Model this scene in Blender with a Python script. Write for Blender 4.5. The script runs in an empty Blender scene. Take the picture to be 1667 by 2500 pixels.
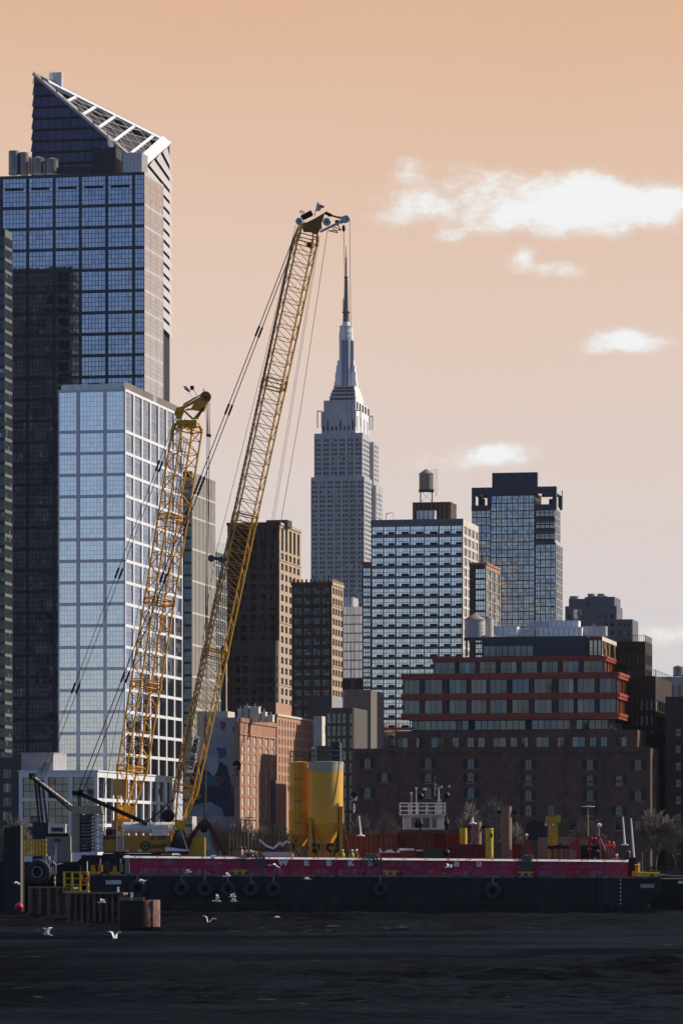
import bpy, math, random
from mathutils import Vector, Matrix
R = math.radians
random.seed(7)
SC = bpy.context.scene
COL = SC.collection
# ------------------------------------------------------------------ camera
F, CX, HY, H = 10000.0, 833.5, 2099.0, 5.0      # focal length and principal point in photo pixels, eye height in metres
cam = bpy.data.cameras.new('camera'); co = bpy.data.objects.new('camera', cam); COL.objects.link(co)
co.location = (0, 0, H); co.rotation_euler = (R(90), 0, 0)
cam.sensor_fit = 'HORIZONTAL'; cam.sensor_width = 36; cam.lens = 36 * F / 1667
cam.shift_y = (HY - 1250) / 1667
cam.clip_start = 1; cam.clip_end = 60000
SC.camera = co
# ------------------------------------------------------------------ light
SUN_EL, SUN_PHI = 35, 18                        # sun to the right and a little beyond the scene
sv = Vector((math.cos(R(SUN_EL)) * math.cos(R(SUN_PHI)), math.cos(R(SUN_EL)) * math.sin(R(SUN_PHI)), math.sin(R(SUN_EL))))
sl = bpy.data.lights.new('sun', 'SUN'); sl.energy = 4.9; sl.angle = R(0.5); sl.color = (1, .92, .82)
so = bpy.data.objects.new('sun', sl); COL.objects.link(so)
so.rotation_euler = (-sv).to_track_quat('-Z', 'Y').to_euler(); so.location = (300, 100, 300)
SC.view_settings.view_transform = 'Standard'; SC.view_settings.look = 'None'
SC.view_settings.exposure = 0.0; SC.view_settings.gamma = 1
# ------------------------------------------------------------------ sky
W = bpy.data.worlds.new('World'); SC.world = W; W.use_nodes = True
nt = W.node_tree; nt.nodes.clear(); N = nt.nodes.new; L = nt.links.new
def mth(op, a, b=None, c=None, clamp=False):
    n = N('ShaderNodeMath'); n.operation = op; n.use_clamp = clamp
    for i, q in enumerate((a, b, c)):
        if q is None: continue
        if isinstance(q, (int, float)): n.inputs[i].default_value = q
        else: L(q, n.inputs[i])
    return n.outputs[0]
def mixc(f, a, b):
    n = N('ShaderNodeMix'); n.data_type = 'RGBA'
    for i, q in ((0, f), (6, a), (7, b)):
        if isinstance(q, (int, float, tuple)): n.inputs[i].default_value = q
        else: L(q, n.inputs[i])
    return n.outputs[2]
tc = N('ShaderNodeTexCoord'); sx = N('ShaderNodeSeparateXYZ'); L(tc.outputs['Generated'], sx.inputs[0])
sky = N('ShaderNodeTexSky'); sky.sky_type = 'NISHITA'; sky.sun_disc = False
sky.sun_elevation = R(SUN_EL); sky.sun_rotation = R(90 - SUN_PHI); sky.air_density = 1.0; sky.dust_density = 0.2; sky.ozone_density = 2.5
nis = N('ShaderNodeVectorMath'); nis.operation = 'SCALE'; L(sky.outputs[0], nis.inputs[0]); nis.inputs['Scale'].default_value = 0.08
# warm eastern sky: colour by elevation
yy = mth('MAXIMUM', sx.outputs[1], 0.02)
aa = mth('DIVIDE', sx.outputs[0], yy); bb = mth('DIVIDE', sx.outputs[2], yy)
rmp = N('ShaderNodeValToRGB'); lf = N('ShaderNodeTexNoise'); lf.inputs['Scale'].default_value = 7; lf.inputs['Detail'].default_value = 3; L(tc.outputs['Generated'], lf.inputs['Vector'])
L(mth('ADD', mth('MULTIPLY', bb, 4.0), mth('MULTIPLY', mth('SUBTRACT', lf.outputs[0], .5), .16), clamp=True), rmp.inputs[0])
cr = rmp.color_ramp
stops = [(0.0, (.64, .63, .65)), (.22, (.69, .64, .645)), (.36, (.735, .63, .59)), (.52, (.775, .595, .495)), (.72, (.765, .525, .39)), (.86, (.74, .46, .295)), (1.0, (.715, .44, .275))]
cr.elements[0].position = 0; cr.elements[0].color = (*stops[0][1], 1)
cr.elements[1].position = 1; cr.elements[1].color = (*stops[-1][1], 1)
for p, c in stops[1:-1]:
    e = cr.elements.new(p); e.color = (*c, 1)
# soft clouds, in directions of the eastern sky
pxx = mth('MULTIPLY_ADD', aa, F, CX); pyy = mth('MULTIPLY_ADD', bb, -F, HY)
cv = N('ShaderNodeCombineXYZ'); L(mth('MULTIPLY', aa, 62), cv.inputs[0]); L(mth('MULTIPLY', bb, 95), cv.inputs[1])
nz = N('ShaderNodeTexNoise'); nz.inputs['Scale'].default_value = 1.9; nz.inputs['Detail'].default_value = 10; nz.inputs['Roughness'].default_value = .66
L(cv.outputs[0], nz.inputs['Vector'])
nl = N('ShaderNodeTexNoise'); nl.inputs['Scale'].default_value = .6; nl.inputs['Detail'].default_value = 3; L(cv.outputs[0], nl.inputs['Vector'])
blobs = [(1440, 508, 170, 70, 1.15), (1425, 452, 82, 60, 1.0), (1225, 530, 190, 44, .95), (1130, 452, 130, 62, .55), (1270, 440, 130, 58, .62), (1008, 492, 95, 58, .9), (990, 404, 40, 36, .75),
         (1590, 508, 150, 58, .95), (1625, 486, 60, 38, .7), (925, 540, 60, 26, .35), (1277, 636, 44, 36, .85), (1330, 652, 80, 26, .7), (1410, 668, 85, 18, .4),
         (1511, 826, 80, 34, .95), (1562, 839, 110, 26, .75), (1440, 850, 60, 20, .4), (1228, 1112, 92, 34, 1.35), (1195, 1100, 34, 20, .6), (1060, 1130, 120, 40, .42), (1610, 1550, 130, 40, 1.0), (1100, 582, 60, 24, .5), (1580, 992, 90, 26, .33), (740, 430, 90, 40, .26)]
acc = None
for (bx_, by_, rx, ry, s) in blobs:
    dx = mth('MULTIPLY', mth('SUBTRACT', pxx, bx_), 1 / rx); dy = mth('MULTIPLY', mth('SUBTRACT', pyy, by_), 1 / ry)
    d2 = mth('ADD', mth('MULTIPLY', dx, dx), mth('MULTIPLY', dy, dy))
    g = mth('MULTIPLY', mth('POWER', 2.718, mth('MULTIPLY', d2, -1.1)), s)
    acc = g if acc is None else mth('ADD', acc, g)
nsum = mth('ADD', mth('MULTIPLY', nz.outputs[0], 1.7), mth('MULTIPLY', nl.outputs[0], .7))
den = mth('ADD', mth('MULTIPLY', acc, .95), mth('MULTIPLY', mth('SUBTRACT', nsum, 1.2), mth('MULTIPLY', mth('MINIMUM', mth('ADD', acc, .12), .75), 1.9)))
mr = N('ShaderNodeMapRange'); mr.interpolation_type = 'SMOOTHSTEP'; L(den, mr.inputs[0]); mr.inputs[1].default_value = .2; mr.inputs[2].default_value = 1.3
ms = N('ShaderNodeMapRange'); ms.interpolation_type = 'SMOOTHSTEP'; L(den, ms.inputs[0]); ms.inputs[1].default_value = .4; ms.inputs[2].default_value = 1.4
warm = mixc(mr.outputs[0], rmp.outputs[0], mixc(ms.outputs[0], (.83, .775, .72, 1), (.90, .92, .91, 1)))
mf = N('ShaderNodeMapRange'); mf.interpolation_type = 'SMOOTHSTEP'; L(sx.outputs[1], mf.inputs[0]); mf.inputs[1].default_value = .15; mf.inputs[2].default_value = .75
tint = N('ShaderNodeVectorMath'); tint.operation = 'MULTIPLY'; L(nis.outputs[0], tint.inputs[0]); tint.inputs[1].default_value = (.88, .92, 1.17)
bg = N('ShaderNodeBackground'); L(mixc(mf.outputs[0], tint.outputs[0], warm), bg.inputs[0])
wo = N('ShaderNodeOutputWorld'); L(bg.outputs[0], wo.inputs[0])
# ------------------------------------------------------------------ materials
MATS = {}
def mat(name, c, rough=.7, metal=0.0, var=.18, sc=.6, c2=None, spots=.0, streak=0.0, sc_streak=1.0, bump=0.0, spec=.4, brick=None, wave=None):
    """procedural surface: broad tone variation, optional second colour in patches, optional vertical weathering, bump"""
    if name in MATS: return MATS[name]
    m = bpy.data.materials.new(name); m.use_nodes = True; t = m.node_tree; p = t.nodes['Principled BSDF']
    nn = t.nodes.new; ll = t.links.new
    tcc = nn('ShaderNodeTexCoord')
    n1 = nn('ShaderNodeTexNoise'); n1.inputs['Scale'].default_value = sc; n1.inputs['Detail'].default_value = 6; n1.inputs['Roughness'].default_value = .65
    ll(tcc.outputs['Object'], n1.inputs['Vector'])
    r = nn('ShaderNodeValToRGB'); ll(n1.outputs[0], r.inputs[0])
    r.color_ramp.elements[0].position = .3; r.color_ramp.elements[1].position = .7
    r.color_ramp.elements[0].color = (*[max(0, q * (1 - var)) for q in c], 1); r.color_ramp.elements[1].color = (*[min(1, q * (1 + var)) for q in c], 1)
    out = r.outputs[0]
    def mx(f, a, b):
        q = nn('ShaderNodeMix'); q.data_type = 'RGBA'
        if isinstance(f, float): q.inputs[0].default_value = f
        else: ll(f, q.inputs[0])
        ll(a, q.inputs[6])
        if isinstance(b, tuple): q.inputs[7].default_value = (*b, 1)
        else: ll(b, q.inputs[7])
        return q.outputs[2]
    if c2 and spots > 0:
        n2 = nn('ShaderNodeTexNoise'); n2.inputs['Scale'].default_value = sc * 2.3; n2.inputs['Detail'].default_value = 8; n2.inputs['Roughness'].default_value = .7
        ll(tcc.outputs['Object'], n2.inputs['Vector'])
        q = nn('ShaderNodeMapRange'); ll(n2.outputs[0], q.inputs[0]); q.inputs[1].default_value = .62 - .3 * spots; q.inputs[2].default_value = .72 - .2 * spots
        out = mx(q.outputs[0], out, c2)
    if streak > 0:
        mp = nn('ShaderNodeMapping'); ll(tcc.outputs['Object'], mp.inputs[0]); mp.inputs['Scale'].default_value = (sc_streak, sc_streak, sc_streak * .06)
        n3 = nn('ShaderNodeTexNoise'); n3.inputs['Scale'].default_value = 1.6; n3.inputs['Detail'].default_value = 5; ll(mp.outputs[0], n3.inputs['Vector'])
        q = nn('ShaderNodeMapRange'); ll(n3.outputs[0], q.inputs[0]); q.inputs[1].default_value = .42; q.inputs[2].default_value = .72; q.inputs[4].default_value = streak
        out = mx(q.outputs[0], out, tuple(q_ * .35 for q_ in (c2 or c)) if not c2 else c2)
    ll(out, p.inputs['Base Color'])
    p.inputs['Roughness'].default_value = rough; p.inputs['Metallic'].default_value = metal; p.inputs['Specular IOR Level'].default_value = spec
    if bump > 0:
        b = nn('ShaderNodeBump'); b.inputs['Strength'].default_value = bump; b.inputs['Distance'].default_value = .05
        if wave:
            w = nn('ShaderNodeTexWave'); w.bands_direction = wave[0]; w.inputs['Scale'].default_value = wave[1]; ll(tcc.outputs['Object'], w.inputs['Vector']); ll(w.outputs[1], b.inputs['Height'])
        else: ll(n1.outputs[0], b.inputs['Height'])
        ll(b.outputs[0], p.inputs['Normal'])
    MATS[name] = m; return m
def glass(name, tint, dark=(.02, .025, .03), refl=.75, rough=.04, pale=(.5, .52, .52), npale=.1, wob=.35, wsc=.12, tilt=.008, ndark=.2, vary=.12, dk=.08):
    """window glass: every lite leans a hair differently and has its own depth of tone; a few have blinds"""
    if name in MATS: return MATS[name]
    m = bpy.data.materials.new(name); m.use_nodes = True; t = m.node_tree; nn = t.nodes.new; ll = t.links.new
    p = t.nodes['Principled BSDF']
    ge = nn('ShaderNodeNewGeometry'); oi = nn('ShaderNodeObjectInfo')
    ad = nn('ShaderNodeMath'); ad.operation = 'ADD'; ll(ge.outputs['Random Per Island'], ad.inputs[0]); ll(oi.outputs['Random'], ad.inputs[1])
    fr = nn('ShaderNodeMath'); fr.operation = 'FRACT'; ll(ad.outputs[0], fr.inputs[0])
    r = nn('ShaderNodeValToRGB'); ll(fr.outputs[0], r.inputs[0]); cr = r.color_ramp
    cr.elements[0].position = 0; cr.elements[0].color = (*[q * (1 - vary) for q in tint], 1)
    cr.elements[1].position = 1; cr.elements[1].color = (*[min(1, q * (1 + vary * .4)) for q in tint], 1)
    w1 = nn('ShaderNodeTexWhiteNoise'); w1.noise_dimensions = '1D'; ll(fr.outputs[0], w1.inputs['W'])
    tcc = nn('ShaderNodeTexCoord')
    n1 = nn('ShaderNodeTexNoise'); n1.inputs['Scale'].default_value = wsc; n1.inputs['Detail'].default_value = 2
    ll(ge.outputs['Position'], n1.inputs['Vector'])
    b = nn('ShaderNodeBump'); b.inputs['Strength'].default_value = wob; b.inputs['Distance'].default_value = .12; ll(n1.outputs[0], b.inputs['Height'])
    sb = nn('ShaderNodeVectorMath'); sb.operation = 'SUBTRACT'; ll(w1.outputs['Color'], sb.inputs[0]); sb.inputs[1].default_value = (.5, .5, .5)
    s2 = nn('ShaderNodeVectorMath'); s2.operation = 'SCALE'; ll(sb.outputs[0], s2.inputs[0]); s2.inputs['Scale'].default_value = tilt
    va = nn('ShaderNodeVectorMath'); va.operation = 'ADD'; ll(b.outputs[0], va.inputs[0]); ll(s2.outputs[0], va.inputs[1])
    vn = nn('ShaderNodeVectorMath'); vn.operation = 'NORMALIZE'; ll(va.outputs[0], vn.inputs[0])
    # coated reflecting pane over a dark room
    d = nn('ShaderNodeBsdfDiffuse'); 
    k = nn('ShaderNodeMix'); k.data_type = 'RGBA'
    g_ = nn('ShaderNodeMath'); g_.operation = 'LESS_THAN'; ll(w1.outputs['Value'], g_.inputs[0]); g_.inputs[1].default_value = npale
    ll(g_.outputs[0], k.inputs[0]); k.inputs[6].default_value = (*dark, 1); k.inputs[7].default_value = (*pale, 1); ll(k.outputs[2], d.inputs[0])
    gl = nn('ShaderNodeBsdfGlossy'); gl.inputs['Roughness'].default_value = rough; ll(r.outputs[0], gl.inputs[0]); ll(vn.outputs[0], gl.inputs['Normal'])
    lw = nn('ShaderNodeFresnel'); lw.inputs['IOR'].default_value = 1.55
    fm = nn('ShaderNodeMath'); fm.operation = 'MULTIPLY_ADD'; ll(lw.outputs[0], fm.inputs[0]); fm.inputs[1].default_value = 1 - refl; fm.inputs[2].default_value = refl
    # panes of a darker batch reflect less
    g2 = nn('ShaderNodeMath'); g2.operation = 'LESS_THAN'; ll(fr.outputs[0], g2.inputs[0]); g2.inputs[1].default_value = ndark
    g3 = nn('ShaderNodeMath'); g3.operation = 'MULTIPLY_ADD'; ll(g2.outputs[0], g3.inputs[0]); g3.inputs[1].default_value = -dk; g3.inputs[2].default_value = 1
    g4 = nn('ShaderNodeMath'); g4.operation = 'MULTIPLY'; g4.use_clamp = True; ll(fm.outputs[0], g4.inputs[0]); ll(g3.outputs[0], g4.inputs[1])
    mx = nn('ShaderNodeMixShader'); ll(g4.outputs[0], mx.inputs[0]); ll(d.outputs[0], mx.inputs[1]); ll(gl.outputs[0], mx.inputs[2])
    ll(mx.outputs[0], t.nodes['Material Output'].inputs[0]); t.nodes.remove(p)
    MATS[name] = m; return m
# ------------------------------------------------------------------ mesh helpers
def V(*a): return Vector(a[0]) if len(a) == 1 else Vector(a)
class MB:
    """collects faces and links them as ONE mesh object"""
    def __init__(s): s.v = []; s.f = []; s.m = []; s.ms = []; s.sm = []
    def mi(s, m):
        if m not in s.ms: s.ms.append(m)
        return s.ms.index(m)
    def face(s, pts, m, smooth=False):
        n = len(s.v); s.v += [tuple(p) for p in pts]; s.f.append(tuple(range(n, n + len(pts)))); s.m.append(s.mi(m)); s.sm.append(smooth)
    def raw(s, vs, fs, m, smooth=False):
        n = len(s.v); s.v += [tuple(p) for p in vs]; k = s.mi(m)
        for f in fs: s.f.append(tuple(i + n for i in f)); s.m.append(k); s.sm.append(smooth)
    def box(s, x0, x1, y0, y1, z0, z1, m):
        if x0 > x1: x0, x1 = x1, x0
        if y0 > y1: y0, y1 = y1, y0
        if z0 > z1: z0, z1 = z1, z0
        s.raw([(x0, y0, z0), (x1, y0, z0), (x1, y1, z0), (x0, y1, z0), (x0, y0, z1), (x1, y0, z1), (x1, y1, z1), (x0, y1, z1)],
              [(0, 3, 2, 1), (4, 5, 6, 7), (0, 1, 5, 4), (1, 2, 6, 5), (2, 3, 7, 6), (3, 0, 4, 7)], m)
    def bar(s, p, q, w, h, m, up=(0, 1, 0)):
        """rectangular beam from p to q; h is measured near the up direction"""
        p = V(p); q = V(q); a = (q - p).normalized(); u = V(up); u = u - a * u.dot(a)
        if u.length < 1e-4: u = V(1, 0, 0) - a * a.x
        u.normalize(); t = a.cross(u)
        c = [t * (w / 2 * i) + u * (h / 2 * j) for i, j in ((-1, -1), (1, -1), (1, 1), (-1, 1))]
        s.raw([p + d for d in c] + [q + d for d in c], [(3, 2, 1, 0), (4, 5, 6, 7), (0, 1, 5, 4), (1, 2, 6, 5), (2, 3, 7, 6), (3, 0, 4, 7)], m)
    def tube(s, p, q, r0, r1, n, m, smooth=True):
        p = V(p); q = V(q); a = q - p
        if a.length < 1e-6: return
        a.normalize(); u = a.orthogonal().normalized(); t = a.cross(u); vs = []
        for c, r in ((p, r0), (q, r1)):
            vs += [c + u * (r * math.cos(6.28318 * i / n)) + t * (r * math.sin(6.28318 * i / n)) for i in range(n)]
        s.raw(vs, [(i, (i + 1) % n, n + (i + 1) % n, n + i) for i in range(n)], m, smooth)
        s.raw([vs[i] for i in range(n)][::-1], [tuple(range(n))], m); s.raw(vs[n:], [tuple(range(n))], m)
    def path(s, pts, r, n, m):
        for a, b in zip(pts, pts[1:]): s.tube(a, b, r, r, n, m)
    def lathe(s, c, prof, n, m, ax=(0, 0, 1), smooth=True):
        c = V(c); a = V(ax).normalized(); u = a.orthogonal().normalized(); t = a.cross(u); vs = []
        for r, z in prof:
            vs += [c + a * z + u * (r * math.cos(6.28318 * i / n)) + t * (r * math.sin(6.28318 * i / n)) for i in range(n)]
        fs = []
        for k in range(len(prof) - 1):
            fs += [(k * n + i, k * n + (i + 1) % n, (k + 1) * n + (i + 1) % n, (k + 1) * n + i) for i in range(n)]
        s.raw(vs, fs, m, smooth)
        if prof[0][0] > 1e-4: s.raw(vs[:n][::-1], [tuple(range(n))], m)
        if prof[-1][0] > 1e-4: s.raw(vs[-n:], [tuple(range(n))], m)
    def torus(s, c, R0, r, m, ax=(0, 1, 0), n=22, k=8):
        pr = [(R0 + r * math.cos(6.28318 * i / k), r * math.sin(6.28318 * i / k)) for i in range(k + 1)]
        c = V(c); a = V(ax).normalized(); u = a.orthogonal().normalized(); t = a.cross(u); vs = []; fs = []
        for j in range(n):
            e = u * math.cos(6.28318 * j / n) + t * math.sin(6.28318 * j / n)
            vs += [c + e * q[0] + a * q[1] for q in pr[:k]]
        for j in range(n):
            for i in range(k):
                fs.append((j * k + i, j * k + (i + 1) % k, ((j + 1) % n) * k + (i + 1) % k, ((j + 1) % n) * k + i))
        s.raw(vs, fs, m, True)
    def prism(s, pts, off, m):
        """extrude a flat polygon by the vector off"""
        n = len(pts); a = [V(p) for p in pts]; b = [p + V(off) for p in a]
        s.raw(a + b, [tuple(range(n))[::-1], tuple(range(n, 2 * n))] + [(i, (i + 1) % n, n + (i + 1) % n, n + i) for i in range(n)], m)
    def xf(s, M):
        s.v = [tuple(M @ V(p)) for p in s.v]; return s
    def mesh(s, name, rel=(0, 0, 0)):
        me = bpy.data.meshes.new(name); r = V(rel)
        me.from_pydata([tuple(V(p) - r) for p in s.v], [], s.f)
        for m in s.ms: me.materials.append(m)
        me.polygons.foreach_set('material_index', s.m); me.polygons.foreach_set('use_smooth', s.sm)
        if any(s.sm):
            import bmesh
            b = bmesh.new(); b.from_mesh(me); bmesh.ops.remove_doubles(b, verts=b.verts, dist=.0005); bmesh.ops.recalc_face_normals(b, faces=b.faces); b.to_mesh(me); b.free()
            me.set_sharp_from_angle(angle=R(40))
        me.update(); return me
    def build(s, name, parent=None, rel=None, **kw):
        """world-space faces -> object. With a parent Empty at a place, pass local coordinates; rel shifts the origin"""
        o = bpy.data.objects.new(name, s.mesh(name, rel or (0, 0, 0))); COL.objects.link(o)
        if rel: o.location = rel
        if parent: o.parent = parent
        for k, q in kw.items(): o[k] = q
        return o
def thing(name, label, cat, loc=(0, 0, 0), rz=0, group=None):
    o = bpy.data.objects.new(name, None); COL.objects.link(o); o.location = loc; o.rotation_euler = (0, 0, rz); o.empty_display_size = .5
    o['label'] = label; o['category'] = cat
    if group: o['group'] = group
    return o
def tag(o, label, cat, group=None):
    o['label'] = label; o['category'] = cat
    if group: o['group'] = group
    return o
def child(root, name, mb, **kw):
    """world-space faces become a part of the thing: shifted to the thing's own origin"""
    M = Matrix.LocRotScale(root.location, root.rotation_euler, None).inverted()
    return mb.xf(M).build(name, root, **kw)
def sub(part, name, mb, root, **kw):
    M = Matrix.LocRotScale(root.location, root.rotation_euler, None).inverted()
    return mb.xf(M).build(name, part, **kw)
def dup(o, loc=None, rz=None, label=None, scale=None):
    c = o.copy(); COL.objects.link(c)
    if loc is not None: c.location = loc
    if rz is not None: c.rotation_euler = (0, 0, rz)
    if scale is not None: c.scale = (scale,) * 3 if isinstance(scale, (int, float)) else scale
    if label: c['label'] = label
    for ch in list(o.children):
        d = ch.copy(); COL.objects.link(d); d.parent = c
        for g in list(ch.children):
            e = g.copy(); COL.objects.link(e); e.parent = d
    return c
def P(px, py, Y): return V((px - CX) / F * Y, Y, H + (HY - py) / F * Y)
def text_mb(s, size, m, ext=.015, align='CENTER', bold=0.0, spacing=1.0):
    cu = bpy.data.curves.new('lettering', 'FONT'); cu.body = s; cu.size = size; cu.extrude = ext; cu.align_x = align; cu.align_y = 'CENTER'; cu.offset = bold; cu.space_character = spacing; cu.resolution_u = 3
    o = bpy.data.objects.new('lettering', cu); COL.objects.link(o)
    me = bpy.data.meshes.new_from_object(o.evaluated_get(bpy.context.evaluated_depsgraph_get()))
    mb = MB(); mb.raw([v.co for v in me.vertices], [tuple(p.vertices) for p in me.polygons], m)
    bpy.data.objects.remove(o); bpy.data.curves.remove(cu); bpy.data.meshes.remove(me)
    return mb
RX90 = Matrix.Rotation(R(90), 4, 'X')
def text_at(s, size, m, c, roll=0, **kw):
    """lettering that stands upright in the x-z plane at c, read from -Y; roll turns it in that plane"""
    return text_mb(s, size, m, **kw).xf(Matrix.Translation(V(c)) @ Matrix.Rotation(-roll, 4, 'Y') @ RX90)
# ------------------------------------------------------------------ palette
GLB = glass('blue tower glass', (.54, .56, .64), refl=.72, npale=.02)
GLS = glass('silver tower glass', (.90, .86, .86), refl=.84, npale=.01, wob=.2, vary=.05, dk=.03)
GLPR = glass('pale tower side glass', (.88, .93, .99), refl=.9, npale=.02, wob=.2, vary=.05, dk=.04)
GLSR = glass('silver tower side glass', (.60, .70, .82), refl=.8, npale=.02, wob=.3)
GLE = glass('green edge glass', (.16, .21, .21), dark=(.01, .014, .016), refl=.3, npale=.04)
GLD = glass('dark wavy glass', (.62, .62, .66), dark=(.012, .014, .02), refl=.6, npale=.02, wob=1.5, wsc=.16, tilt=.018, ndark=.4, dk=.15, vary=.18)
GLW = glass('apartment glass', (.90, .86, .86), dark=(.03, .035, .045), refl=.8, npale=.15, vary=.15)
GLR = glass('room glass', (.32, .36, .40), dark=(.02, .02, .022), refl=.26, npale=.10, pale=(.25, .25, .24), tilt=.05)
GLK = glass('warehouse glass', (.40, .42, .45), dark=(.018, .018, .02), refl=.26, npale=.0, tilt=.02)
GLWH = glass('old warehouse glass', (.34, .37, .42), dark=(.016, .017, .02), refl=.15, npale=.0, tilt=.02)
GLT = glass('stone tower glass', (.18, .2, .26), dark=(.012, .013, .018), refl=.14, npale=.10, pale=(.42, .42, .45))
GLC = glass('pale city glass', (.55, .60, .56), dark=(.05, .055, .05), refl=.5, npale=.1)
GLL = glass('light blue glass', (.78, .82, .92), dark=(.05, .06, .08), refl=.75, npale=.05, wob=.5)
NAVY = mat('navy cladding', (.04, .052, .078), .45, .2, .15)
ALU = mat('pale aluminium cladding', (.56, .55, .55), .45, .3, .08)
WHT = mat('white facade panel', (.74, .73, .72), .6, 0, .06, .3)
WHS = mat('white painted steel', (.8, .79, .77), .5, 0, .08, .5)
GRY = mat('grey concrete', (.30, .29, .28), .85, 0, .18, .4, streak=.3, bump=.1)
DGR = mat('charcoal panel', (.045, .048, .055), .6, .1, .2)
BLK = mat('black metal', (.012, .012, .013), .5, .3, .3)
CORE = mat('dark interior', (.02, .021, .024), .9)
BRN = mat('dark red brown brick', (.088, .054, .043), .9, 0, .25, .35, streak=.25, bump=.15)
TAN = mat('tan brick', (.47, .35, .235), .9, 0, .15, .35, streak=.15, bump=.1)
BRK = mat('old warehouse brick', (.155, .080, .060), .92, 0, .35, .22, c2=(.095, .055, .046), spots=.7, streak=.4, sc_streak=.5, bump=.2)
PNK = mat('pink brick', (.43, .24, .15), .9, 0, .14, .4, bump=.1)
ORB = mat('orange brick', (.37, .19, .115), .9, 0, .16, .4, bump=.1)
CRM = mat('cream render', (.62, .56, .46), .8, 0, .1, .4)
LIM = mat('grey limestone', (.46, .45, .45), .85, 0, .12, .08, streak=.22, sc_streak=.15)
RST = mat('red oxide steel', (.30, .055, .028), .55, 0, .2, .7, streak=.15)
STL = mat('galvanised steel', (.42, .42, .43), .42, .7, .15, 1.0)
WOOD = mat('weathered tank wood', (.30, .25, .20), .85, 0, .2, .8, streak=.35)
# ------------------------------------------------------------------ setting
def sheet(name, x0, x1, y0, y1, z, m, kind='structure'):
    mb = MB(); mb.face([(x0, y0, z), (x1, y0, z), (x1, y1, z), (x0, y1, z)], m)
    return mb.build(name, kind=kind)
def water_mat():
    m = bpy.data.materials.new('dark river water'); m.use_nodes = True; t = m.node_tree; p = t.nodes['Principled BSDF']; nn = t.nodes.new; ll = t.links.new
    ge = nn('ShaderNodeNewGeometry'); prev = None
    for sc, st, dist, mp_ in ((.9, 1, .30, (.8, 1, 1)), (2.6, 1, .12, (.8, 1, 1)), (7, 1, .04, (.8, 1, 1))):
        mp = nn('ShaderNodeMapping'); mp.inputs['Scale'].default_value = mp_; mp.inputs['Rotation'].default_value = (0, 0, .25); ll(ge.outputs['Position'], mp.inputs[0])
        n = nn('ShaderNodeTexNoise'); n.inputs['Scale'].default_value = sc; n.inputs['Detail'].default_value = 4; n.inputs['Roughness'].default_value = .55; ll(mp.outputs[0], n.inputs['Vector'])
        b = nn('ShaderNodeBump'); b.inputs['Strength'].default_value = st; b.inputs['Distance'].default_value = dist; ll(n.outputs[0], b.inputs['Height'])
        if prev: ll(prev.outputs[0], b.inputs['Normal'])
        prev = b
    t.nodes.remove(p); d = nn('ShaderNodeBsdfDiffuse'); d.inputs[0].default_value = (.003, .004, .006, 1)
    g = nn('ShaderNodeBsdfGlossy'); g.inputs[0].default_value = (.046, .078, .135, 1); g.inputs['Roughness'].default_value = .1; ll(prev.outputs[0], g.inputs['Normal'])
    w1 = nn('ShaderNodeMapping'); w1.inputs['Scale'].default_value = (.35, .6, 1); ll(ge.outputs['Position'], w1.inputs[0])
    w2 = nn('ShaderNodeTexNoise'); w2.inputs['Scale'].default_value = .09; w2.inputs['Detail'].default_value = 5; w2.inputs['Roughness'].default_value = .6; ll(w1.outputs[0], w2.inputs['Vector'])
    w3 = nn('ShaderNodeMapRange'); ll(w2.outputs[0], w3.inputs[0]); w3.inputs[1].default_value = .4; w3.inputs[2].default_value = .62; w3.inputs[3].default_value = .03; w3.inputs[4].default_value = .4; ll(w3.outputs[0], g.inputs['Roughness'])
    fr = nn('ShaderNodeFresnel'); fr.inputs[0].default_value = 1.33; ll(prev.outputs[0], fr.inputs['Normal'])
    x = nn('ShaderNodeMixShader'); ll(fr.outputs[0], x.inputs[0]); ll(d.outputs[0], x.inputs[1]); ll(g.outputs[0], x.inputs[2]); 
    # flecks of foam in thin lines, also painted in as water glints
    mp = nn('ShaderNodeMapping'); mp.inputs['Scale'].default_value = (.55, .9, 1); ll(ge.outputs['Position'], mp.inputs[0])
    f1 = nn('ShaderNodeTexNoise'); f1.inputs['Scale'].default_value = 1.1; f1.inputs['Detail'].default_value = 6; f1.inputs['Roughness'].default_value = .7; ll(mp.outputs[0], f1.inputs['Vector'])
    f2 = nn('ShaderNodeTexNoise'); f2.inputs['Scale'].default_value = .035; f2.inputs['Detail'].default_value = 2; ll(mp.outputs[0], f2.inputs['Vector'])
    fa = nn('ShaderNodeMath'); fa.operation = 'MULTIPLY_ADD'; ll(f2.outputs[0], fa.inputs[0]); fa.inputs[1].default_value = .55; ll(f1.outputs[0], fa.inputs[2])
    fm = nn('ShaderNodeMapRange'); ll(fa.outputs[0], fm.inputs[0]); fm.inputs[1].default_value = .96; fm.inputs[2].default_value = 1.08; fm.inputs[4].default_value = .5
    fd = nn('ShaderNodeBsdfDiffuse'); fd.inputs[0].default_value = (.32, .34, .36, 1); x2 = nn('ShaderNodeMixShader'); ll(fm.outputs[0], x2.inputs[0]); ll(x.outputs[0], x2.inputs[1]); ll(fd.outputs[0], x2.inputs[2])
    ll(x2.outputs[0], t.nodes['Material Output'].inputs[0]); return m
WM = water_mat()
sheet('river_water', -4000, 4000, -6000, 900, -.55, WM)
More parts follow.
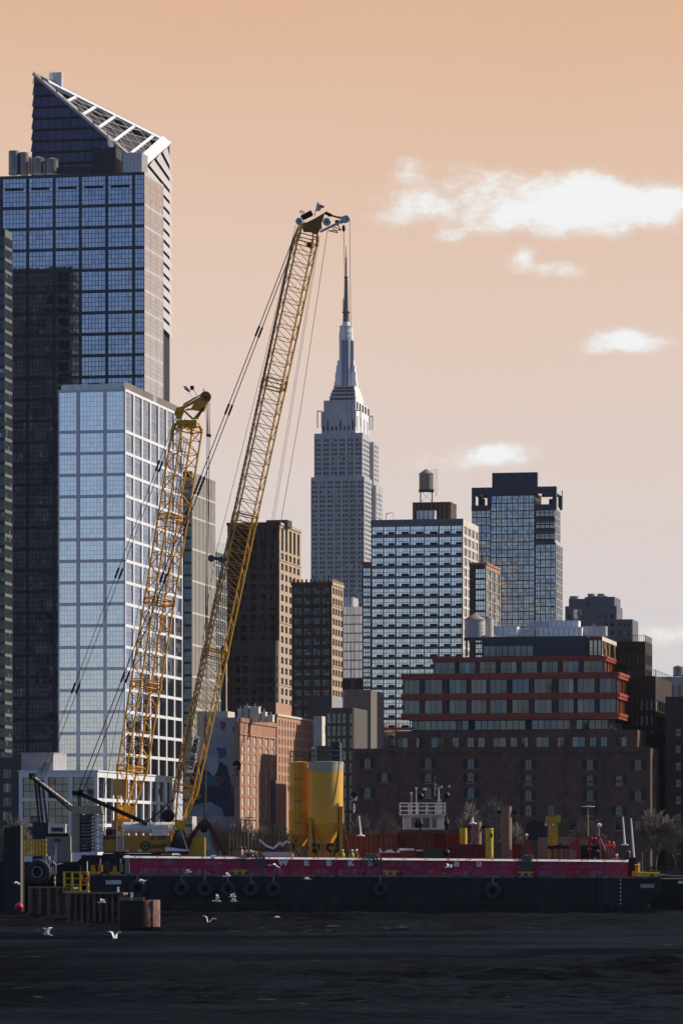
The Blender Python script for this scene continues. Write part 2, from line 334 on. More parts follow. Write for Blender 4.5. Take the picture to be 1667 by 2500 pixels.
def wave_field():
    import numpy as np
    rs = np.random.RandomState(4); nr, nc = 1500, 420
    t = np.linspace(0, 1, nr); Yv = 78 + 802 * t ** 1.7; u = np.linspace(-1, 1, nc)
    Yg, Ug = np.meshgrid(Yv, u, indexing='ij'); Xg = Ug * (.13 * Yg + 22); Zg = np.zeros_like(Xg)
    for i in range(54):
        lam = 1.0 * 9 ** rs.rand(); a = rs.normal(-1.9, .55); kx, ky = math.cos(a) * 6.283 / lam, math.sin(a) * 6.283 / lam
        ph = kx * Xg + ky * Yg + rs.rand() * 6.283; amp = .0115 * lam ** .75
        Zg += amp * (1 - np.abs(np.sin(ph / 2)) * 2) * .6 + amp * np.sin(ph) * .5
    for i in range(14):
        lam = 14 * 4.5 ** rs.rand(); a = rs.normal(-1.75, .3); Zg += .0042 * lam * np.sin(math.cos(a) * 6.283 / lam * Xg + math.sin(a) * 6.283 / lam * Yg + rs.rand() * 6.283) * .55
    patch = .62 + .75 * np.sin(Xg * .021 + Yg * .013 + 1) * np.sin(Yg * .031 - Xg * .008) + .2 * np.sin(Xg * .07 + 2 * np.sin(Yg * .05))
    Zg = Zg * patch - .02
    me = bpy.data.meshes.new('river_water'); me.vertices.add(nr * nc); me.vertices.foreach_set('co', np.stack([Xg, Yg, Zg], -1).astype(np.float32).ravel())
    q = np.arange(nr * nc).reshape(nr, nc); f = np.stack([q[:-1, :-1], q[:-1, 1:], q[1:, 1:], q[1:, :-1]], -1).reshape(-1, 4); nf = len(f)
    me.loops.add(nf * 4); me.loops.foreach_set('vertex_index', f.ravel().astype(np.int32)); me.polygons.add(nf); me.polygons.foreach_set('loop_start', (np.arange(nf) * 4).astype(np.int32)); me.polygons.foreach_set('use_smooth', np.ones(nf, bool))
    me.materials.append(WM); me.update(); me.validate(); o = bpy.data.objects.new('river_water', me); COL.objects.link(o); o['kind'] = 'structure'
wave_field()
sheet('ground', -9000, 9000, 880.5, 16000, 2.0, mat('city ground', (.07, .068, .065), .95, 0, .2, .05))
GZ = 2.0
sea = MB(); sea.box(-700, 700, 880, 881.5, -2, 2.6, mat('dark seawall stone', (.06, .056, .052), .95, 0, .3, .3))
sea.build('embankment', kind='structure')
# ------------------------------------------------------------------ buildings
WINM = {}
def win_mesh(w, h, nx, ny, g, fm, t):
    k = (round(w, 2), round(h, 2), nx, ny, g.name, fm.name, t)
    if k not in WINM:
        mb = MB(); win_faces(mb, lambda u, v, o: (u, -o, v), w, h, nx, ny, g, fm, t); WINM[k] = mb.mesh('window')
    return WINM[k]
def win_faces(mb, fn, w, h, nx, ny, g, fm, t):
    mb.face([fn(0, 0, 0), fn(w, 0, 0), fn(w, h, 0), fn(0, h, 0)], fm)
    for i in range(nx):
        for j in range(ny):
            a, b = i * w / nx + t / 2, (i + 1) * w / nx - t / 2; c, d = j * h / ny + t / 2, (j + 1) * h / ny - t / 2
            mb.face([fn(a, c, .06), fn(b, c, .06), fn(b, d, .06), fn(a, d, .06)], g)
def lin(a, b, n, gap, edge=None):
    """n equal openings between a and b with solid strips of width gap between and at the ends"""
    e = gap if edge is None else edge
    w = (b - a - 2 * e - (n - 1) * gap) / n
    return [(a + e + i * (w + gap), a + e + i * (w + gap) + w) for i in range(n)]
class Bld:
    """a building on the tilted street grid. Local x runs along the river front, local y away from it; the origin is the near right corner"""
    def __init__(s, name, label, pb, Y, th=11, cat='building', group=None, wall=None):
        s.p = V((pb - CX) / F * Y, Y, 0); s.th = R(th); s.w = V(math.cos(s.th), -math.sin(s.th), 0); s.d = V(math.sin(s.th), math.cos(s.th), 0)
        s.root = thing(name, label, cat, (s.p.x, s.p.y, GZ), -s.th, group); s.mb = MB(); s.wins = []; s.core = MB()
    def X(s, px, y=0):
        k = (px - CX) / F; q = s.p + s.d * y
        return (k * q.y - q.x) / (s.w.x - k * s.w.y)
    def D(s, px, x=0):
        k = (px - CX) / F; q = s.p + s.w * x
        return (k * q.y - q.x) / (s.d.x - k * s.d.y)
    def Z(s, py, x=0, y=0):
        q = s.p + s.w * x + s.d * y
        return H + (HY - py) / F * q.y - GZ
    def pw(s, x, y, z): q = s.p + s.w * x + s.d * y; return V(q.x, q.y, GZ + z)
    def b(s, fc, u0, u1, off, o0, o1, v0, v1, m, mb=None):
        mb = mb or s.mb
        if fc == 'F': mb.box(u0, u1, off - o1, off - o0, v0, v1, m)
        else: mb.box(off + o0, off + o1, u0, u1, v0, v1, m)
    def fac(s, fc, u0, u1, off, z0, z1, cols, rows, m, win, rec=.35, skip=None, spm=None, spro=.03):
        """piers and spandrels proud of the core, a window in each opening. win = (nx, ny, glass, frame, bar)"""
        e0 = .0 if fc == 'F' else .03; e1 = .03 if fc == 'F' else 0
        xs = [u0 + e0] + [q for c in cols for q in c] + [u1 - e1]
        for i in range(0, len(xs), 2):
            if xs[i + 1] - xs[i] > .004: s.b(fc, xs[i], xs[i + 1], off, -rec - .2, 0, z0, z1, m)
        zs = [z0] + [q for c in rows for q in c] + [z1]
        for i in range(0, len(zs), 2):
            if zs[i + 1] - zs[i] > .004: s.b(fc, u0 + e0 + .01, u1 - e1 - .01, off, -rec - .2, -spro, zs[i] + .004, zs[i + 1] - .004, spm or m)
        for ci, (a, b_) in enumerate(cols):
            for ri, (c, d) in enumerate(rows):
                if skip and skip(ci, ri): continue
                wn = win(ci, ri) if callable(win) else win
                s.wins.append((fc, off, a, b_, c, d, wn, rec))
    def tier(s, xa, xb, ya, yb, z0, z1, Fr=None, Rt=None, m=None, rec=.35, par=.8, side=None, roof=None):
        """one block: core, left and back walls, parapet, and the two seen faces. Fr/Rt = (cols, rows, win[, wallmat[, spandrelmat]])"""
        k = rec + .08; side = side or m
        s.core.box(xa + .3, xb - k, ya + k, yb - .3, z0, z1 - .5, CORE)
        s.mb.box(xa + .31, xb - k - .02, ya + k + .02, yb - .31, z1 - .5, z1 - .4, roof or GRY)
        s.mb.box(xa + .01, xa + .3, ya + .04, yb - .02, z0, z1 - .006, side)
        s.mb.box(xa + .31, xb - .04, yb - .3, yb, z0, z1 - .008, side)
        if Fr: s.fac('F', xa, xb, ya, z0, z1, Fr[0], Fr[1], Fr[3] if len(Fr) > 3 and Fr[3] else m, Fr[2], rec, spm=Fr[4] if len(Fr) > 4 else None)
        else: s.mb.box(xa, xb - .03, ya, ya + k + .01, z0, z1, m)
        if Rt: s.fac('R', ya, yb, xb, z0, z1, Rt[0], Rt[1], Rt[3] if len(Rt) > 3 and Rt[3] else m, Rt[2], rec, spm=Rt[4] if len(Rt) > 4 else None)
        else: s.mb.box(xb - k - .01, xb, ya + .03, yb, z0, z1 - .003, side)
    def part(s, name, mb, **kw): return mb.build(name, s.root, **kw)
    def done(s, cap=100):
        s.mb.build('wall', s.root)
        if s.core.v: s.core.build('interior_core', s.root)
        ws = sorted(s.wins, key=lambda q: -(q[3] - q[2]) * (q[5] - q[4]) * (1 if q[0] == 'F' else .25))
        top = ws[:cap]; rest = ws[cap:]
        for fc, off, a, b_, c, d, wn, rec in top:
            me = win_mesh(b_ - a, d - c, *wn); o = bpy.data.objects.new('window', me); COL.objects.link(o); o.parent = s.root
            if fc == 'F': o.location = (a, off + rec, c)
            else: o.location = (off - rec, a, c); o.rotation_euler = (0, 0, R(90))
        if rest:
            mb = MB()
            for fc, off, a, b_, c, d, wn, rec in rest:
                if fc == 'F': fn = lambda u, v, o, a=a, c=c, off=off, rec=rec: (a + u, off + rec - o, c + v)
                else: fn = lambda u, v, o, a=a, c=c, off=off, rec=rec: (off - rec + o, a + u, c + v)
                win_faces(mb, fn, b_ - a, d - c, *wn)
            mb.build('window', s.root, kind='stuff')
        return s.root
def rows_px(b, tops, th, x=0, y=0):
    """openings between floor bands whose centres are given in photo rows, band thickness th px"""
    z = sorted(b.Z(p, x, y) for p in tops); k = th / F * (b.p + b.w * x + b.d * y).y / 2
    return [(z[i] + k, z[i + 1] - k) for i in range(len(z) - 1)]

# ---- dark green glass tower at the left edge
e = Bld('edge_tower', 'dark green glass tower with pale floor bands cut off at the left edge', 12, 1262)
zt = e.Z(558); xa = e.X(-420); yb = e.D(30)
rw = [(z, z + 2.75) for z in [3.7 * i for i in range(int(zt / 3.7))]]
PALEB = mat('pale floor band', (.15, .165, .165), .6, 0, .1)
e.tier(xa, 0, 0, yb, 0, zt, (lin(xa, 0, 16, .25), rw, (4, 2, GLE, DGR, .12)), (lin(0, yb, 5, .2), rw, (3, 2, GLE, DGR, .12), PALEB), m=DGR, rec=.25, side=mat('dark teal back wall', (.03, .042, .058), .6, 0, .3, .1))
GLBK = glass('dark teal back glass', (.06, .10, .18), dark=(.012, .017, .024), refl=.5, npale=.03, pale=(.06, .07, .08), vary=.5)
k = MB()
for i in range(int(zt / 3.7)):
    for j in range(14):
        u = xa + 1 + j * (-xa - 2) / 14; k.face([(u + (-xa - 2) / 15, yb + .05, 3.7 * i + .3), (u, yb + .05, 3.7 * i + .3), (u, yb + .05, 3.7 * i + 3.1), (u + (-xa - 2) / 15, yb + .05, 3.7 * i + 3.1)], GLBK)
k.build('rear_glazing', e.root)
e.done()
# ---- big blue glass tower
b = Bld('blue_glass_tower', 'tall dark blue glass tower with navy frame grid and rooftop tanks', 353, 1300)
zt = b.Z(418); xa = b.X(-3); yb = b.D(399)
cx = [b.X(q) for q in (7, 64, 71, 128.5, 135.5, 192.5, 199.5, 257, 264, 322.5, 329.5, 351)]
cols = [(cx[i], cx[i + 1]) for i in range(0, 12, 2)]
rw = rows_px(b, [422, 498] + [498 + 52.4 * k for k in range(1, 29)], 7)
GLBW = lambda c, r: (3 if c == 5 else 7, 6 if r == len(rw) - 1 else 4, GLB, NAVY, .16)
b.tier(xa, 0, 0, yb, 0, zt, (cols, rw, GLBW), (lin(0, yb, 3, .4), rw, (4, 4, GLPR, ALU, .07), ALU), m=NAVY, rec=.12)  # sunny side gets paler frames and glass, its brightness put into the colour
for (q0, q1) in ((12, 58), (76, 121), (142, 187), (206, 252), (270, 317)):
    b.b('F', b.X(q0), b.X(q1), 0, -.42, .02, b.Z(455), b.Z(449), BLK)
b.done()
zroof = b.Z(418)
def roof_tank(bl, p0, p1, ytop, ybot, depth, label, cone=True, legs=False, m=None, name='water_tank', ladder=False, group='rooftop water tanks'):
    m = m or WOOD; x = bl.X((p0 + p1) / 2, depth); q = bl.pw(x, depth, 0); s = F / q.y; r = (p1 - p0) / 2 / s
    z1 = H + (HY - ytop) / s; z0 = H + (HY - ybot) / s; h = z1 - z0
    t = thing(name, label, 'tank', (q.x, q.y, z0), 0, group)
    c = MB(); ch = h * .16 if cone else 0; lg = legs * h if legs else 0
    prof = [(r, lg)]; nb = 5
    for i in range(nb):
        z = lg + (h - lg - ch) * (i + .5) / nb; prof += [(r, z - .06), (r * 1.02, z - .05), (r * 1.02, z + .05), (r, z + .06)]
    prof += [(r, h - ch)]
    c.lathe((0, 0, 0), prof, 24, m); c.build('tank_body', t)
    if cone: k = MB(); k.lathe((0, 0, 0), [(r * 1.08, h - ch), (r * 1.05, h - ch + .1), (r * .1, h - .1), (0.001, h)], 24, mat('tank roof felt', (.28, .23, .18), .8)); k.build('roof', t)
    if lg:
        k = MB()
        for i in range(4):
            for j in (-1, 1): pass
        for (i, j) in ((-1, -1), (1, -1), (1, 1), (-1, 1)): k.tube((i * r * .8, j * r * .8, 0), (i * r * .8, j * r * .8, lg - .1), r * .07, r * .07, 6, m if m is STL else DGR)
        k.box(-r * 1.05, r * 1.05, -r * 1.05, r * 1.05, lg - h * .05, lg - .01, DGR)
        for a, b2 in (((-1, -1), (1, -1)), ((1, -1), (1, 1))):
            k.tube((a[0] * r * .8, a[1] * r * .8, .1), (b2[0] * r * .8, b2[1] * r * .8, lg * .9), r * .03, r * .03, 4, DGR); k.tube((b2[0] * r * .8, b2[1] * r * .8, .1), (a[0] * r * .8, a[1] * r * .8, lg * .9), r * .03, r * .03, 4, DGR)
        k.build('stand', t)
    if ladder:
        k = MB(); a = V(r * 1.2, -r * .35, 0)
        for dx in (0, r * .28): k.tube(a + V(dx, 0, lg * .5), a + V(dx, 0, h), .05, .05, 4, DGR)
        for i in range(12): z = lg * .5 + (h - lg * .5) * (i + .5) / 12; k.tube(a + V(0, 0, z), a + V(r * .28, 0, z), .035, .035, 4, DGR)
        k.tube(a + V(0, 0, h * .95), V(r * .5, 0, h * .95), .05, .05, 4, DGR); k.build('ladder', t)
    return t
STK = mat('dark steel tank', (.24, .23, .22), .38, .7, .25, .4, streak=.3)
roof_tank(b, 21, 46, 368, 426, 8, 'leftmost and tallest dark round tank on the blue glass tower roof', cone=False, m=STK)
roof_tank(b, 46, 70, 372, 426, 9, 'second tall flat topped dark tank from the left on the blue tower roof', cone=False, m=STK)
roof_tank(b, 64, 82, 380, 424, 16, 'narrow dark tank half hidden behind others on the blue tower roof', m=STK)
roof_tank(b, 77, 108, 380, 424, 9, 'wide cone roofed dark tank third along the blue tower roof', m=STK)
roof_tank(b, 110, 142, 383, 424, 9, 'cone roofed dark tank nearest the low wall on the blue tower roof', m=STK)
def roof_box(bl, p0, p1, ytop, ybot, y0, y1, name, label, cat, m, extra=None, m2=None):
    """a block on a roof: front face spans photo columns p0..p1 at local depth y0"""
    xa_, xb_ = bl.X(p0, y0), bl.X(p1, y0); z1 = bl.Z(ytop, xb_, y0); z0 = bl.Z(ybot, xb_, y0)
    q = bl.pw((xa_ + xb_) / 2, (y0 + y1) / 2, z0); w = xb_ - xa_; d = y1 - y0; h = z1 - z0
    t = thing(name, label, cat, q, -bl.th)
    k = MB(); k.box(-w / 2, w / 2, -d / 2, d / 2, 0, h, m); k.build('housing', t)
    k = MB(); k.box(-w / 2 - .08, w / 2 + .08, -d / 2 - .08, d / 2 + .08, h + .004, h + h * .04 + .05, m2 or m)
    for i in range(int(max(2, w / 1.2))):
        x = -w / 2 + w * (i + .5) / int(max(2, w / 1.2)); k.box(x - w * .02, x + w * .02, -d / 2 - .05, -d / 2 + .01, h * .04, h * .96, m2 or m)
    k.build('trim', t)
    if extra: extra(t, w, d, h)
    return t
def vents(t, w, d, h):
    k = MB()
    for i in range(5): k.tube((-w * .4 + w * .2 * i, 0, h), (-w * .4 + w * .2 * i, 0, h + .9 + .3 * (i % 2)), .22, .22, 8, STL)
    k.build('vent_pipe', t)
roof_box(b, 225, 283, 361, 420, 6, 14, 'plant_room', 'dark square plant room on top of the blue glass tower', 'plant room', mat('dark slate panel', (.03, .035, .042), .6), vents)
roof_box(b, 138, 224, 406, 420, 5, 9, 'roof_screen', 'long low dark screen wall along the blue tower roof', 'roof screen', DGR)
roof_box(b, 300, 346, 373, 420, 7, 15, 'cooling_unit', 'pale cooling unit on the right end of the blue tower roof', 'cooling unit', STL, vents, ALU)
# ---- silver-white tower in front of it
b = Bld('silver_white_tower', 'silver glass tower with pale frame, its white side in full sun', 306, 1150)
zt = b.Z(948); xa = b.X(142); yb = b.D(446)
q = [b.X(v) for v in (143, 186, 194.6, 252, 259.6, 305)]
cols = [(q[i], q[i + 1]) for i in (0, 2, 4)]
tops = [951] + [1052 + 52.75 * k for k in range(0, 17)]
rw = rows_px(b, tops, 7.5)
nyf = lambda r: 8 if r == len(rw) - 1 else 4
b.tier(xa, 0, 0, yb, b.Z(1896), zt, (cols, rw, lambda c, r: ((6, 7, 6)[c], nyf(r), GLS, DGR, .05), mat('shade toned white panel', (.64, .61, .63), .6, 0, .06)),  # front frame is the white panel, greyed in colour for shade
       (lin(0, yb, 7, 1.3, .8), rw, lambda c, r: (2, nyf(r), GLK if r < 5 + (c > 3) * 3 and c > 1 else GLSR, DGR, .05), WHT), m=WHT, rec=.35)
b.mb.box(xa + 3, -3, 3, yb - 3, 0, b.Z(1890), DGR)
k = MB()
for i in range(14): k.box(xa + 1 + i * (-xa - 2) / 14, xa + .95 + (i + 1) * (-xa - 2) / 14, .5, .56, zt - .3, zt + 1.4, GLC)
k.box(xa, -.1, .48, .58, zt + 1.41, zt + 1.48, STL); b.part('glass_railing', k)
k = MB()
for i in range(16): k.box(-.56, -.5, 1 + i * (yb - 2) / 16, .95 + (i + 1) * (yb - 2) / 16, zt - .3, zt + 2.2, GLC)
b.part('glass_railing', k)
b.done()
roof_box(b, 215, 244, 936, 952, 3, 8, 'stair_hut', 'small dark stair hut on the silver tower roof edge', 'roof hut', DGR)
for p_, w_ in ((150, 12), (200, 14), (250, 13), (282, 16)):
    roof_box(b, p_, p_ + w_, 942, 952, 2.5, 4, 'roof_unit', {150: 'low white unit at the left end of the silver tower roof', 200: 'white unit left of the dark hut on the silver tower roof', 250: 'white unit right of the dark hut on the silver tower roof', 282: 'white unit nearest the sunny corner of the silver tower roof'}[p_], 'roof unit', WHS)
# ---- low white block at its foot
b = Bld('white_podium_block', 'low white framed block with large dark windows behind the cranes', 238, 1080)
zt = b.Z(1884); xa = b.X(46); yb = b.D(421)
q = [b.X(v) for v in (55, 107, 117, 168, 177, 229)]
rw = rows_px(b, [1894, 1953, 2015, 2080], 8)
b.tier(xa, 0, 0, yb, 0, zt, ([(q[i], q[i + 1]) for i in (0, 2, 4)], rw, (3, 3, GLK, DGR, .15)), (lin(0, yb, 10, 1.2, 1.2), rw, (1, 3, GLK, DGR, .12)), m=WHT, rec=.7)
b.mb.box(xa - .25, .25, -.25, yb + .2, zt - .02, zt + .35, WHT)
b.done()
roof_box(b, 52, 130, 1840, 1886, 4, 18, 'roof_block', 'plain grey roof block standing on the left end of the low white block', 'roof block', mat('grey stucco', (.33, .32, .32), .8))
# ---- the tower with the raked triangular crown, far behind
t = Bld('crown_tower', 'far tower rising to a sharp raked peak with a white steel truss', 353, 2000)
def L3(px, py, y, x=None):
    if x is None: x = t.X(px, y)
    return V(x, y, t.Z(py, x, y))
yb = t.D(425)
FL = L3(30, 2000, 0); AP = L3(82, 178, 0); FRc = L3(353, 410, 0); xr = FRc.x
RR = V(xr, t.D(417, xr), 0); RR.z = t.Z(348, xr, RR.y)
k = MB()
k.face([(FL.x, .6, 0), (xr - .6, .6, 0), (xr - .6, .6, FRc.z), (AP.x, .6, AP.z - 2)], CORE)
k.face([(xr - .6, .6, 0), (xr - .6, RR.y, 0), (xr - .6, RR.y, RR.z - 1), (xr - .6, .6, FRc.z - 1)], CORE)
k.face([(FL.x, .6, 0), (AP.x, .6, AP.z - 2), (xr - .6, RR.y, RR.z - 1), (xr - .6, RR.y, 0)], DGR)
k.build('interior_core', t.root)
GLX = glass('navy crown cladding', (.20, .21, .27), dark=(.01, .015, .03), refl=.5, npale=0, wob=.1, tilt=.03)
def edge_x(z):  # left edge of the front at height z
    return FL.x + (AP.x - FL.x) * (z / AP.z)
def diag_x(z):  # where the raked edge cuts the front at height z
    return xr if z <= FRc.z else xr + (AP.x - xr) * ((z - FRc.z) / (AP.z - FRc.z))
ph = 27.8 / F * t.p.y; z = AP.z - ph * .95
bands = []
while z > t.Z(1000): bands.append((z, z + ph * .8)); z -= ph
for i, (z0, z1) in enumerate(bands[:14]):
    k = MB(); nl_ = 18
    for j in range(nl_):
        lx0, rx0 = edge_x(z0) - .2, diag_x(z0); lx1, rx1 = edge_x(z1) + .2, diag_x(z1)
        wj = (xr - FL.x) / nl_
        a0 = FL.x + j * wj; a1 = a0 + wj * .94
        c0, c1 = max(a0, lx0), min(a1, rx0); d0, d1 = max(a0, lx1), min(a1, rx1)
        if c1 - c0 < .3: continue
        if d1 < d0: d0 = d1 = min(max(d1, c0), c1)
        k.face([(c0, -.9, z0), (c1, -.9, z0), (d1, -.1, z1), (d0, -.1, z1)], GLX)
    k.build('cladding_band', t.root)
# right side: pale shingled bands
for i in range(16):
    z1 = t.Z(420 + 29 * i, xr, 0) ; z1 = min(z1, RR.z); dz = ph
    k = MB(); zz0 = FRc.z - 3 + ph * (3 - i); zz1 = zz0 + ph * .86
    def ry(z): # front limit of the side face where the raked top cuts it
        return 0 if z <= FRc.z else RR.y * (z - FRc.z) / (RR.z - FRc.z)
    if zz0 > RR.z: continue
    ya_, yb_ = ry(zz0), ry(min(zz1, RR.z))
    k.face([(xr + .9, ya_, zz0), (xr + .9, RR.y, zz0 - 6), (xr + .1, RR.y, min(zz1, RR.z - .5) - 6), (xr + .1, yb_, min(zz1, RR.z))], ALU)
    k.build('side_band', t.root)
# white truss on the raked plane
nrm = (FRc - AP).cross(RR - AP).normalized()
if nrm.y > 0: nrm = -nrm
k = MB()
def TP(a, c): return AP + (FRc - AP) * a + (RR - AP) * c
ctr = (AP + FRc + RR) / 3
k.bar(TP(.0, .0), TP(.012, .985), 2.2, 1.6, STL, nrm); k.build('roof_edge_beam', t.root)
k = MB(); k.bar(TP(.05, .06), TP(.045, .95), 2.6, 1.7, WHS, nrm); k.bar(TP(.955, .0), TP(0.0, .965), 5.6, 1.8, WHS, nrm); k.build('roof_edge_beam', t.root)
k = MB(); k.bar(TP(.0, .0), TP(.97, .0), 2.6, 1.2, STL, nrm); k.build('roof_edge_beam', t.root)
k = MB()
k.face([TP(.02, .02) - nrm * 3, TP(.96, .02) - nrm * 3, TP(.02, .96) - nrm * 3], mat('dark crown deck', (.035, .036, .038), .8))
k.build('crown_deck', t.root)
k = MB(); js = [.30, .44, .58, .72, .86]
for a, c in zip(js, js[1:] + [1.0]):
    k.bar(TP(a, 0), TP(0.02, a), 1.4, 1.2, WHS, nrm)
    for i in range(4):
        f0, f1 = i / 4, (i + 1) / 4
        k.bar(TP(a * (1 - f0), a * f0), TP(c * (1 - f1), c * f1), .55, .5, STL, nrm); k.bar(TP(c * (1 - f0), c * f0), TP(a * (1 - f1), a * f1), .4, .4, STL, nrm)
k.build('truss', t.root)
k = MB(); q = TP(.02, .12); k.box(q.x - 2, q.x + 4, q.y + 2, q.y + 6, q.z - 6, q.z + 6, ALU); k.build('flue', t.root)
# ---- pinstripe tower
b = Bld('pinstripe_tower', 'slim beige glass tower with fine vertical ribs between the two cranes', 469, 1700)
zt = b.Z(1150); xa = b.X(446); yb = b.D(526)
bands = [1150, 1206, 1262] + [1262 + 78 * i for i in range(1, 9)]
rw = rows_px(b, bands, 5)
RIB = mat('beige rib panel', (.52, .47, .40), .6, 0, .08)
b.tier(xa, 0, 0, yb, 0, zt, (lin(xa, 0, 1, .4), [(2 + i * 5.2, 2 + i * 5.2 + 4.2) for i in range(int(zt / 5.2))], (4, 2, GLK, DGR, .15), DGR), (lin(0, yb, 17, 1.0), rw, (1, 5, GLC, RIB, .1), RIB), m=DGR, rec=.6)
b.done()
b = Bld('green_glass_tower', 'narrow pale green glass tower rising behind the tall crane boom', 520, 1750)
zt = b.Z(1318); xa = b.X(470); yb = b.D(557)
b.tier(xa, 0, 0, yb, 0, zt, None, (lin(0, yb, 7, .5), [(z, z + 5.4) for z in [2 + 5.8 * i for i in range(int((zt - 4) / 5.8))]], (2, 2, GLC, DGR, .12), mat('pale green frame', (.42, .46, .42), .6)), m=DGR)
b.done()
b = Bld('beige_striped_slab', 'narrow beige striped building beside the dark brown tower', 552, 1600)
zt = b.Z(1577); xa = b.X(540); yb = b.D(568)
b.tier(xa, 0, 0, yb, 0, zt, None, (lin(0, yb, 4, 1.6), rows_px(b, [1582, 1660, 1735, 1810, 1890], 10), (1, 4, GLK, DGR, .2), TAN), m=DGR)
b.done()
# ---- brown brick towers
GLDK = glass('dim brick tower glass', (.2, .23, .28), dark=(.012, .012, .015), refl=.28, npale=.06, pale=(.12, .12, .13), vary=.5, dk=.2)
def brown_tower(name, label, pa, pb, pc, Y, ytop, pitch, ncf, ncr, nfl, topextra=0, wing=None):
    b = Bld(name, label, pb, Y); zt = b.Z(ytop); xa = b.X(pa); yb = b.D(pc); px = Y / F
    ph = pitch * px; rw = []; z = zt - 6 * px
    if topextra: rw.append((z - topextra * px, z)); z -= (topextra + 6) * px
    while z > 2 + ph and len(rw) < nfl: rw.append((z - ph * .62, z)); z -= ph
    rw = rw[::-1]
    rng = random.Random(pb)
    b.tier(xa, 0, 0, yb, 0, zt, (lin(xa, 0, ncf, -xa * .07), rw, (3, 2, GLDK, BRN, .14)), (lin(0, yb, ncr, yb * .075), rw, (2, 2, GLK, TAN, .12), TAN), m=BRN, rec=.4)  # dark front brick and tan side brick carry shade and sun in their colours
    for i in range(0, len(rw), 6):      # belt courses
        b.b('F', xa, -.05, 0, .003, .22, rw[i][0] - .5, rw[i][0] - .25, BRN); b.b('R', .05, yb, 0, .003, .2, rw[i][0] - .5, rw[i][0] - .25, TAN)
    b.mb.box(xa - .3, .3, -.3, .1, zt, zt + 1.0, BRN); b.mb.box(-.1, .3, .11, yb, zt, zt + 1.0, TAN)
    if wing:
        wa, wb, wc, wt = wing; y0 = -6.0; x1 = b.X(wb, y0); x0 = b.X(wa, y0); z1 = b.Z(wt, x1, y0)
        rr = [q for q in rw if q[1] < z1 - 2]
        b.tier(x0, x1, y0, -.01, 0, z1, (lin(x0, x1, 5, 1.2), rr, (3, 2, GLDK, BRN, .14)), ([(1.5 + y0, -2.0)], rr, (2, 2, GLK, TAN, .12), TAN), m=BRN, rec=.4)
    else:
        for i in range(9): b.b('F', xa + (-xa) * i / 9 + .2, xa + (-xa) * (i + .5) / 9, 0, -.3, .25, zt + 1.0, zt + 2.0, BRN)
        for i in range(6): b.b('R', yb * i / 6 + .3, yb * (i + .5) / 6, 0, -.3, .25, zt + 1.0, zt + 2.0, TAN)
    b.done(); return b
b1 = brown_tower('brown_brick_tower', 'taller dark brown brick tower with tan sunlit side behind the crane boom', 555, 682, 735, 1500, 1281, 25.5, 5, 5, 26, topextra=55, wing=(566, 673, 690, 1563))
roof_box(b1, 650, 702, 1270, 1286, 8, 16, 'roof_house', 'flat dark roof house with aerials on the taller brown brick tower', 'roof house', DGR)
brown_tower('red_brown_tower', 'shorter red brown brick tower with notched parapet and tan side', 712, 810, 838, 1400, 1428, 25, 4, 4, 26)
# ---- stone skyscraper with the mast
s = Bld('stone_skyscraper', 'tall grey limestone skyscraper with stepped crown and needle mast', 889, 2900)
sc = 2900 / F
LIT = mat('sun brightened limestone', (.74, .74, .72), .8, 0, .1, .08)  # brighter copy of the limestone, sunlight put into its colour
def stone_tier(pa, pb, pc, ytop, ybot, y0, n, npair, topblank, x1=None, nr=3, w=None):
    x1 = s.X(pb, y0) if x1 is None else x1; x0 = s.X(pa, y0); y1 = s.D(pc, x1); zt = s.Z(ytop, x1, y0); zb = s.Z(ybot, x1, y0)
    ph = 11.55 * sc; rr = []; z = zt - topblank * sc
    while z - ph > zb: rr.append((z - ph * .56, z)); z -= ph
    rr = rr[::-1]; W_ = x1 - x0; cols = []
    for i in range(npair):
        c = x0 + W_ * (i + .5) / npair; pw_ = W_ / npair * .30
        cols += [(c - pw_ - .15, c - .25), (c + .25, c + pw_ + .15)]
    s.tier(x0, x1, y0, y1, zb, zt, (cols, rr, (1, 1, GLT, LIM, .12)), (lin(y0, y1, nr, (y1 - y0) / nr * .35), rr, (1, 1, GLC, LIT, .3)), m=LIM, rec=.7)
    for i in range(npair + 1):
        u = x0 + W_ * i / npair; s.b('F', max(x0, u - .6), min(x1 - .05, u + .6), y0, .003, .45, zb, zt - topblank * .5 * sc, LIM)
    return x0, x1, y0, y1, zt
x0, x1, y0, y1, zt = stone_tier(759, 889, 908, 1163, 1560, 0, 40, 7, 10, nr=4)
s.mb.box(x0 + .1, s.X(918, y1) - .1, .2, y1 + 40, 0, s.Z(1560) - .05, LIM)
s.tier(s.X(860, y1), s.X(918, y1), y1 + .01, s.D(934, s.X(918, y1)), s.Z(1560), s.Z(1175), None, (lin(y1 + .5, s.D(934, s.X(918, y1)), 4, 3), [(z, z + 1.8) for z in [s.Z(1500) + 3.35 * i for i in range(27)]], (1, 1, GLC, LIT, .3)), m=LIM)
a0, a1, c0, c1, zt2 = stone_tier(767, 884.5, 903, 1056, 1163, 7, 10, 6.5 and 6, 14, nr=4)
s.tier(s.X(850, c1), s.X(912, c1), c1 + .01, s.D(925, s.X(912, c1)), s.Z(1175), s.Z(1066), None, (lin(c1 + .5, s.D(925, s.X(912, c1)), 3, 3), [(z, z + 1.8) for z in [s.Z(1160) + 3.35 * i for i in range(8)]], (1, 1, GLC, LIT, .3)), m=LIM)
xm = s.X(826, 20)
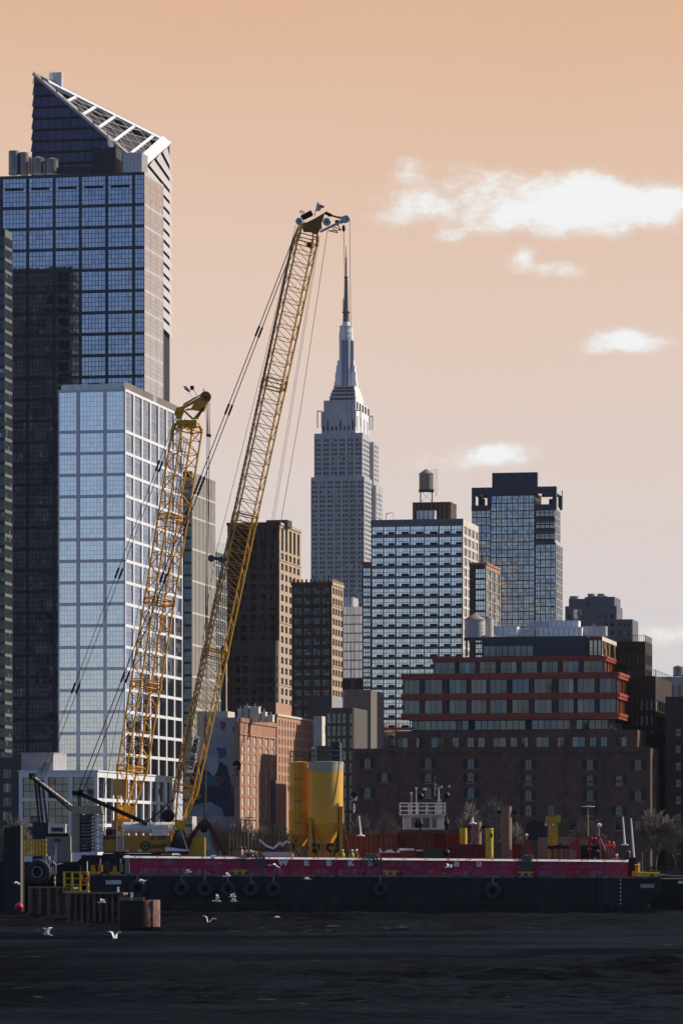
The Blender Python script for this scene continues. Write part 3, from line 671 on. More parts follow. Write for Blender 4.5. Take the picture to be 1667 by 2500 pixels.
def solid(pa, pb, pc, ytop, ybot, y0, m=LIM, m2=LIT):
    xb_ = s.X(pb, y0); xa_ = s.X(pa, y0); yb_ = s.D(pc, xb_); z0_ = s.Z(ybot, xb_, y0); z1_ = s.Z(ytop, xb_, y0)
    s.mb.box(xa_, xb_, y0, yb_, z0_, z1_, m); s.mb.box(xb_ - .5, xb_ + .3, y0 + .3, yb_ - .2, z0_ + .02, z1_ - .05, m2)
    return xa_, xb_, y0, yb_, z0_, z1_
g = solid(785, 867, 900, 1003, 1060, 14)
for i in range(8): # dark slots of the upper setback
    u = g[0] + (g[1] - g[0]) * (i + .5) / 8; s.b('F', u - .6, u + .6, g[2], .05, .3, g[4] + 3, g[4] + 6 + 4 * (i % 3 == 1), DGR)
for i in range(4): v = g[2] + (g[3] - g[2]) * (i + .5) / 4; s.b('R', v - 2, v + 2, g[1], .35, .6, g[4] + 3, g[5] - 3, LIM)
g = solid(790, 867, 901, 976, 1003, 15)
for i in range(5): v = g[2] + (g[3] - g[2]) * (i + .5) / 5; s.b('R', v - 2.5, v + 2.5, g[1], .35, .7, g[4] + 2, g[5] - 1, DGR)
for (pa, pb, pc, yt, yb_) in ((804, 867, 887, 966, 976), (807, 866, 885, 957, 966), (810, 865.5, 882, 950, 957), (814, 864, 878, 941, 950)): 
    g = solid(pa, pb, pc, yt, yb_, 17, LIM, WHS)  # white slab on the right paints in the sunlit edge
    s.b('F', g[0] + 1, g[1] - .5, g[2], .05, .4, g[4] + .5, g[4] + 1.4, BLK)
k = MB()   # railing frames round the observation deck
for (pa, pb, ya, yb_) in ((775, 785, 1001, 1042), (868, 880, 1001, 1042), (902, 909, 1016, 1050)):
    A, B_ = s.X(pa, 12), s.X(pb, 12); z0_, z1_ = s.Z(yb_, 0, 12), s.Z(ya, 0, 12)
    k.tube((A, 12, z0_), (A, 12, z1_), .45, .45, 5, STL); k.tube((A, 12, z1_), (B_, 12, z1_), .4, .4, 5, STL); k.tube((B_, 12, z0_), (B_, 12, z1_), .4, .4, 5, STL)
k.build('deck_frame', s.root)
# mooring mast: octagonal shaft with four stepped wings, drum, dome and aerial
yc = 40.0; xc = s.X(844.7, yc); pxm = (s.p + s.w * xc + s.d * yc).y / F
zz = lambda py: s.Z(py, xc, yc)
k = MB(); hw = 17 * pxm
GLM = glass('mast strip glass', (.26, .30, .42), refl=.5, npale=0)
k.lathe((xc, yc, 0), [(hw, zz(948)), (hw, zz(830)), (hw * 1.03, zz(829)), (hw * 1.03, zz(822)), (hw, zz(821)), (hw, zz(810)), (hw * .92, zz(808)), (hw * .9, zz(799)), (hw * .98, zz(798)), (hw * .98, zz(796)), (hw * .62, zz(795)), (hw * .5, zz(788)), (hw * .4, zz(783))], 24, LIT, smooth=False)
k.build('mast_shaft', s.root)
k = MB()
for i in range(6):
    for sgn in (0, 1):
        u = xc - hw * .55 + hw * 1.1 * (i + .15) / 6
        if sgn == 0: k.box(u, u + hw * 1.1 / 6 * .7, yc - hw * 1.02, yc - hw * .7, zz(946), zz(832), GLM if i not in (2,) else NAVY)
        else: k.box(xc + hw * .7, xc + hw * 1.02, yc - hw * .55 + hw * 1.1 * (i + .15) / 6, yc - hw * .55 + hw * 1.1 * (i + .85) / 6, zz(946), zz(832), GLM)
k.build('mast_window', s.root)
k = MB()
for (ax, ay) in ((-1, 0), (1, 0), (0, 1), (0, -1)):
    for (r_, yt, th_) in ((1.62, 932, .62), (1.5, 910, .56), (1.36, 893, .5), (1.2, 880, .44)):
        if (ax, ay) == (0, -1): continue
        rr_ = hw * r_
        if ax: k.box(xc + ax * hw * .5, xc + ax * rr_, yc - hw * th_, yc + hw * th_, zz(948), zz(yt), WHS if ax > 0 else LIT)  # right wing whiter than the left, sunlight put into its colour
        else: k.box(xc - hw * th_ * .98, xc + hw * th_ * .98, yc + hw * .5, yc + rr_, zz(948), zz(yt), LIT)
k.build('mast_buttress', s.root)
k = MB(); a = lambda w: w * pxm
k.lathe((xc, yc, 0), [(a(8), zz(790)), (a(7), zz(764)), (a(10), zz(763)), (a(10), zz(761)), (a(5), zz(760)), (a(4.2), zz(720)), (a(3.4), zz(680)), (a(5.5), zz(677)), (a(5.5), zz(675)), (a(1.6), zz(674)), (a(1.3), zz(640)), (a(.6), zz(600))], 10, mat('aerial steel', (.12, .12, .14), .6, .3))
for i in range(16):
    y_ = 785 - i * 6.6; z_ = zz(y_); w_ = a(8.5 - 3.5 * i / 16)
    k.box(xc - w_, xc + w_, yc - .5, yc + .5, z_, z_ + .5, MATS['aerial steel']); k.box(xc - .5, xc + .5, yc - w_, yc + w_, z_ + 1, z_ + 1.5, MATS['aerial steel'])
k.tube((xc - a(6.5), yc, zz(765)), (xc - a(6.5), yc, zz(728)), .5, .4, 5, MATS['aerial steel'])
for i in range(14): k.box(xc - a(2.2), xc + a(2.2), yc - .4, yc + .4, zz(672 - i * 3.2), zz(672 - i * 3.2) + .5, MATS['aerial steel'])
k.build('aerial', s.root)
s.done()
# ---- blue-white grid apartment tower
b = Bld('grid_apartment_tower', 'blue grey apartment tower with rows of white windows and black grilles', 1130, 1250)
zt = b.Z(1266); xa = b.X(906); yb = b.D(1168); pz = 1250 / F
FRM = mat('blue grey frame', (.12, .13, .155), .55, .2, .12)
rw = []; tops = [1281, 1308, 1334, 1358] + [1383.5 + 24.75 * i for i in range(19)]
for q in tops: rw.append((b.Z(q + 21), b.Z(q + 2)))
rw = rw[::-1]
qs = [(906.5, 965), (968, 1070), (1072, 1129)]
cols = []
for p0, p1, n in ((907.5, 964, 2), (967, 1069, 3), (1072, 1128.5, 2)):
    cols += lin(b.X(p0), b.X(p1), n, .25, 0)
def grid_win(c, r): return (5 if c in (2, 3, 4) else 4, 2, GLW, FRM, .13)
b.tier(xa, 0, 0, yb, 0, zt, (cols, rw, grid_win), (lin(0, yb, 4, 1.2), rw, (2, 2, GLW, CRM, .12), CRM), m=FRM, rec=.3, spro=.05) if False else b.tier(xa, 0, 0, yb, 0, zt, (cols, rw, grid_win), (lin(0, yb, 4, 1.2), rw, (2, 2, GLW, CRM, .12), CRM), m=FRM, rec=.3)
k = MB()
for (a_, c_) in cols:
    for (z0, z1) in rw:
        w_ = c_ - a_; k.box(a_ + w_ * .42, c_ - w_ * .06, -.06, .2, z0 + .05, z0 + (z1 - z0) * .3, BLK) if (z1 - z0) < 4 else None
b.part('air_grille', k, kind='stuff')
b.mb.box(xa - .1, .1, -.12, -.01, zt - 3.4 * .62, zt - .01, FRM)
w0 = b.X(884, 5); w1 = b.X(906, 5); zw = b.Z(1379, w1, 5)
rw2 = [(q - 1.25, q + 1.25) for q in [zw - 2.2 - 3.1 * i for i in range(22)]][::-1]
b.tier(w0, min(w1, xa) - .02, 5, yb - 1, 0, zw, (lin(w0, min(w1, xa), 1, .3), rw2, (3, 2, GLW, FRM, .25)), None, m=FRM, rec=.3)
b.mb.box(w0 - .2, xa - .03, 4.8, 6, zw + .01, zw + .9, RST)
b.done()
ph = roof_box(b, 1007, 1100, 1227, 1268, 6, 17, 'penthouse', 'dark red brick penthouse under the water tank', 'penthouse', BRN, None, mat('red parapet', (.2, .1, .07), .8))
roof_box(b, 1017, 1062, 1246, 1268, 2, 5.5, 'cooling_unit', 'white louvred cooling unit in front of the red penthouse', 'cooling unit', WHS, None, DGR)
roof_tank(b, 1023, 1058, 1144, 1228, 11, 'wooden water tank with ladder on steel legs above the apartment tower', legs=.38, m=WOOD, ladder=True)
k = MB()
tt = thing('davit', 'thin steel davit frame on the left end of the apartment tower roof', 'davit', b.pw(b.X(950, 4), 4, b.Z(1268)), -b.th)
k.tube((-1, 0, 0), (-1, 0, 2.6), .09, .09, 5, STL); k.tube((-1, 0, 2.6), (1.3, 0, 2.7), .09, .09, 5, STL); k.tube((1.3, 0, 0), (1.3, 0, 2.7), .06, .06, 5, STL); k.tube((-1, 0, 1.9), (-.2, 0, 2.6), .06, .06, 5, STL); k.build('frame', tt)
# ---- annexe right of it
b = Bld('brick_glass_annexe', 'small glass and orange brick tower right of the apartment tower', 1187, 1200)
zt = b.Z(1378); xa = b.X(1146); yb = b.D(1221)
rw = [(q - 1.4, q + 1.3) for q in [zt - 2.6 - 3.15 * i for i in range(20)]][::-1]
b.tier(xa, 0, 0, yb, 0, zt, (lin(b.X(1158), 0, 1, .3), rw, (4, 2, GLW, FRM, .2)), (lin(0, yb, 3, .5), rw, (2, 2, GLC, CRM, .12), CRM, ORB), m=BRN, rec=.3)
b.mb.box(xa - .2, .2, -.2, yb, zt, zt + .6, ORB)
b.done()
def shrub(name, label, loc, h, group=None):
    t = thing(name, label, 'shrub', loc, 0, group); k = MB(); rg = random.Random(h)
    m_ = mat('evergreen leaves', (.03, .05, .02), .8, 0, .4, 2)
    for i in range(160):
        a = rg.random() * 6.28; z = h * (.25 + .7 * rg.random()); r = h * .4 * rg.random() * (1.1 - z / h); c = V(r * math.cos(a), r * math.sin(a), z); d = V(rg.random() - .5, rg.random() - .5, rg.random() - .5) * h * .3; d2 = V(rg.random() - .5, rg.random() - .5, rg.random() - .5) * h * .2
        k.face([c, c + d, c + d2], m_)
    k.build('foliage', t); k = MB(); k.tube((0, 0, 0), (0, 0, h * .6), .1, .06, 6, WOOD); k.build('stem', t)
shrub('roof_shrub', 'small dark evergreen on the roof of the orange brick annexe', b.pw(-2, 4, zt + .6), 2.2)
# ---- dark wavy glass tower
b = Bld('dark_glass_tower', 'dark glass tower with open roof frame and distorted reflections', 1357, 1500)
zt = b.Z(1187); xa = b.X(1151); yb = b.D(1373); pz = 1500 / F
zo = b.Z(1232)      # sill of the roof frame openings
xs1 = b.X(1197); xs2 = b.X(1305)
rr = lambda top: [(q - 1.3, q + 1.3) for q in [top - 1.6 - 2.85 * i for i in range(50)] if q > 4][::-1]
R1 = rr(zo - 1.2)
b.tier(xa, xs1 - .01, .6, yb, 0, zo, (lin(xa, xs1, 4, .2), R1, (2, 2, GLD, DGR, .12)), None, m=DGR, rec=.15)
b.tier(xs1, xs2, 0, yb - .5, 0, b.Z(1203), (lin(xs1, xs2, 8, .2), rr(b.Z(1203) - .5), (2, 2, GLD, DGR, .12)), None, m=DGR, rec=.15)
zs = b.Z(1325)
b.tier(xs2 + .01, 0, .4, yb, 0, zs, (lin(xs2, 0, 4, .2), rr(zs - .3), (2, 2, GLD, DGR, .12)), (lin(.4, yb, 5, .25), rr(zs - .3), (2, 2, GLC, ALU, .12), ALU), m=DGR, rec=.15)
b.tier(xs2 + .02, -.7, 1.4, yb - .8, zs + .01, zo, (lin(xs2, -.7, 4, .2), [q for q in R1 if q[0] > zs + .6], (2, 2, GLC, DGR, .2)), (lin(1.4, yb - .8, 5, .25), [q for q in R1 if q[0] > zs + .6], (2, 2, GLC, ALU, .12), ALU), m=DGR, rec=.15)
for q in (1270, 1298, 1323): # planted terraces
    z = b.Z(q); b.mb.box(xs2 + .2, -.2, -.9, 1.4, z - .5, z, FRM); b.mb.box(xs2 + .3, -.3, -.85, -.7, z + .01, z + 1.2, DGR)
for (p0, p1) in ((1151, 1159), (1189, 1200.5), (1348, 1357.5)):
    b.mb.box(b.X(p0), b.X(p1), .05, 2.2, zo - .5, zt - .02, NAVY)
    b.mb.box(b.X(p0), b.X(p1), yb - 2.2, yb - .1, zo - .5, zt - .02, NAVY)
b.mb.box(xa, -.01, 0, 2.4, zt - 2.4, zt, NAVY); b.mb.box(xa, -.01, yb - 2.4, yb, zt - 2.4, zt, NAVY)
b.mb.box(xa + .01, xa + 2, 2.41, yb - 2.41, zt - 2.3, zt - .01, NAVY); b.mb.box(-2, -.02, 2.41, yb - 2.41, zt - 2.3, zt - .01, ALU)
b.mb.box(xa - .05, b.X(1199), -.1, 2, zo - 1.8, zo + .2, NAVY); b.mb.box(b.X(1306), 0.05, -.1, 2, zo - 1.8, zo + .2, NAVY)
b.mb.box(b.X(1165), b.X(1175), 5, 9, zo, zo + 3.2, BLK); b.mb.box(b.X(1335), b.X(1347), 5, 9, zo, zo + 2.6, BLK)
x0, x1 = b.X(1201, 1), b.X(1311, 1); b.mb.box(x0, x1, 1, b.D(1321, x1), b.Z(1206), b.Z(1151), NAVY); b.mb.box(x1 - .2, x1 + .25, 1.2, b.D(1321, x1) - .1, b.Z(1206), b.Z(1152), ALU)  # pale slab paints the sunlit right side of the penthouse
b.done()
# ---- far grey blocks on the right
b = Bld('grey_stepped_block', 'distant grey stepped block with roof tanks right of the dark glass tower', 1505, 1700)
for (p0, p1, yt, y0) in ((1379, 1505, 1479, 0), (1388, 1432, 1462, 3), (1427, 1500, 1457, 4), (1440, 1480, 1455, 8), (1505, 1544, 1512, .5)):
    x0, x1 = b.X(p0, y0), b.X(p1, y0); z1 = b.Z(yt, x1, y0)
    b.tier(x0 + .03, x1 - .03, y0, y0 + 20, 0, z1, (lin(x0, x1, max(3, int((x1 - x0) / 2.6)), 1.2), [(q, q + 1.6) for q in [b.Z(1570) + 3.4 * i for i in range(8)] if q + 3 < z1], (1, 1, GLT, DGR, .2)), None, m=mat('slate grey wall', (.13, .13, .15), .8, 0, .1), rec=.2)
b.done()
for p0, p1, yt, lab in ((1390, 1412, 1458, 'pale drum tank on the left of the distant grey block'), (1434, 1452, 1452, 'left one of two small tanks on the top tier of the distant grey block'), (1458, 1476, 1452, 'right one of two small tanks on the top tier of the distant grey block')):
    roof_tank(b, p0, p1, yt - 2, yt + 18, 9, lab, cone=False, m=mat('grey tank', (.22, .22, .23), .7), legs=.3)
b = Bld('pale_distant_building', 'pale grey distant building under a dark tank at the right edge', 1720, 1600)
zt = b.Z(1652); xa = b.X(1597)
b.tier(xa, 0, 0, 30, 0, zt, (lin(xa, 0, 7, 1.2), [(q, q + 1.7) for q in [zt - 3 - 3.6 * i for i in range(12)]], (1, 1, GLT, DGR, .2)), None, m=mat('pale grey wall', (.36, .35, .34), .8), rec=.25)
b.done()
roof_tank(b, 1643, 1668, 1624, 1658, 4, 'dark round tank at the right edge above the pale distant building', legs=.25, m=STK)
# ---- the old brick warehouse with a new steel top
b = Bld('brick_warehouse', 'old brown brick warehouse with arched shuttered windows and red steel storeys on top', 1588, 1000)
zt = b.Z(1827); xa = b.X(858); yb = b.D(1640)
k = 1000 / F
b.core.box(xa + .3, -.5, .5, yb, 0, zt - .5, CORE)
b.mb.box(xa, 0, 0, .45, 0, zt, BRK); b.mb.box(-.45, -.003, .46, yb, 0, zt - .003, BRK); b.mb.box(xa, xa + .4, .46, yb, 0, zt - .004, BRK); b.mb.box(xa + .41, -.46, .46, yb - .1, zt - .6, zt - .4, GRY)
for i in range(60):   # corbel table
    u = xa + (-xa) * (i + .2) / 60; b.mb.box(u, u + (-xa) / 60 * .55, -.3, -.003, zt - 1.5, zt - .8, BRK)
b.mb.box(xa, .1, -.32, -.004, zt - .79, zt + .25, BRK); b.mb.box(xa, .05, -.18, -.004, zt - 8.4, zt - 8.0, BRK)
for q in (1266, 1375, 1480, 970, 1590):
    u = min(b.X(q), -.4); b.mb.box(u - .35, u + .35, -.22, -.005, 0, zt - 1.6, BRK)
b.mb.box(b.X(1477) - .1, b.X(1477) + .1, -.4, -.23, 0, zt - 1.6, DGR)   # downpipe
SHU = mat('slate blue iron shutter', (.022, .032, .042), .7, .1, .25, 1.5); SIL = mat('stone sill', (.28, .25, .23), .85)
def arched(name, w, h, arch=True):
    """arched opening: frame, pane; shutters come as children"""
    f = MB(); n = 8
    def outline(w_, h_, o):
        if not arch: return [(-w_ / 2, o, 0), (w_ / 2, o, 0), (w_ / 2, o, h_), (-w_ / 2, o, h_)]
        return [(-w_ / 2, o, 0), (w_ / 2, o, 0)] + [(w_ / 2 * math.cos(math.pi * i / n), o, h_ - w_ / 2 + w_ / 2 * math.sin(math.pi * i / n)) for i in range(n + 1)]
    f.prism(outline(w, h, .0), (0, .5, 0), DGR); a = [V(q) for q in outline(w * .84, h * .95, -.02)]; f.face([q + V(0, 0, h * .03) for q in a], GLWH)
    f.box(-w * .03, w * .03, -.06, -.021, h * .03, h * .95, DGR); f.box(-w * .42, w * .42, -.058, -.021, h * .46, h * .5, DGR)
    f.box(-w * .62, w * .62, -.25, 0, -.22, -.01, SIL)
    return f
AW, AH = 1.75, 2.5
wmesh = arched('window', AW, AH).mesh('window'); wsq = arched('window', 1.55, 2.3, False).mesh('window')
sh = MB(); sh.box(-.48, .48, -.06, .02, 0, AH * .93, SHU)
for i in range(7): sh.box(-.42, .42, -.09, -.061, .15 + i * .33, .36 + i * .33, SHU)
shm = sh.mesh('shutter')
def put_window(px, py, me, shut=True, off=-.03, hh=AH):
    x = b.X(px); o = bpy.data.objects.new('window', me); COL.objects.link(o); o.parent = b.root; o.location = (x, off, b.Z(py, x) - hh / 2)
    if shut:
        for s_ in (-1, 1):
            c = bpy.data.objects.new('shutter', shm); COL.objects.link(c); c.parent = o; c.location = (s_ * (AW / 2 + .52), -.05 + .0, .02)
zp = lambda q: 1530 + q / 1.943
xp = lambda q: 860 + q / 1.943
for cxz, ys in ((72, (650, 790)), (152, (718,)), (360, (650, 720, 790)), (562, (650, 718, 790)), (835, (655, 728, 800, 873)), (1127, (655, 728, 800, 873)), (1265, (730, 873)), (1355, (655, 803))):
    for y_ in ys: put_window(xp(cxz), zp(y_), wmesh)
for cxz, y_ in ((943, 870), (1042, 945), (1133, 945), (1265, 945), (1355, 945), (560, 880), (360, 880), (660, 945)): put_window(xp(cxz), zp(y_), wsq, False, hh=2.3)
# round headed gateway
ga = MB(); w_ = 5.2; pts = [(-w_ / 2, -.05, 0), (w_ / 2, -.05, 0)] + [(w_ / 2 * math.cos(math.pi * i / 10), -.05, 3.2 + 1.6 * math.sin(math.pi * i / 10)) for i in range(11)]
ga.prism(pts, (0, .5, 0), CORE); o = ga.build('gateway', b.root); o.location = (b.X(1308), 0, b.Z(2052))
for i in range(8):   # side windows
    for j in range(4):
        v = 2 + yb * (i + .2) / 9
        b.mb.box(-.1, .03, v, v + 1.2, zt - 5.5 - j * 6, zt - 2.5 - j * 6, SHU)
# set-back brick storey with plain windows
def tierp(p0, p1, pc, ytop, ybot, y0, Fr, Rt, m, **kw):
    x0, x1 = b.X(p0, y0), b.X(p1, y0); y1 = b.D(pc, x1); z0, z1 = b.Z(ybot, x1, y0), b.Z(ytop, x1, y0)
    Fr2 = Fr(x0, x1, z0, z1, y0) if Fr else None; Rt2 = Rt(y0, y1, z0, z1) if Rt else None
    b.tier(x0, x1, y0, y1, z0, z1, Fr2, Rt2, m=m, **kw); return x0, x1, y0, y1, z0, z1
wx = [(210, 262), (302, 332), (373, 434), (474, 504), (545, 575), (596, 626), (668, 727), (750, 780), (802, 832), (872, 931), (973, 1003), (1043, 1102), (1125, 1155), (1178, 1208), (1250, 1300)]
tierp(966, 1556, 1580, 1782, 1830, 3, lambda x0, x1, z0, z1, y0: ([(b.X(xp(p), y0), b.X(xp(q), y0)) for p, q in wx], [(b.Z(1823, x1, y0), b.Z(1799, x1, y0))], (2, 1, GLR, DGR, .12)), None, BRK, rec=.3)
GLN = MATS['room glass']
tierp(1005, 1500, 1540, 1752, 1783, 6, lambda x0, x1, z0, z1, y0: (lin(x0, x1, 32, .12), [(z0 + .3, z1 - .6)], (1, 1, GLN, DGR, .06)), lambda y0, y1, z0, z1: (lin(y0, y1, 6, .3), [(z0 + .3, z1 - .6)], (1, 1, GLN, DGR, .06)), DGR, rec=.2)
AMB = glass('amber side glass', (.5, .36, .2), dark=(.10, .05, .02), refl=.3, npale=.2, pale=(.4, .22, .1))  # amber tinted panes for the right-hand faces
def steel(p0, p1, pc, bands_, y0, wins):
    """red steel storeys: bands_ = list of (top, bottom) photo rows of the red beams"""
    x0, x1 = b.X(p0, y0), b.X(p1, y0); y1 = b.D(pc, x1)
    za = b.Z(bands_[-1][1], x1, y0); zb = b.Z(bands_[0][0], x1, y0)
    rows = []
    for (u, v), (u2, v2) in zip(bands_, bands_[1:]): rows.append((b.Z(u2, x1, y0) + .05, b.Z(v, x1, y0) - .05))
    rows = rows[::-1]
    cols = [(b.X(xp(p), y0 + .8), b.X(xp(q), y0 + .8)) for p, q in wins]
    cols = [(max(x0 + .1, p), min(x1 - .1, q)) for p, q in cols]
    b.tier(x0 + .05, x1, y0 + .8, y1, za + .2, zb - .1, (cols, rows, (3, 1, GLR, DGR, .09), DGR), (lin(y0 + .8, y1, 6, .5), rows, (4, 1, AMB, RST, .12), RST), m=DGR, rec=.3)
    for (u, v) in bands_:
        z1, z0 = b.Z(u, x1, y0), b.Z(v, x1, y0); h_ = z1 - z0
        b.mb.box(x0 - .3, x1 + .35, y0, y0 + .79, z0 + h_ * .55, z1, RST); b.mb.box(x0 - .15, x1 + .2, y0 + .15, y0 + .78, z0, z0 + h_ * .53, RST)
        b.mb.box(x1 + .05, x1 + .6, y0 + .8, y1, z0 + h_ * .5, z1 - .01, RST); b.mb.box(x1 + .05, x1 + .4, y0 + .8, y1 - .1, z0, z0 + h_ * .47, RST)
    k = MB(); z = zb - .02  # railing on top
    for i in range(40):
        u = x0 + (x1 - x0) * i / 39; k.box(u - .03, u + .03, y0 + .1, y0 + .16, z, z + 1.05, DGR)
    k.box(x0, x1, y0 + .1, y0 + .15, z + 1.06, z + 1.12, DGR); k.build('railing', b.root)
    for (u, v), (u2, v2) in zip(bands_, bands_[1:]):    # thin red posts in front of the dark piers
        for (p, q), (p2, q2) in zip(wins, wins[1:]):
            uu = b.X(xp((q + p2) / 2), y0); b.mb.box(uu - .12, uu + .12, y0 + .2, y0 + .5, b.Z(u2, x1, y0), b.Z(v, x1, y0) + .2, RST if random.random() < .5 else DGR)
    return x0, x1, y0, y1
steel(981, 1506, 1552, [(zp(215), zp(244)), (zp(313), zp(342)), (zp(408), zp(438))], 5,
      [(238, 318), (343, 425), (460, 540), (563, 635), (652, 732), (758, 836), (862, 944), (977, 1048), (1067, 1148), (1172, 1252)])
steel(1056, 1475, 1525, [(zp(139), zp(161)), (zp(217), zp(226))], 9,
      [(390, 485), (506, 582), (604, 680), (702, 778), (800, 876), (898, 974), (997, 1073), (1096, 1190)])
tierp(1176, 1434, 1470, zp(44), zp(141), 13, lambda x0, x1, z0, z1, y0: (lin(x0 + .3, b.X(xp(858), y0), 8, .15), [(z0 + .2, z0 + (z1 - z0) * .55)], (1, 1, GLN, DGR, .06)), None, mat('dark blue grey cladding', (.05, .058, .07), .6, 0, .1), rec=.2)
tierp(1436, 1470, 1515, zp(46), zp(141), 12, lambda x0, x1, z0, z1, y0: (lin(x0, x1, 3, .3), [(z0 + .3, z1 - 1)], (1, 2, GLC, RST, .1)), lambda y0, y1, z0, z1: (lin(y0, y1, 5, .4), [(z0 + .3, z1 - 1)], (2, 2, AMB, RST, .1), CRM), RST, rec=.25)
DKB = mat('shade darkened brick', (.04, .026, .022), .95, 0, .3, .3)
# brick mass at the back right, its shade put into the brick colour
dkF = lambda x0, x1, z0, z1, y0: (lin(x0, x1, 6, .7), [(z, z + 2.6) for z in [z0 + 2 + 3.9 * i for i in range(int((z1 - z0 - 3) / 3.9))]], (2, 1, GLE, DGR, .15))
dkR = lambda y0, y1, z0, z1: (lin(y0, y1, 6, .9), [(z, z + 2.6) for z in [z0 + 2 + 3.9 * i for i in range(int((z1 - z0 - 3) / 3.9))]], (2, 1, GLE, DGR, .15))
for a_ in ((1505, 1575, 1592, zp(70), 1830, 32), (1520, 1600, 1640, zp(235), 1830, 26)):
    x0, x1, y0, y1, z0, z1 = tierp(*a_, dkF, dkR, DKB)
    k = MB()
    for i in range(15): u = x0 + (x1 - x0) * i / 14; k.box(u - .05, u + .05, y0 + .1, y0 + .2, z1, z1 + 1.5, BLK)
    for i in range(12): u = y0 + .3 + (y1 - y0 - .4) * i / 11; k.box(x1 - .2, x1 - .1, u - .05, u + .05, z1, z1 + 1.5, BLK)
    k.box(x0, x1, y0 + .12, y0 + .18, z1 + 1.51, z1 + 1.6, BLK); k.box(x1 - .18, x1 - .12, y0 + .19, y1, z1 + 1.51, z1 + 1.6, BLK); k.build('railing', b.root)
b.done()
for i, (p0, p1, yt, yb_, lab) in enumerate(((1208, 1262, 1530, 1552, 'sloped white duct left of the long pale roof plant on the warehouse'), (1262, 1304, 1537, 1553, 'left low pale box in the warehouse roof plant row'), (1308, 1420, 1532, 1553, 'long pale boxed plant unit on the warehouse roof'), (1290, 1335, 1518, 1535, 'raised pale box near the middle of the warehouse roof'), (1340, 1412, 1516, 1534, 'raised long white unit with small steam pipe on the warehouse roof'), (1424, 1478, 1530, 1552, 'rightmost pale plant unit above the red steel corner'))):
    roof_box(b, p0, p1, yt, yb_, 16 + i, 20 + i, 'roof_plant', lab, 'roof plant', STL if i % 2 else WHS, None, ALU)
roof_tank(b, 1134, 1184, 1497, 1602, 17, 'large pale round water tank with tan cone roof left of the roof plant', legs=.42, m=mat('pale tank staves', (.50, .47, .44), .7, .1, .12, .8, streak=.25))
roof_tank(b, 1180, 1204, 1503, 1556, 22, 'smaller pale water tank tucked behind the large one', m=MATS['pale tank staves'])
# ---- dark building filling the right edge
b = Bld('dark_edge_building', 'dark brown unlit building at the right edge beside the brick warehouse', 1800, 1010)
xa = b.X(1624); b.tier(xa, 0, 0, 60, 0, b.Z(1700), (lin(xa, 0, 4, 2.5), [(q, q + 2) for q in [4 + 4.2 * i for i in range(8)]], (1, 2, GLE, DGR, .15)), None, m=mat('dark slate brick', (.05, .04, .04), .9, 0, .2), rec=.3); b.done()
# ---- the jumble between brick towers and the river
b = Bld('mural_building', 'grey white building with a big painted mural on its shaded wall', 583, 1060)
zt = b.Z(1752); xa = b.X(496); PLW = mat('greyish white plaster', (.34, .34, .36), .85, 0, .12, .3, streak=.2)
b.tier(xa, 0, 0, 24, 0, zt, (lin(b.X(552), b.X(576), 3, .6), [(z, z + 1.3) for z in [3 + 2.6 * i for i in range(12)]], (1, 1, GLK, DGR, .15)), None, m=PLW, rec=.15)
mu = MB()
def blob(pts, m, o): mu.face([(b.X(420 + x / 3.267), -o, b.Z(1700 + y / 3.267)) for x, y in pts], m)
mm = lambda n, c: mat('mural paint ' + n, c, .85, 0, .15, .5)
blob([(140, 560), (300, 470), (440, 560), (470, 700), (530, 820), (520, 960), (150, 960)], mm('navy', (.03, .04, .07)), .01)
blob([(250, 470), (330, 480), (375, 530), (360, 600), (330, 640), (290, 600), (255, 590)], mm('white', (.42, .40, .40)), .02)
blob([(170, 660), (260, 630), (370, 640), (420, 660), (370, 720), (250, 710)], mm('teal', (.05, .14, .19)), .03)
blob([(355, 670), (420, 640), (435, 650), (390, 690), (360, 690)], mm('rust', (.22, .07, .05)), .04)
blob([(160, 790), (210, 780), (245, 795), (210, 825), (160, 815)], mm('ochre', (.25, .20, .05)), .025)
blob([(380, 200), (430, 205), (425, 260), (395, 275)], mm('rust', (.22, .07, .05)), .02)
blob([(480, 250), (530, 235), (530, 275), (490, 290)], mm('magenta', (.16, .04, .10)), .02)
blob([(350, 410), (430, 415), (435, 480), (380, 500)], mm('blue', (.05, .10, .22)), .035)
blob([(300, 260), (350, 240), (410, 300), (400, 320), (330, 290)], mm('white', (.42, .40, .40)), .03)
blob([(140, 880), (300, 840), (400, 900), (420, 960), (150, 960)], mm('pale grey', (.25, .27, .31)), .045)
blob([(455, 720), (540, 700), (540, 780), (500, 800)], mm('teal', (.05, .14, .19)), .05)
mu.build('mural', b.root)
b.done()
b = Bld('cream_low_building', 'low cream building with flat roof behind the mural wall', 556, 1150)
xa = b.X(480); b.tier(xa, 0, 0, b.D(573), 0, b.Z(1737), None, None, m=mat('shaded cream wall', (.36, .33, .28), .8), side=CRM); b.done()  # front cream darkened in colour for shade, sunny side left bright
b = Bld('lit_brick_building', 'orange brick building with pairs of bright white windows in sunshine', 586, 1040)
zt = b.Z(1763); yb = b.D(673); WIN = mat('white blind', (.75, .73, .68), .7)
rw = rows_px(b, [1790, 1817, 1837] + [1861 + 27.6 * i for i in range(9)], 7)
GLB2 = glass('blind window glass', (.7, .66, .6), dark=(.5, .48, .44), refl=.1, npale=.92, pale=(.8, .78, .72))
b.tier(b.X(572), 0, 0, yb, 0, zt, None, (lin(0, yb, 6, yb * .095, yb * .05), rw, (1, 2, GLB2, WIN, .15)), m=ORB, rec=.3, side=ORB)
b.mb.box(-.2, .25, -.1, yb, zt, zt + 1.1, ORB); b.mb.box(-.1, .2, 0, yb, zt - 3.2, zt - 2.9, PNK)
b.done()
rb = b
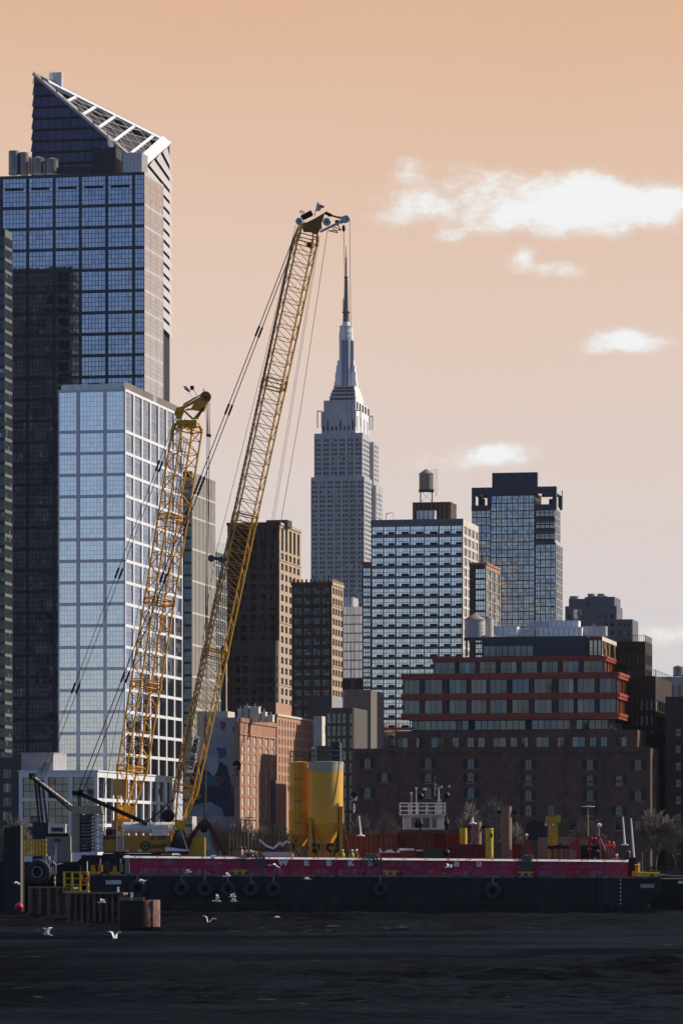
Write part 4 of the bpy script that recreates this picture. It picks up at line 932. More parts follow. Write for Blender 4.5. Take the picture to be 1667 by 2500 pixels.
for p0, p1, yt, lab in ((582, 592, 1734, 'tall thin white chimney block at the left end of the orange brick roof'), (598, 608, 1727, 'tallest white roof block on the orange brick building'), (612, 634, 1728, 'wide white tank box on the orange brick roof'), (640, 650, 1741, 'small pale roof box near the middle of the orange brick roof'), (655, 668, 1748, 'grey roof box at the right end of the orange brick roof')):
    q = V((((p0 + p1) / 2) - CX) / F * 1052, 1052, H + (HY - 1764) / F * 1052)
    o = thing('roof_block', lab, 'roof block', q, -rb.th); k = MB(); w_ = (p1 - p0) / F * 1052 / 2; k.box(-w_, w_, -1.2, 1.2, 0, (1764 - yt) / F * 1052, CRM); k.build('housing', o)
    k = MB(); h_ = (1764 - yt) / F * 1052; k.box(-w_ - .1, w_ + .1, -1.3, 1.3, h_ + .003, h_ + .22, WHS); k.tube((0, 0, h_ + .2), (0, 0, h_ + 1), .15, .15, 6, STL); k.build('cap', o)
b = Bld('pink_brick_block', 'pink brick block with rows of small square windows behind the silos', 676, 1150)
zt = b.Z(1744); yb = b.D(764); xa = b.X(622)
rw = [(z - 1.75, z) for z in [zt - 4.2 - 4.05 * i * 2.0 for i in range(7)]][::-1]; rw = [(z - 1.75, z) for z in [b.Z(1757 + 22.5 * i) for i in range(8)]][::-1]
b.tier(xa, 0, 0, yb, 0, zt, (lin(xa, 0, 5, 2.2), rw, (1, 1, GLK, DGR, .1)), (lin(0, yb, 12, yb * .052), rw, (1, 1, GLK, DGR, .12), PNK), m=BRN, rec=.3)  # front in dark brown brick, its shade put into the colour
x0 = b.X(676, 2); b.tier(b.X(622, 2), x0 - .3, 2, b.D(713, x0), zt, b.Z(1715, x0, 2), None, None, m=BRN, side=PNK)
b.mb.box(.003, .3, 0, yb, zt - .5, zt + .1, CRM)
b.done()
b = Bld('low_brick_wing', 'low orange brick wing between the sunny brick building and the silos', 673, 1030)
b.tier(b.X(660), 0, 0, b.D(699), 0, b.Z(1907), None, None, m=BRN, side=ORB)  # dark front for shade, orange side for sun, both by brick colour
b.done()
b = Bld('white_lift_house', 'small white lift house lit on its right side above the silos', 786, 1120)
b.tier(b.X(765), 0, 0, b.D(802), 0, b.Z(1749), None, (lin(0, b.D(802), 1, 4), [(b.Z(1790), b.Z(1770))], (1, 1, GLK, DGR, .1), CRM), m=mat('shaded white wall', (.4, .39, .37), .8), side=CRM); b.done()  # front white greyed in colour for shade, sunny side in bright cream
b = Bld('dark_box_building', 'plain dark box building with a pale right side below the brown towers', 810, 1330)
b.tier(b.X(748), 0, 0, b.D(836), 0, b.Z(1698), None, None, m=DGR, side=mat('pale grey side wall', (.30, .29, .27), .8)); b.done()
b = Bld('light_blue_glass_block', 'light blue mirrored glass block beside the grid apartment tower', 886, 1380)
zt = b.Z(1482); xa = b.X(836)
b.tier(xa, 0, 0, 20, 0, zt, (lin(xa, 0, 5, .12), [(b.Z(1655 - 22 * i), b.Z(1635 - 22 * i)) for i in range(8)], (2, 1, GLL, DGR, .12)), None, m=mat('pale blue panel', (.3, .34, .40), .5), rec=.15)
b.mb.box(b.X(838, 3), b.X(860, 3), 3, 14, zt, b.Z(1456), ALU); b.mb.box(xa - .05, .05, -.08, -.003, b.Z(1684), b.Z(1657), BLK); b.done()
b = Bld('grey_loft_building', 'grey loft building with green tinted window grids behind the silos', 862, 1070)
zt = b.Z(1728); xa = b.X(794); GLG = glass('green loft glass', (.28, .36, .33), refl=.4, npale=.06)
b.tier(xa, 0, 0, 20, 0, zt, (lin(xa, b.X(848), 4, .5) + lin(b.X(850), 0, 1, .3), [(z - 2.6, z) for z in [zt - 1.5 - 3.25 * i for i in range(11)]][::-1], (2, 2, GLG, DGR, .12)), None, m=mat('warm grey brick', (.10, .085, .075), .9, 0, .2), rec=.25); b.done()
b = Bld('grey_infill_building', 'plain grey brown building below the light blue glass block', 905, 1180)
zt = b.Z(1685); xa = b.X(840)
b.tier(xa, 0, 0, 20, 0, zt, (lin(xa, 0, 4, 1.4), [(z - 1.9, z) for z in [zt - 2.5 - 3.4 * i for i in range(14)]][::-1], (1, 2, GLK, DGR, .1)), None, m=mat('dun brick', (.16, .13, .11), .9, 0, .2), rec=.25); b.done()
b = Bld('dark_brick_link', 'dark brick building below the brown towers behind the bare trees', 720, 1250)
xa = b.X(545); b.tier(xa, 0, 0, 20, 0, b.Z(1758), (lin(xa, 0, 9, 1.5), [(z - 2, z) for z in [b.Z(1775 + 27 * i) for i in range(9)]][::-1], (1, 2, GLK, DGR, .1)), None, m=BRN, rec=.25); b.done()
b = Bld('dark_left_block', 'dark unlit block between the edge tower and the white podium', 44, 1160)
xa = b.X(-160); b.tier(xa, 0, 0, 30, 0, b.Z(1850), (lin(xa, 0, 5, 2), [(z, z + 2.6) for z in [2 + 4 * i for i in range(7)]], (3, 1, GLE, DGR, .1)), None, m=DGR); b.done()
# ------------------------------------------------------------------ bare winter trees along the far bank
BARK = mat('grey brown bark', (.085, .064, .05), .9, 0, .25, 3); TWIG = mat('bare twig bark', (.19, .145, .115), .9, 0, .25, 2)
def grow_tree(seed, h):
    rg = random.Random(seed); tr = MB(); cr = MB()
    def grow(p, d, l, r, lev):
        segs = 3; q = p
        for i in range(segs):
            d = (d + V(rg.uniform(-.16, .16), rg.uniform(-.16, .16), rg.uniform(-.02, .12))).normalized(); n = q + d * (l / segs)
            (tr if lev == 0 else cr).tube(q, n, r * (1 - .25 * i / segs), r * (1 - .25 * (i + 1) / segs), 5 if lev < 2 else 3, BARK if lev < 2 else TWIG, lev < 2)
            q = n
            if lev < 4 and (i > 0 or lev > 0):
                for _ in range(2):
                    a = rg.random() * 6.28; s = rg.uniform(.45, .95); e = (d + V(math.cos(a), math.sin(a), rg.uniform(-.1, .35)) * s).normalized()
                    grow(q, e, l * rg.uniform(.5, .74), max(.05, r * .5), lev + 1)
        if lev < 4: grow(q, d, l * .7, max(.05, r * .6), lev + 1)
    grow(V(0, 0, 0), V(0, 0, 1), h * .36, h * .022, 0)
    return tr, cr
protos = []
for i in range(4):
    t = thing('bare_tree', 'bare tree', 'tree', (0, 0, GZ), 0, 'bare trees along the far bank')
    a, c = grow_tree(11 + i, 13); a.build('trunk', t); c.build('crown', t); protos.append(t)
spots = [(18, 1.0, 'bare tree at the far left edge in front of the dark glass tower'), (52, .95, 'bare tree behind the tall steel sheet pile on the left'), (-14, .9, 'bare tree cut off by the left edge'),
         (455, .7, 'bare tree just right of the tall crane boom foot'), (490, .85, 'bare tree behind the hanging red grab'), (528, .95, 'bare tree in front of the mural wall, right of the grab'), (566, .9, 'bare tree in front of the mural building right corner'), (600, 1.0, 'bare tree below the left part of the sunny brick building'), (640, .85, 'bare tree below the middle of the sunny brick building'), (676, .9, 'bare tree below the low orange wing'), (706, .8, 'bare tree directly left of the yellow silos'),
         (872, .85, 'bare tree just right of the yellow silos'), (905, 1.05, 'bare tree between the yellow silos and the white wheelhouse'), (940, 1.1, 'bare tree just left of the white wheelhouse'), (1108, .95, 'bare tree just right of the white wheelhouse'), (1150, 1.28, 'wide bare tree behind the short brown pile'), (1196, 1.38, 'tallest bare tree, just left of the tall brown pile'), (1262, .9, 'bare tree just right of the tall brown pile'),
         (1424, 1.0, 'bare tree above the red engine frame on the barge'), (1470, .7, 'small bare tree behind the tan tank'), (1566, 1.1, 'bare tree right of the two white poles'), (1600, 1.15, 'bare tree standing above the stern bollards'), (1648, .95, 'bare tree at the right edge in front of the dark building'), (300, .75, 'bare tree behind the short crane boom foot'), (395, .7, 'bare tree behind the tall crane cab')]
rg = random.Random(3)
for i, (px, sc_, lab) in enumerate(spots):
    Y = 897 + rg.uniform(-8, 12) + (4 if px > 850 else 0); q = P(px, 2079, Y); q.z = GZ - .1
    t = protos[i] if i < 4 else dup(protos[i % 4])
    t.location = q; t.rotation_euler = (0, 0, rg.random() * 6.28); t.scale = (sc_, sc_, sc_); t['label'] = lab
# bank railing and low shrubs
br = thing('bank_railing', 'long dark steel railing along the far river bank', 'railing', (0, 882, 2.6)); k = MB()
for i in range(120): x = -80 + i * 1.35; k.box(x - .05, x + .05, -.05, .05, 0, 1.1, BLK)
k.build('post', br, kind='stuff'); k = MB()
for z in (.4, .75, 1.1): k.box(-80, 82, -.04, .04, z, z + .06, BLK)
k.build('rail', br)
def lamp_post(px, ytop, Y, name, label, T=True):
    q = P(px, ytop, Y); h = q.z - GZ; t = thing(name, label, 'street lamp', (q.x, Y, GZ)); k = MB(); m_ = mat('tan lamp paint', (.42, .31, .14), .6)
    k.tube((0, 0, 0), (0, 0, h - .3), .2, .12, 8, m_); k.build('post', t); k = MB()
    k.lathe((0, 0, h - .35), [(.15, 0), (1.1, .12), (1.55, .2), (1.5, .3), (.3, .42)], 12, mat('lamp hood', (.35, .3, .22), .6)); k.build('lamp_head', t)
lamp_post(1435, 1969, 890, 'street_lamp', 'tan street lamp with wide flat hood behind the beige container')
# ------------------------------------------------------------------ the barge
YB = 400.0; S = YB / F
HUL = mat('black green hull paint', (.026, .022, .019), .75, 0, .35, .35, c2=(.05, .045, .04), spots=.22, streak=.5, sc_streak=.5, bump=.2)
HUR = mat('rusty waterline band', (.035, .026, .02), .85, 0, .4, .5, c2=(.012, .012, .012), spots=.5)
MAG = mat('faded magenta paint', (.56, .02, .058), .55, 0, .25, .35, c2=(.30, .16, .20), spots=.22, streak=.45, sc_streak=.6)
MAGP = mat('chalky magenta paint', (.50, .15, .20), .7, 0, .3, .5, c2=(.18, .03, .06), spots=.5, streak=.3)
RUB = mat('black tyre rubber', (.042, .041, .04), .75, 0, .2, 2)
RIM = mat('white rim paint', (.72, .68, .63), .6, 0, .12, .5, c2=(.30, .22, .16), spots=.3, streak=.25)
YEL = mat('yellow machine paint', (.60, .31, .02), .5, 0, .15, .6, c2=(.25, .12, .03), spots=.15, streak=.12)
YLW = mat('safety yellow paint', (.58, .40, .03), .5, 0, .12, .8, c2=(.2, .12, .04), spots=.2)
barge = thing('deck_barge', 'long black deck barge with a magenta bulwark lettered WEEKS 80', 'barge', (P(900, 2224, YB).x, YB, 0))
def hx(px): return P(px, 2100, YB).x
def hz(py, Y=YB): return P(0, py, Y).z
DK0, DK1 = hz(2135), hz(2142); DEPTH = 17
def deck(px): return DK0 + (DK1 - DK0) * (px - 215) / 1400
k = MB()
a = [(hx(216), hz(2236)), (hx(1560), hz(2236)), (hx(1572), hz(2222)), (hx(1615), hz(2176)), (hx(1615), DK1), (hx(216), DK0)]
k.prism([(x, YB, z) for x, z in a], (0, DEPTH, 0), HUL)
child(barge, 'hull', k)
k = MB(); k.box(hx(217), hx(1566), YB - .03, YB, hz(2226), hz(2208), HUR)
for x in range(260, 1600, 92): k.box(hx(x) - .03, hx(x) + .03, YB - .05, YB - .004, hz(2206), hz(2146), HUL)
child(barge, 'hull_plating', k)
k = MB()
k.prism([(hx(216), YB - .1, DK0 - .16), (hx(1616), YB - .1, DK1 - .16), (hx(1616), YB - .1, DK1 + .03), (hx(216), YB - .1, DK0 + .03)], (0, .35, 0), mat('worn deck edge', (.20, .18, .15), .7, 0, .5, .6, c2=(.03, .03, .03), spots=.5))
child(barge, 'deck_edge', k)
BW0, BW1 = hz(2089), hz(2099)
def bz(px): return BW0 + (BW1 - BW0) * (px - 315) / 1218
yb_ = YB + 1.0
k = MB(); k.prism([(hx(315), yb_, deck(315)), (hx(1533), yb_, deck(1533)), (hx(1533), yb_, bz(1533)), (hx(315), yb_, bz(315))], (0, .12, 0), MAG)
k.box(hx(1532), hx(1533) + .05, yb_ + .13, yb_ + 14, deck(1533), bz(1533) - .02, MAG)
px = 330
while px < 1530:
    k.box(hx(px) - .07, hx(px) + .07, yb_ - .22, yb_ - .002, deck(px), bz(px) - .1, MAG); px += 54.6
for f in (.46,): k.prism([(hx(316), yb_ - .16, deck(315) + f * 1.8), (hx(1532), yb_ - .16, deck(1533) + f * 1.72), (hx(1532), yb_ - .16, deck(1533) + f * 1.72 + .12), (hx(316), yb_ - .16, deck(315) + f * 1.8 + .12)], (0, .155, 0), MAG)
child(barge, 'bulwark', k)
px = 330; rg = random.Random(9)
while px < 1500:
    for j in range(2):
        for q in range(3):
            if rg.random() < (.62 if j == 0 else .3) and not (j == 1 and (640 < px < 930 or 1090 < px < 1195)):
                x0 = hx(px + 4 + q * 17); z0 = deck(px) + (.06 if j == 0 else 1.0); k = MB(); k.box(x0, x0 + .52, yb_ - .03, yb_ - .003, z0, z0 + (.62 if j == 0 else .5) * rg.uniform(.6, 1), MAGP); child(barge, 'bulwark_panel', k)
    px += 54.6
k = MB(); ra = [V(hx(300), yb_ - .38, bz(315) - .26), V(hx(300), yb_ + .1, bz(315)), V(hx(300), yb_ + .45, bz(315)), V(hx(300), yb_ + .45, bz(315) - .26)]; k.prism(ra, V(hx(1535) - hx(300), 0, bz(1533) - bz(315)), RIM)
child(barge, 'bulwark_rim', k)
k = MB(); k.box(hx(303), hx(314), yb_, yb_ + 3, DK0, hz(2094), STL)
for i in range(4): k.box(hx(303 + i * 3.4), hx(304 + i * 3.4), yb_ - .1, yb_ - .01, DK0, hz(2094), DGR)
child(barge, 'bulwark_end', k)
LET = mat('white lettering paint', (.93, .92, .90), .7, 0, .12, 1)
for ch, px in (('W', 691), ('E', 748), ('E', 802.5), ('K', 857), ('S', 904), ('8', 1115), ('0', 1170)):
    child(barge, 'lettering', text_at(ch, .92, LET, (hx(px), yb_ - .03, hz(2107 + (px - 700) * .008)), bold=.055, ext=.02))
for (p0, p1, y0, y1, m_) in ((258, 296, 2150, 2160, RIM), (1563, 1597, 2159, 2169, mat('tan name board', (.40, .33, .2), .7))):
    k = MB(); k.box(hx(p0), hx(p1), YB - .06, YB - .01, hz(y1), hz(y0), m_); child(barge, 'name_board', k)
k = MB()
for i in range(7): k.box(hx(1513), hx(1516), YB - .05, YB - .01, hz(2152 + i * 9.5), hz(2148.5 + i * 9.5), LET)
child(barge, 'draft_mark', k)
def bitt(px, label):
    x = hx(px); z = deck(px); t = thing('mooring_cleat', label, 'cleat', (x, YB + .35, z), 0, 'yellow cleats along the barge edge'); k = MB()
    for s_ in (-.35, .35): k.tube((s_, 0, 0), (s_, 0, .4), .16, .13, 8, YLW)
    k.build('post', t); k = MB(); k.tube((-.75, 0, .36), (.75, 0, .36), .1, .1, 8, YLW); k.box(-.6, .6, -.3, .3, 0, .06, YLW); k.build('horn', t)
for px, lab in ((584, 'worn yellow cleat below the blank bulwark left of the lettering'), (953, 'worn yellow cleat right of the letter S'), (1284, 'yellow cleat under the hanging ropes right of the number'), (1572, 'left yellow cleat of the pair on the bare stern deck'), (1592, 'right yellow cleat of the pair on the bare stern deck')): bitt(px, lab)
def tyre(px, py, rpx, label):
    r = rpx * S; q = P(px, py, YB); t = thing('tyre_fender', label, 'tyre', (q.x, YB - .02, q.z), 0, 'tyre fenders hung on the barge side')
    k = MB(); w_ = r * .34; k.torus((0, -w_ * .8, 0), r - w_, w_, RUB, n=26, k=10)
    for i in range(20):
        a = 6.283 * i / 20; c = V(math.cos(a) * (r - .01), -w_ * .8, math.sin(a) * (r - .01)); k.bar(c - V(0, w_ * .6, 0), c + V(0, w_ * .6, 0), .1, .06, RUB, (math.cos(a), 0, math.sin(a)))
    k.build('tyre_body', t)
    k = MB(); top = deck(px) - q.z
    k.tube((0, -.06, r * .8), (0, -.06, top), .035, .035, 5, STL)
    for i in range(5): z = r + (top - r) * i / 5; k.torus((0, -.07, z + .05), .06, .022, STL, ax=(1, 0, 0) if i % 2 else (0, 1, 0), n=8, k=4)
    k.build('chain', t)
for px, py, r, lab in ((336, 2172, 24, 'large worn tyre nearest the left end of the barge'), (443, 2171, 20.5, 'first of five tyres in the left row along the hull'), (500, 2172, 20.5, 'second of five tyres in the left row along the hull'), (556, 2172, 20.5, 'middle tyre of the row of five on the hull'), (612, 2172, 20.5, 'fourth of five tyres in the left row along the hull'), (668, 2173, 20.5, 'last tyre of the row of five, under the letter W'), (928, 2173, 19, 'lone tyre hanging just right of the letter S'), (1202, 2177, 22, 'lone tyre hanging right of the number 80')): tyre(px, py, r, lab)
def rope_bundle(px, label, n=7, drop=48):
    rg = random.Random(px); x0 = hx(px); k = MB(); m_ = mat('old grey rope', (.13, .12, .10), .9, 0, .3, 3); z0 = bz(px) + .05
    for i in range(n):
        x = x0 + rg.uniform(-.7, .7); l = drop * S * rg.uniform(.4, 1); pts = [(x, yb_ + .3, z0), (x, yb_ - .3, z0 + .02), (x + rg.uniform(-.1, .1), yb_ - .34, z0 - l * .5), (x + rg.uniform(-.2, .2), yb_ - .34, z0 - l)]
        k.path(pts, .05, 5, m_)
        if rg.random() < .6: k.path([pts[-1], (pts[-1][0] + .25, yb_ - .35, z0 - l + .1), (pts[-1][0] + .3, yb_ - .34, z0 - l * .4), (pts[-1][0] + .2, yb_ - .3, z0)], .045, 5, m_)
    for i in range(4): k.torus((x0 + rg.uniform(-.5, .5), yb_ + .05, z0 + .06), .22, .06, m_, ax=(rg.random() - .5, 1, rg.random() - .5), n=10, k=5)
    tag(k.build('mooring_rope', None, rel=(x0, yb_, z0)), label, 'rope', 'ropes over the bulwark')
rope_bundle(625, 'grey rope coils hanging over the bulwark left of the letter W', 8); rope_bundle(905, 'dark rope bundle hanging across the letter S', 8, 30); rope_bundle(1287, 'dark ropes hanging over the bulwark above a yellow cleat', 9)
rope_bundle(597, 'single thin rope loop on the blank magenta panel', 2, 40)
k = MB(); k.path([P(1592, 2135, YB + .4), P(1625, 2138, YB), P(1700, 2143, YB - 3), P(1800, 2146, YB - 6)], .07, 6, mat('tan hawser', (.40, .30, .16), .9)); tag(k.build('stern_line', None, rel=tuple(P(1620, 2138, YB))), 'tan mooring line running from the stern to the right edge', 'rope')
# second dark barge beyond the stern
d2 = thing('moored_barge', 'unlit black barge end beyond the stern at the right edge', 'barge', (P(1680, 2200, 418).x, 420, 0)); k = MB()
k.box(P(1585, 0, 420).x, P(1900, 0, 420).x, 420, 436, -.5, P(0, 2147, 420).z, BLK); child(d2, 'hull', k); k = MB()
for i in range(9): x = P(1590 + i * 14, 0, 420).x; k.box(x - .04, x + .04, 420.1, 420.2, P(0, 2147, 420).z, P(0, 2120, 420).z, DGR)
k.box(P(1585, 0, 420).x, P(1800, 0, 420).x, 420.08, 420.2, P(0, 2121, 420).z, P(0, 2118, 420).z, DGR); child(d2, 'railing', k)
k = MB(); k.box(P(1655, 0, 420).x, P(1667, 0, 420).x, 419.94, 419.99, P(0, 2158, 420).z, P(0, 2152, 420).z, LET); child(d2, 'name_board', k)
# ------------------------------------------------------------------ things standing on the barge deck
def dz(px): return deck(px)
YD = 407.0
def at(px, Y=YD): return P(px, 2100, Y).x
def zat(py, Y=YD): return P(0, py, Y).z
def wpx(n, Y=YD): return n / F * Y
# silos
SIL_Y = mat('silo yellow paint', (.86, .42, .02), .42, 0, .1, .35, c2=(.5, .40, .22), spots=.12, streak=.28, sc_streak=.5)
DUST = mat('pale cement dust', (.46, .42, .36), .9, 0, .15, .4, c2=(.55, .38, .12), spots=.35, streak=.4)
def silo(name, px, rpx, ytop, ycyl, ycone, Y, label, dust=True):
    x = at(px, Y); r = wpx(rpx, Y); zt, zc, zn = zat(ytop, Y), zat(ycyl, Y), zat(ycone, Y); zb = dz(px)
    t = thing(name, label, 'silo', (x, Y, zb), 0, 'yellow silos on the barge'); c = (0, 0, -zb)
    k = MB(); zd = zt - (zt - zc) * .16
    pr = [(r, zc)]
    for f in (.33, .66): z = zc + (zt - zc) * f; pr += [(r, z - .03), (r * 1.006, z - .02), (r * 1.006, z + .02), (r, z + .03)]
    pr += [(r, zd)]
    k.lathe(c, pr, 40, SIL_Y); k.build('barrel', t)
    k = MB(); k.lathe(c, [(r, zd + .002), (r, zt - .15), (r * 1.01, zt - .14), (r * 1.01, zt), (r * .15, zt + .1)], 40, DUST if dust else SIL_Y); k.build('top_band', t)
    k = MB(); k.lathe(c, [(r * 1.012, zc), (r * 1.012, zc - .12), (r * .985, zc - .13), (r * .42, zn + .15), (r * .4, zn)], 40, SIL_Y); k.build('cone', t)
    k = MB(); k.lathe((0, -r * .72, (zc + zn) / 2 + .55 - zb), [(.34, 0), (.34, .08), (.2, .1)], 16, mat('grey medallion', (.42, .40, .36), .6), ax=(0, -1, .35)); k.build('hatch', t)
    k = MB()
    for i in range(22):
        a = 6.283 * i / 22; k.tube((r * .94 * math.cos(a), r * .94 * math.sin(a), zt - zb + .05), (r * .94 * math.cos(a), r * .94 * math.sin(a), zt - zb + 1.1), .03, .03, 4, DGR)
    for z in (.6, 1.1): k.torus((0, 0, zt - zb + z), r * .94, .03, DGR, ax=(0, 0, 1), n=22, k=4)
    k.build('top_railing', t)
    return t, x, r, zt, zc, zn, zb
t, x, r, zt, zc, zn, zb = silo('cement_silo', 795, 43.5, 1861, 2009, 2060, 409, 'big yellow silo with pale dusty top and conical bottom on wheels')
k = MB()
for sx_ in (-1, 1):
    for sy in (-1, 1): k.box(sx_ * r * .86 - .17, sx_ * r * .86 + .17, sy * r * .72 - .17, sy * r * .72 + .17, 0, zc - zb + (1.6 if sx_ > 0 and sy < 0 else .4), YEL)
for sy in (-1, 1): k.box(-r * .8, r * .8, sy * r * .72 - .1, sy * r * .72 + .1, 1.55, 1.8, YEL)
for sx_ in (-1, 1): k.box(sx_ * r * .86 - .1, sx_ * r * .86 + .1, -r * .7, r * .7, zc - zb - .5, zc - zb - .2, YEL)
k.build('leg_frame', t)
k = MB()
for sx_ in (-1, 1):
    k.bar((sx_ * r * .86, -r * .75, zc - zb + .5), (sx_ * r * .3, -r * .9, .3), .12, .12, BLK)
k.build('brace', t)
for px in (762, 772, 808, 818):
    k = MB(); k.torus((0, 0, 0), wpx(8.5), wpx(4), RUB, ax=(0, 1, .0), n=18, k=8); k.lathe((0, 0, 0), [(wpx(5), -.15), (wpx(5), .15)], 12, YEL, ax=(0, 1, 0)); o = k.build('wheel', t); o.location = (at(px, 409) - x, -r * .55, zat(2071, 409) - zb)
k = MB(); k.box(-.9, .9, -r * .6, r * .3, .5, .9, YEL); k.box(-.7, .7, -r * .65, -r * .55, .1, 1.5, YEL); k.box(-1.8, 1.8, -r * .5, r * .5, .92, 1.1, YEL)
k.box(-.25, .25, -.3, .3, 1.1, 1.9, DGR); k.tube((0, 0, 1.0), (0, 0, zn - zb), .4, .5, 10, YEL); 
for s_ in (-1, 1): k.box(s_ * r * .62 - .3, s_ * r * .62 + .3, -r * .2, r * .5, 1.1, 2.6, YEL); k.bar((s_ * r * .8, -r * .6, zc - zb - .3), (s_ * r * .25, -r * .6, 1.3), .16, .16, YEL)
k.build('bogie', t)
k = MB(); k.box(-.9, .5, -.9, .9, zt - zb + .1, zt - zb + 1.6, mat('olive filter box', (.12, .12, .07), .7)); k.box(.7, 1.3, -.4, .4, zt - zb + .1, zt - zb + 2.0, DGR); k.tube((-1.3, 0, zt - zb), (-1.3, 0, zt - zb + 1.5), .1, .1, 6, STL); k.tube((1.5, -.3, zt - zb), (1.5, -.3, zt - zb + 1.9), .08, .08, 6, STL); k.build('filter_unit', t)
k = MB()
k.tube((r * .98, -.2, zt - zb - .5), (r * 1.06, -.5, 2.4), .05, .05, 5, BLK); k.path([(r * 1.02, -.6, zc - zb), (r * 1.1, -.8, 4), (r * 1.35, -1, 1.5), (r * 1.5, -1, .3)], .07, 6, BLK); k.build('hose', t)
t, x, r, zt, zc, zn, zb = silo('cement_silo', 732, 27, 1862, 2036, 2066, 411, 'narrower yellow silo with ladder standing left behind the big silo', False)
k = MB(); 
for i in (-1, 1):
    k.box(i * r * .8 - .14, i * r * .8 + .14, -r * .8, -r * .5, 0, zc - zb + .3, YEL); k.box(i * r * .8 - .14, i * r * .8 + .14, r * .5, r * .8, 0, zc - zb + .3, YEL)
k.bar((-r * .8, -r * .85, 3.2), (r * .8, -r * .85, .3), .12, .12, BLK); k.bar((-r * .3, -r * .85, 3.6), (-r * 1.3, -r * .85, .2), .12, .12, BLK); k.build('leg_frame', t)
k = MB(); 
for i in (-.25, .25): k.tube((i - r * .2, -r * 1.04, 1), (i - r * .2, -r * 1.04, zt - zb + 1), .035, .035, 4, YEL)
for i in range(34): z = 1.2 + i * .33; k.tube((-.25 - r * .2, -r * 1.04, z), (.25 - r * .2, -r * 1.04, z), .022, .022, 4, YEL)
for i in range(4): k.torus((-r * .2, -r * 1.1, 3 + i * 2.2), .4, .03, mat('rust brown bracket', (.2, .09, .03), .8), ax=(0, 0, 1), n=12, k=4)
k.build('ladder', t)
# containers
def corr_box(name, label, cat, p0, p1, ytop, Y, dep, m, slope=0, ends=True, doors=False):
    x0, x1 = at(p0, Y), at(p1, Y); zb = dz(p0); zt = zat(ytop, Y); t = thing(name, label, cat, ((x0 + x1) / 2, Y, zb)); w_ = (x1 - x0) / 2; h = zt - zb
    k = MB(); k.box(-w_ + .06, w_ - .06, .08, dep, .15, h - .1, m); n = int(w_ * 2 / .5)
    for i in range(n):
        u = -w_ + .15 + (2 * w_ - .3) * i / n; k.prism([(u, .08, .16), (u + .09, .0, .16), (u + .26, .0, .16), (u + .35, .08, .16)], (0, 0, h - .3), m)
    k.build('side_panel', t)
    k = MB()
    for z0, z1 in ((0, .16), (h - .14, h)): k.box(-w_, w_, -.03, .1, z0, z1, m); k.box(-w_, w_, dep - .1, dep + .03, z0, z1, m)
    for u in (-w_, w_): k.box(u - .07, u + .07, -.035, .11, .003, h - .003, m); k.box(u - .07, u + .07, dep - .11, dep + .035, .003, h - .003, m)
    k.box(-w_, w_, .11, dep - .11, h - .12, h - .05, m); k.build('frame', t)
    return t
RUC = mat('rust red container paint', (.22, .065, .04), .6, 0, .2, .4, c2=(.10, .035, .025), spots=.25, streak=.4)
RED = mat('deep red paint', (.20, .02, .018), .5, 0, .18, .6, streak=.2)
CRM2 = mat('beige container paint', (.33, .25, .15), .65, 0, .15, .4, streak=.3)
corr_box('container', 'long rust red corrugated container right of the yellow silos', 'container', 839, 968, 2037, 412, 2.5, RUC)
corr_box('container', 'rust red corrugated container beneath the white wheelhouse', 'container', 969, 1060, 2033, 414, 2.5, RUC)
corr_box('container', 'red corrugated container left of the tall brown pile', 'container', 1097, 1184, 2062, 409, 2.5, RED)
corr_box('container', 'red corrugated container right of the tall brown pile', 'container', 1226, 1273, 2062, 409.5, 2.5, RED)
corr_box('container', 'darker red low container behind the yellow piles', 'container', 1058, 1132, 2036, 415, 2.5, RED)
corr_box('container', 'beige corrugated container behind the yellow crane post', 'container', 1318, 1476, 2045, 413, 2.5, CRM2)
# wheelhouse
wy = 413.0; WH = mat('white boat paint', (.62, .61, .58), .5, 0, .1, .8, c2=(.35, .28, .22), spots=.15, streak=.2)
t = thing('wheelhouse', 'white wheelhouse with railed roof deck above the red containers', 'wheelhouse', (at(1030, wy), wy, zat(2030, wy)))
def lw(px, py, yy=0): return V(at(px, wy) - t.location.x, yy, zat(py, wy) - t.location.z)
k = MB(); c0, c1 = lw(984, 2026), lw(1085, 1991)
sill_, head_ = lw(0, 2022).z, lw(0, 1997).z
k.box(c0.x, c1.x, 0, 4, c0.z, sill_, WH); k.box(c0.x, c1.x, 0, 4, head_, c1.z, WH)
for p0, p1 in ((984, 1004), (1028, 1031), (1049, 1054), (1067, 1085)): k.box(lw(p0, 0).x, lw(p1, 0).x, .01, .25, sill_, head_, WH)
k.box(c0.x, c0.x + .2, .26, 4, sill_, head_, WH); k.box(c1.x - .2, c1.x, .26, 4, sill_, head_, WH); k.box(c0.x, c1.x, 3.8, 4, sill_, head_, WH)
k.build('cabin', t)
for p0, p1 in ((1004, 1028), (1031, 1049), (1054, 1067)):
    k = MB(); k.box(lw(p0, 0).x, lw(p1, 0).x, .12, .16, sill_, head_, GLDK); k.build('window', t)
k = MB(); a0, a1 = lw(977, 1992), lw(1087, 1988); k.box(a0.x, a1.x, -.6, 4.6, a0.z, a1.z, WH); k.build('roof_deck', t)
k = MB()
for i in range(6):
    u = a0.x + (a1.x - a0.x) * i / 5
    for y_ in (-.55, 4.5): k.tube((u, y_, a1.z), (u, y_, lw(0, 1961).z), .03, .03, 5, WH)
for z in (1961, 1969, 1979):
    for y_ in (-.55, 4.5): k.tube((a0.x, y_, lw(0, z).z), (a1.x, y_, lw(0, z).z), .028, .028, 5, WH)
    for u in (a0.x, a1.x): k.tube((u, -.55, lw(0, z).z), (u, 4.5, lw(0, z).z), .028, .028, 5, WH)
k.build('railing', t)
k = MB()
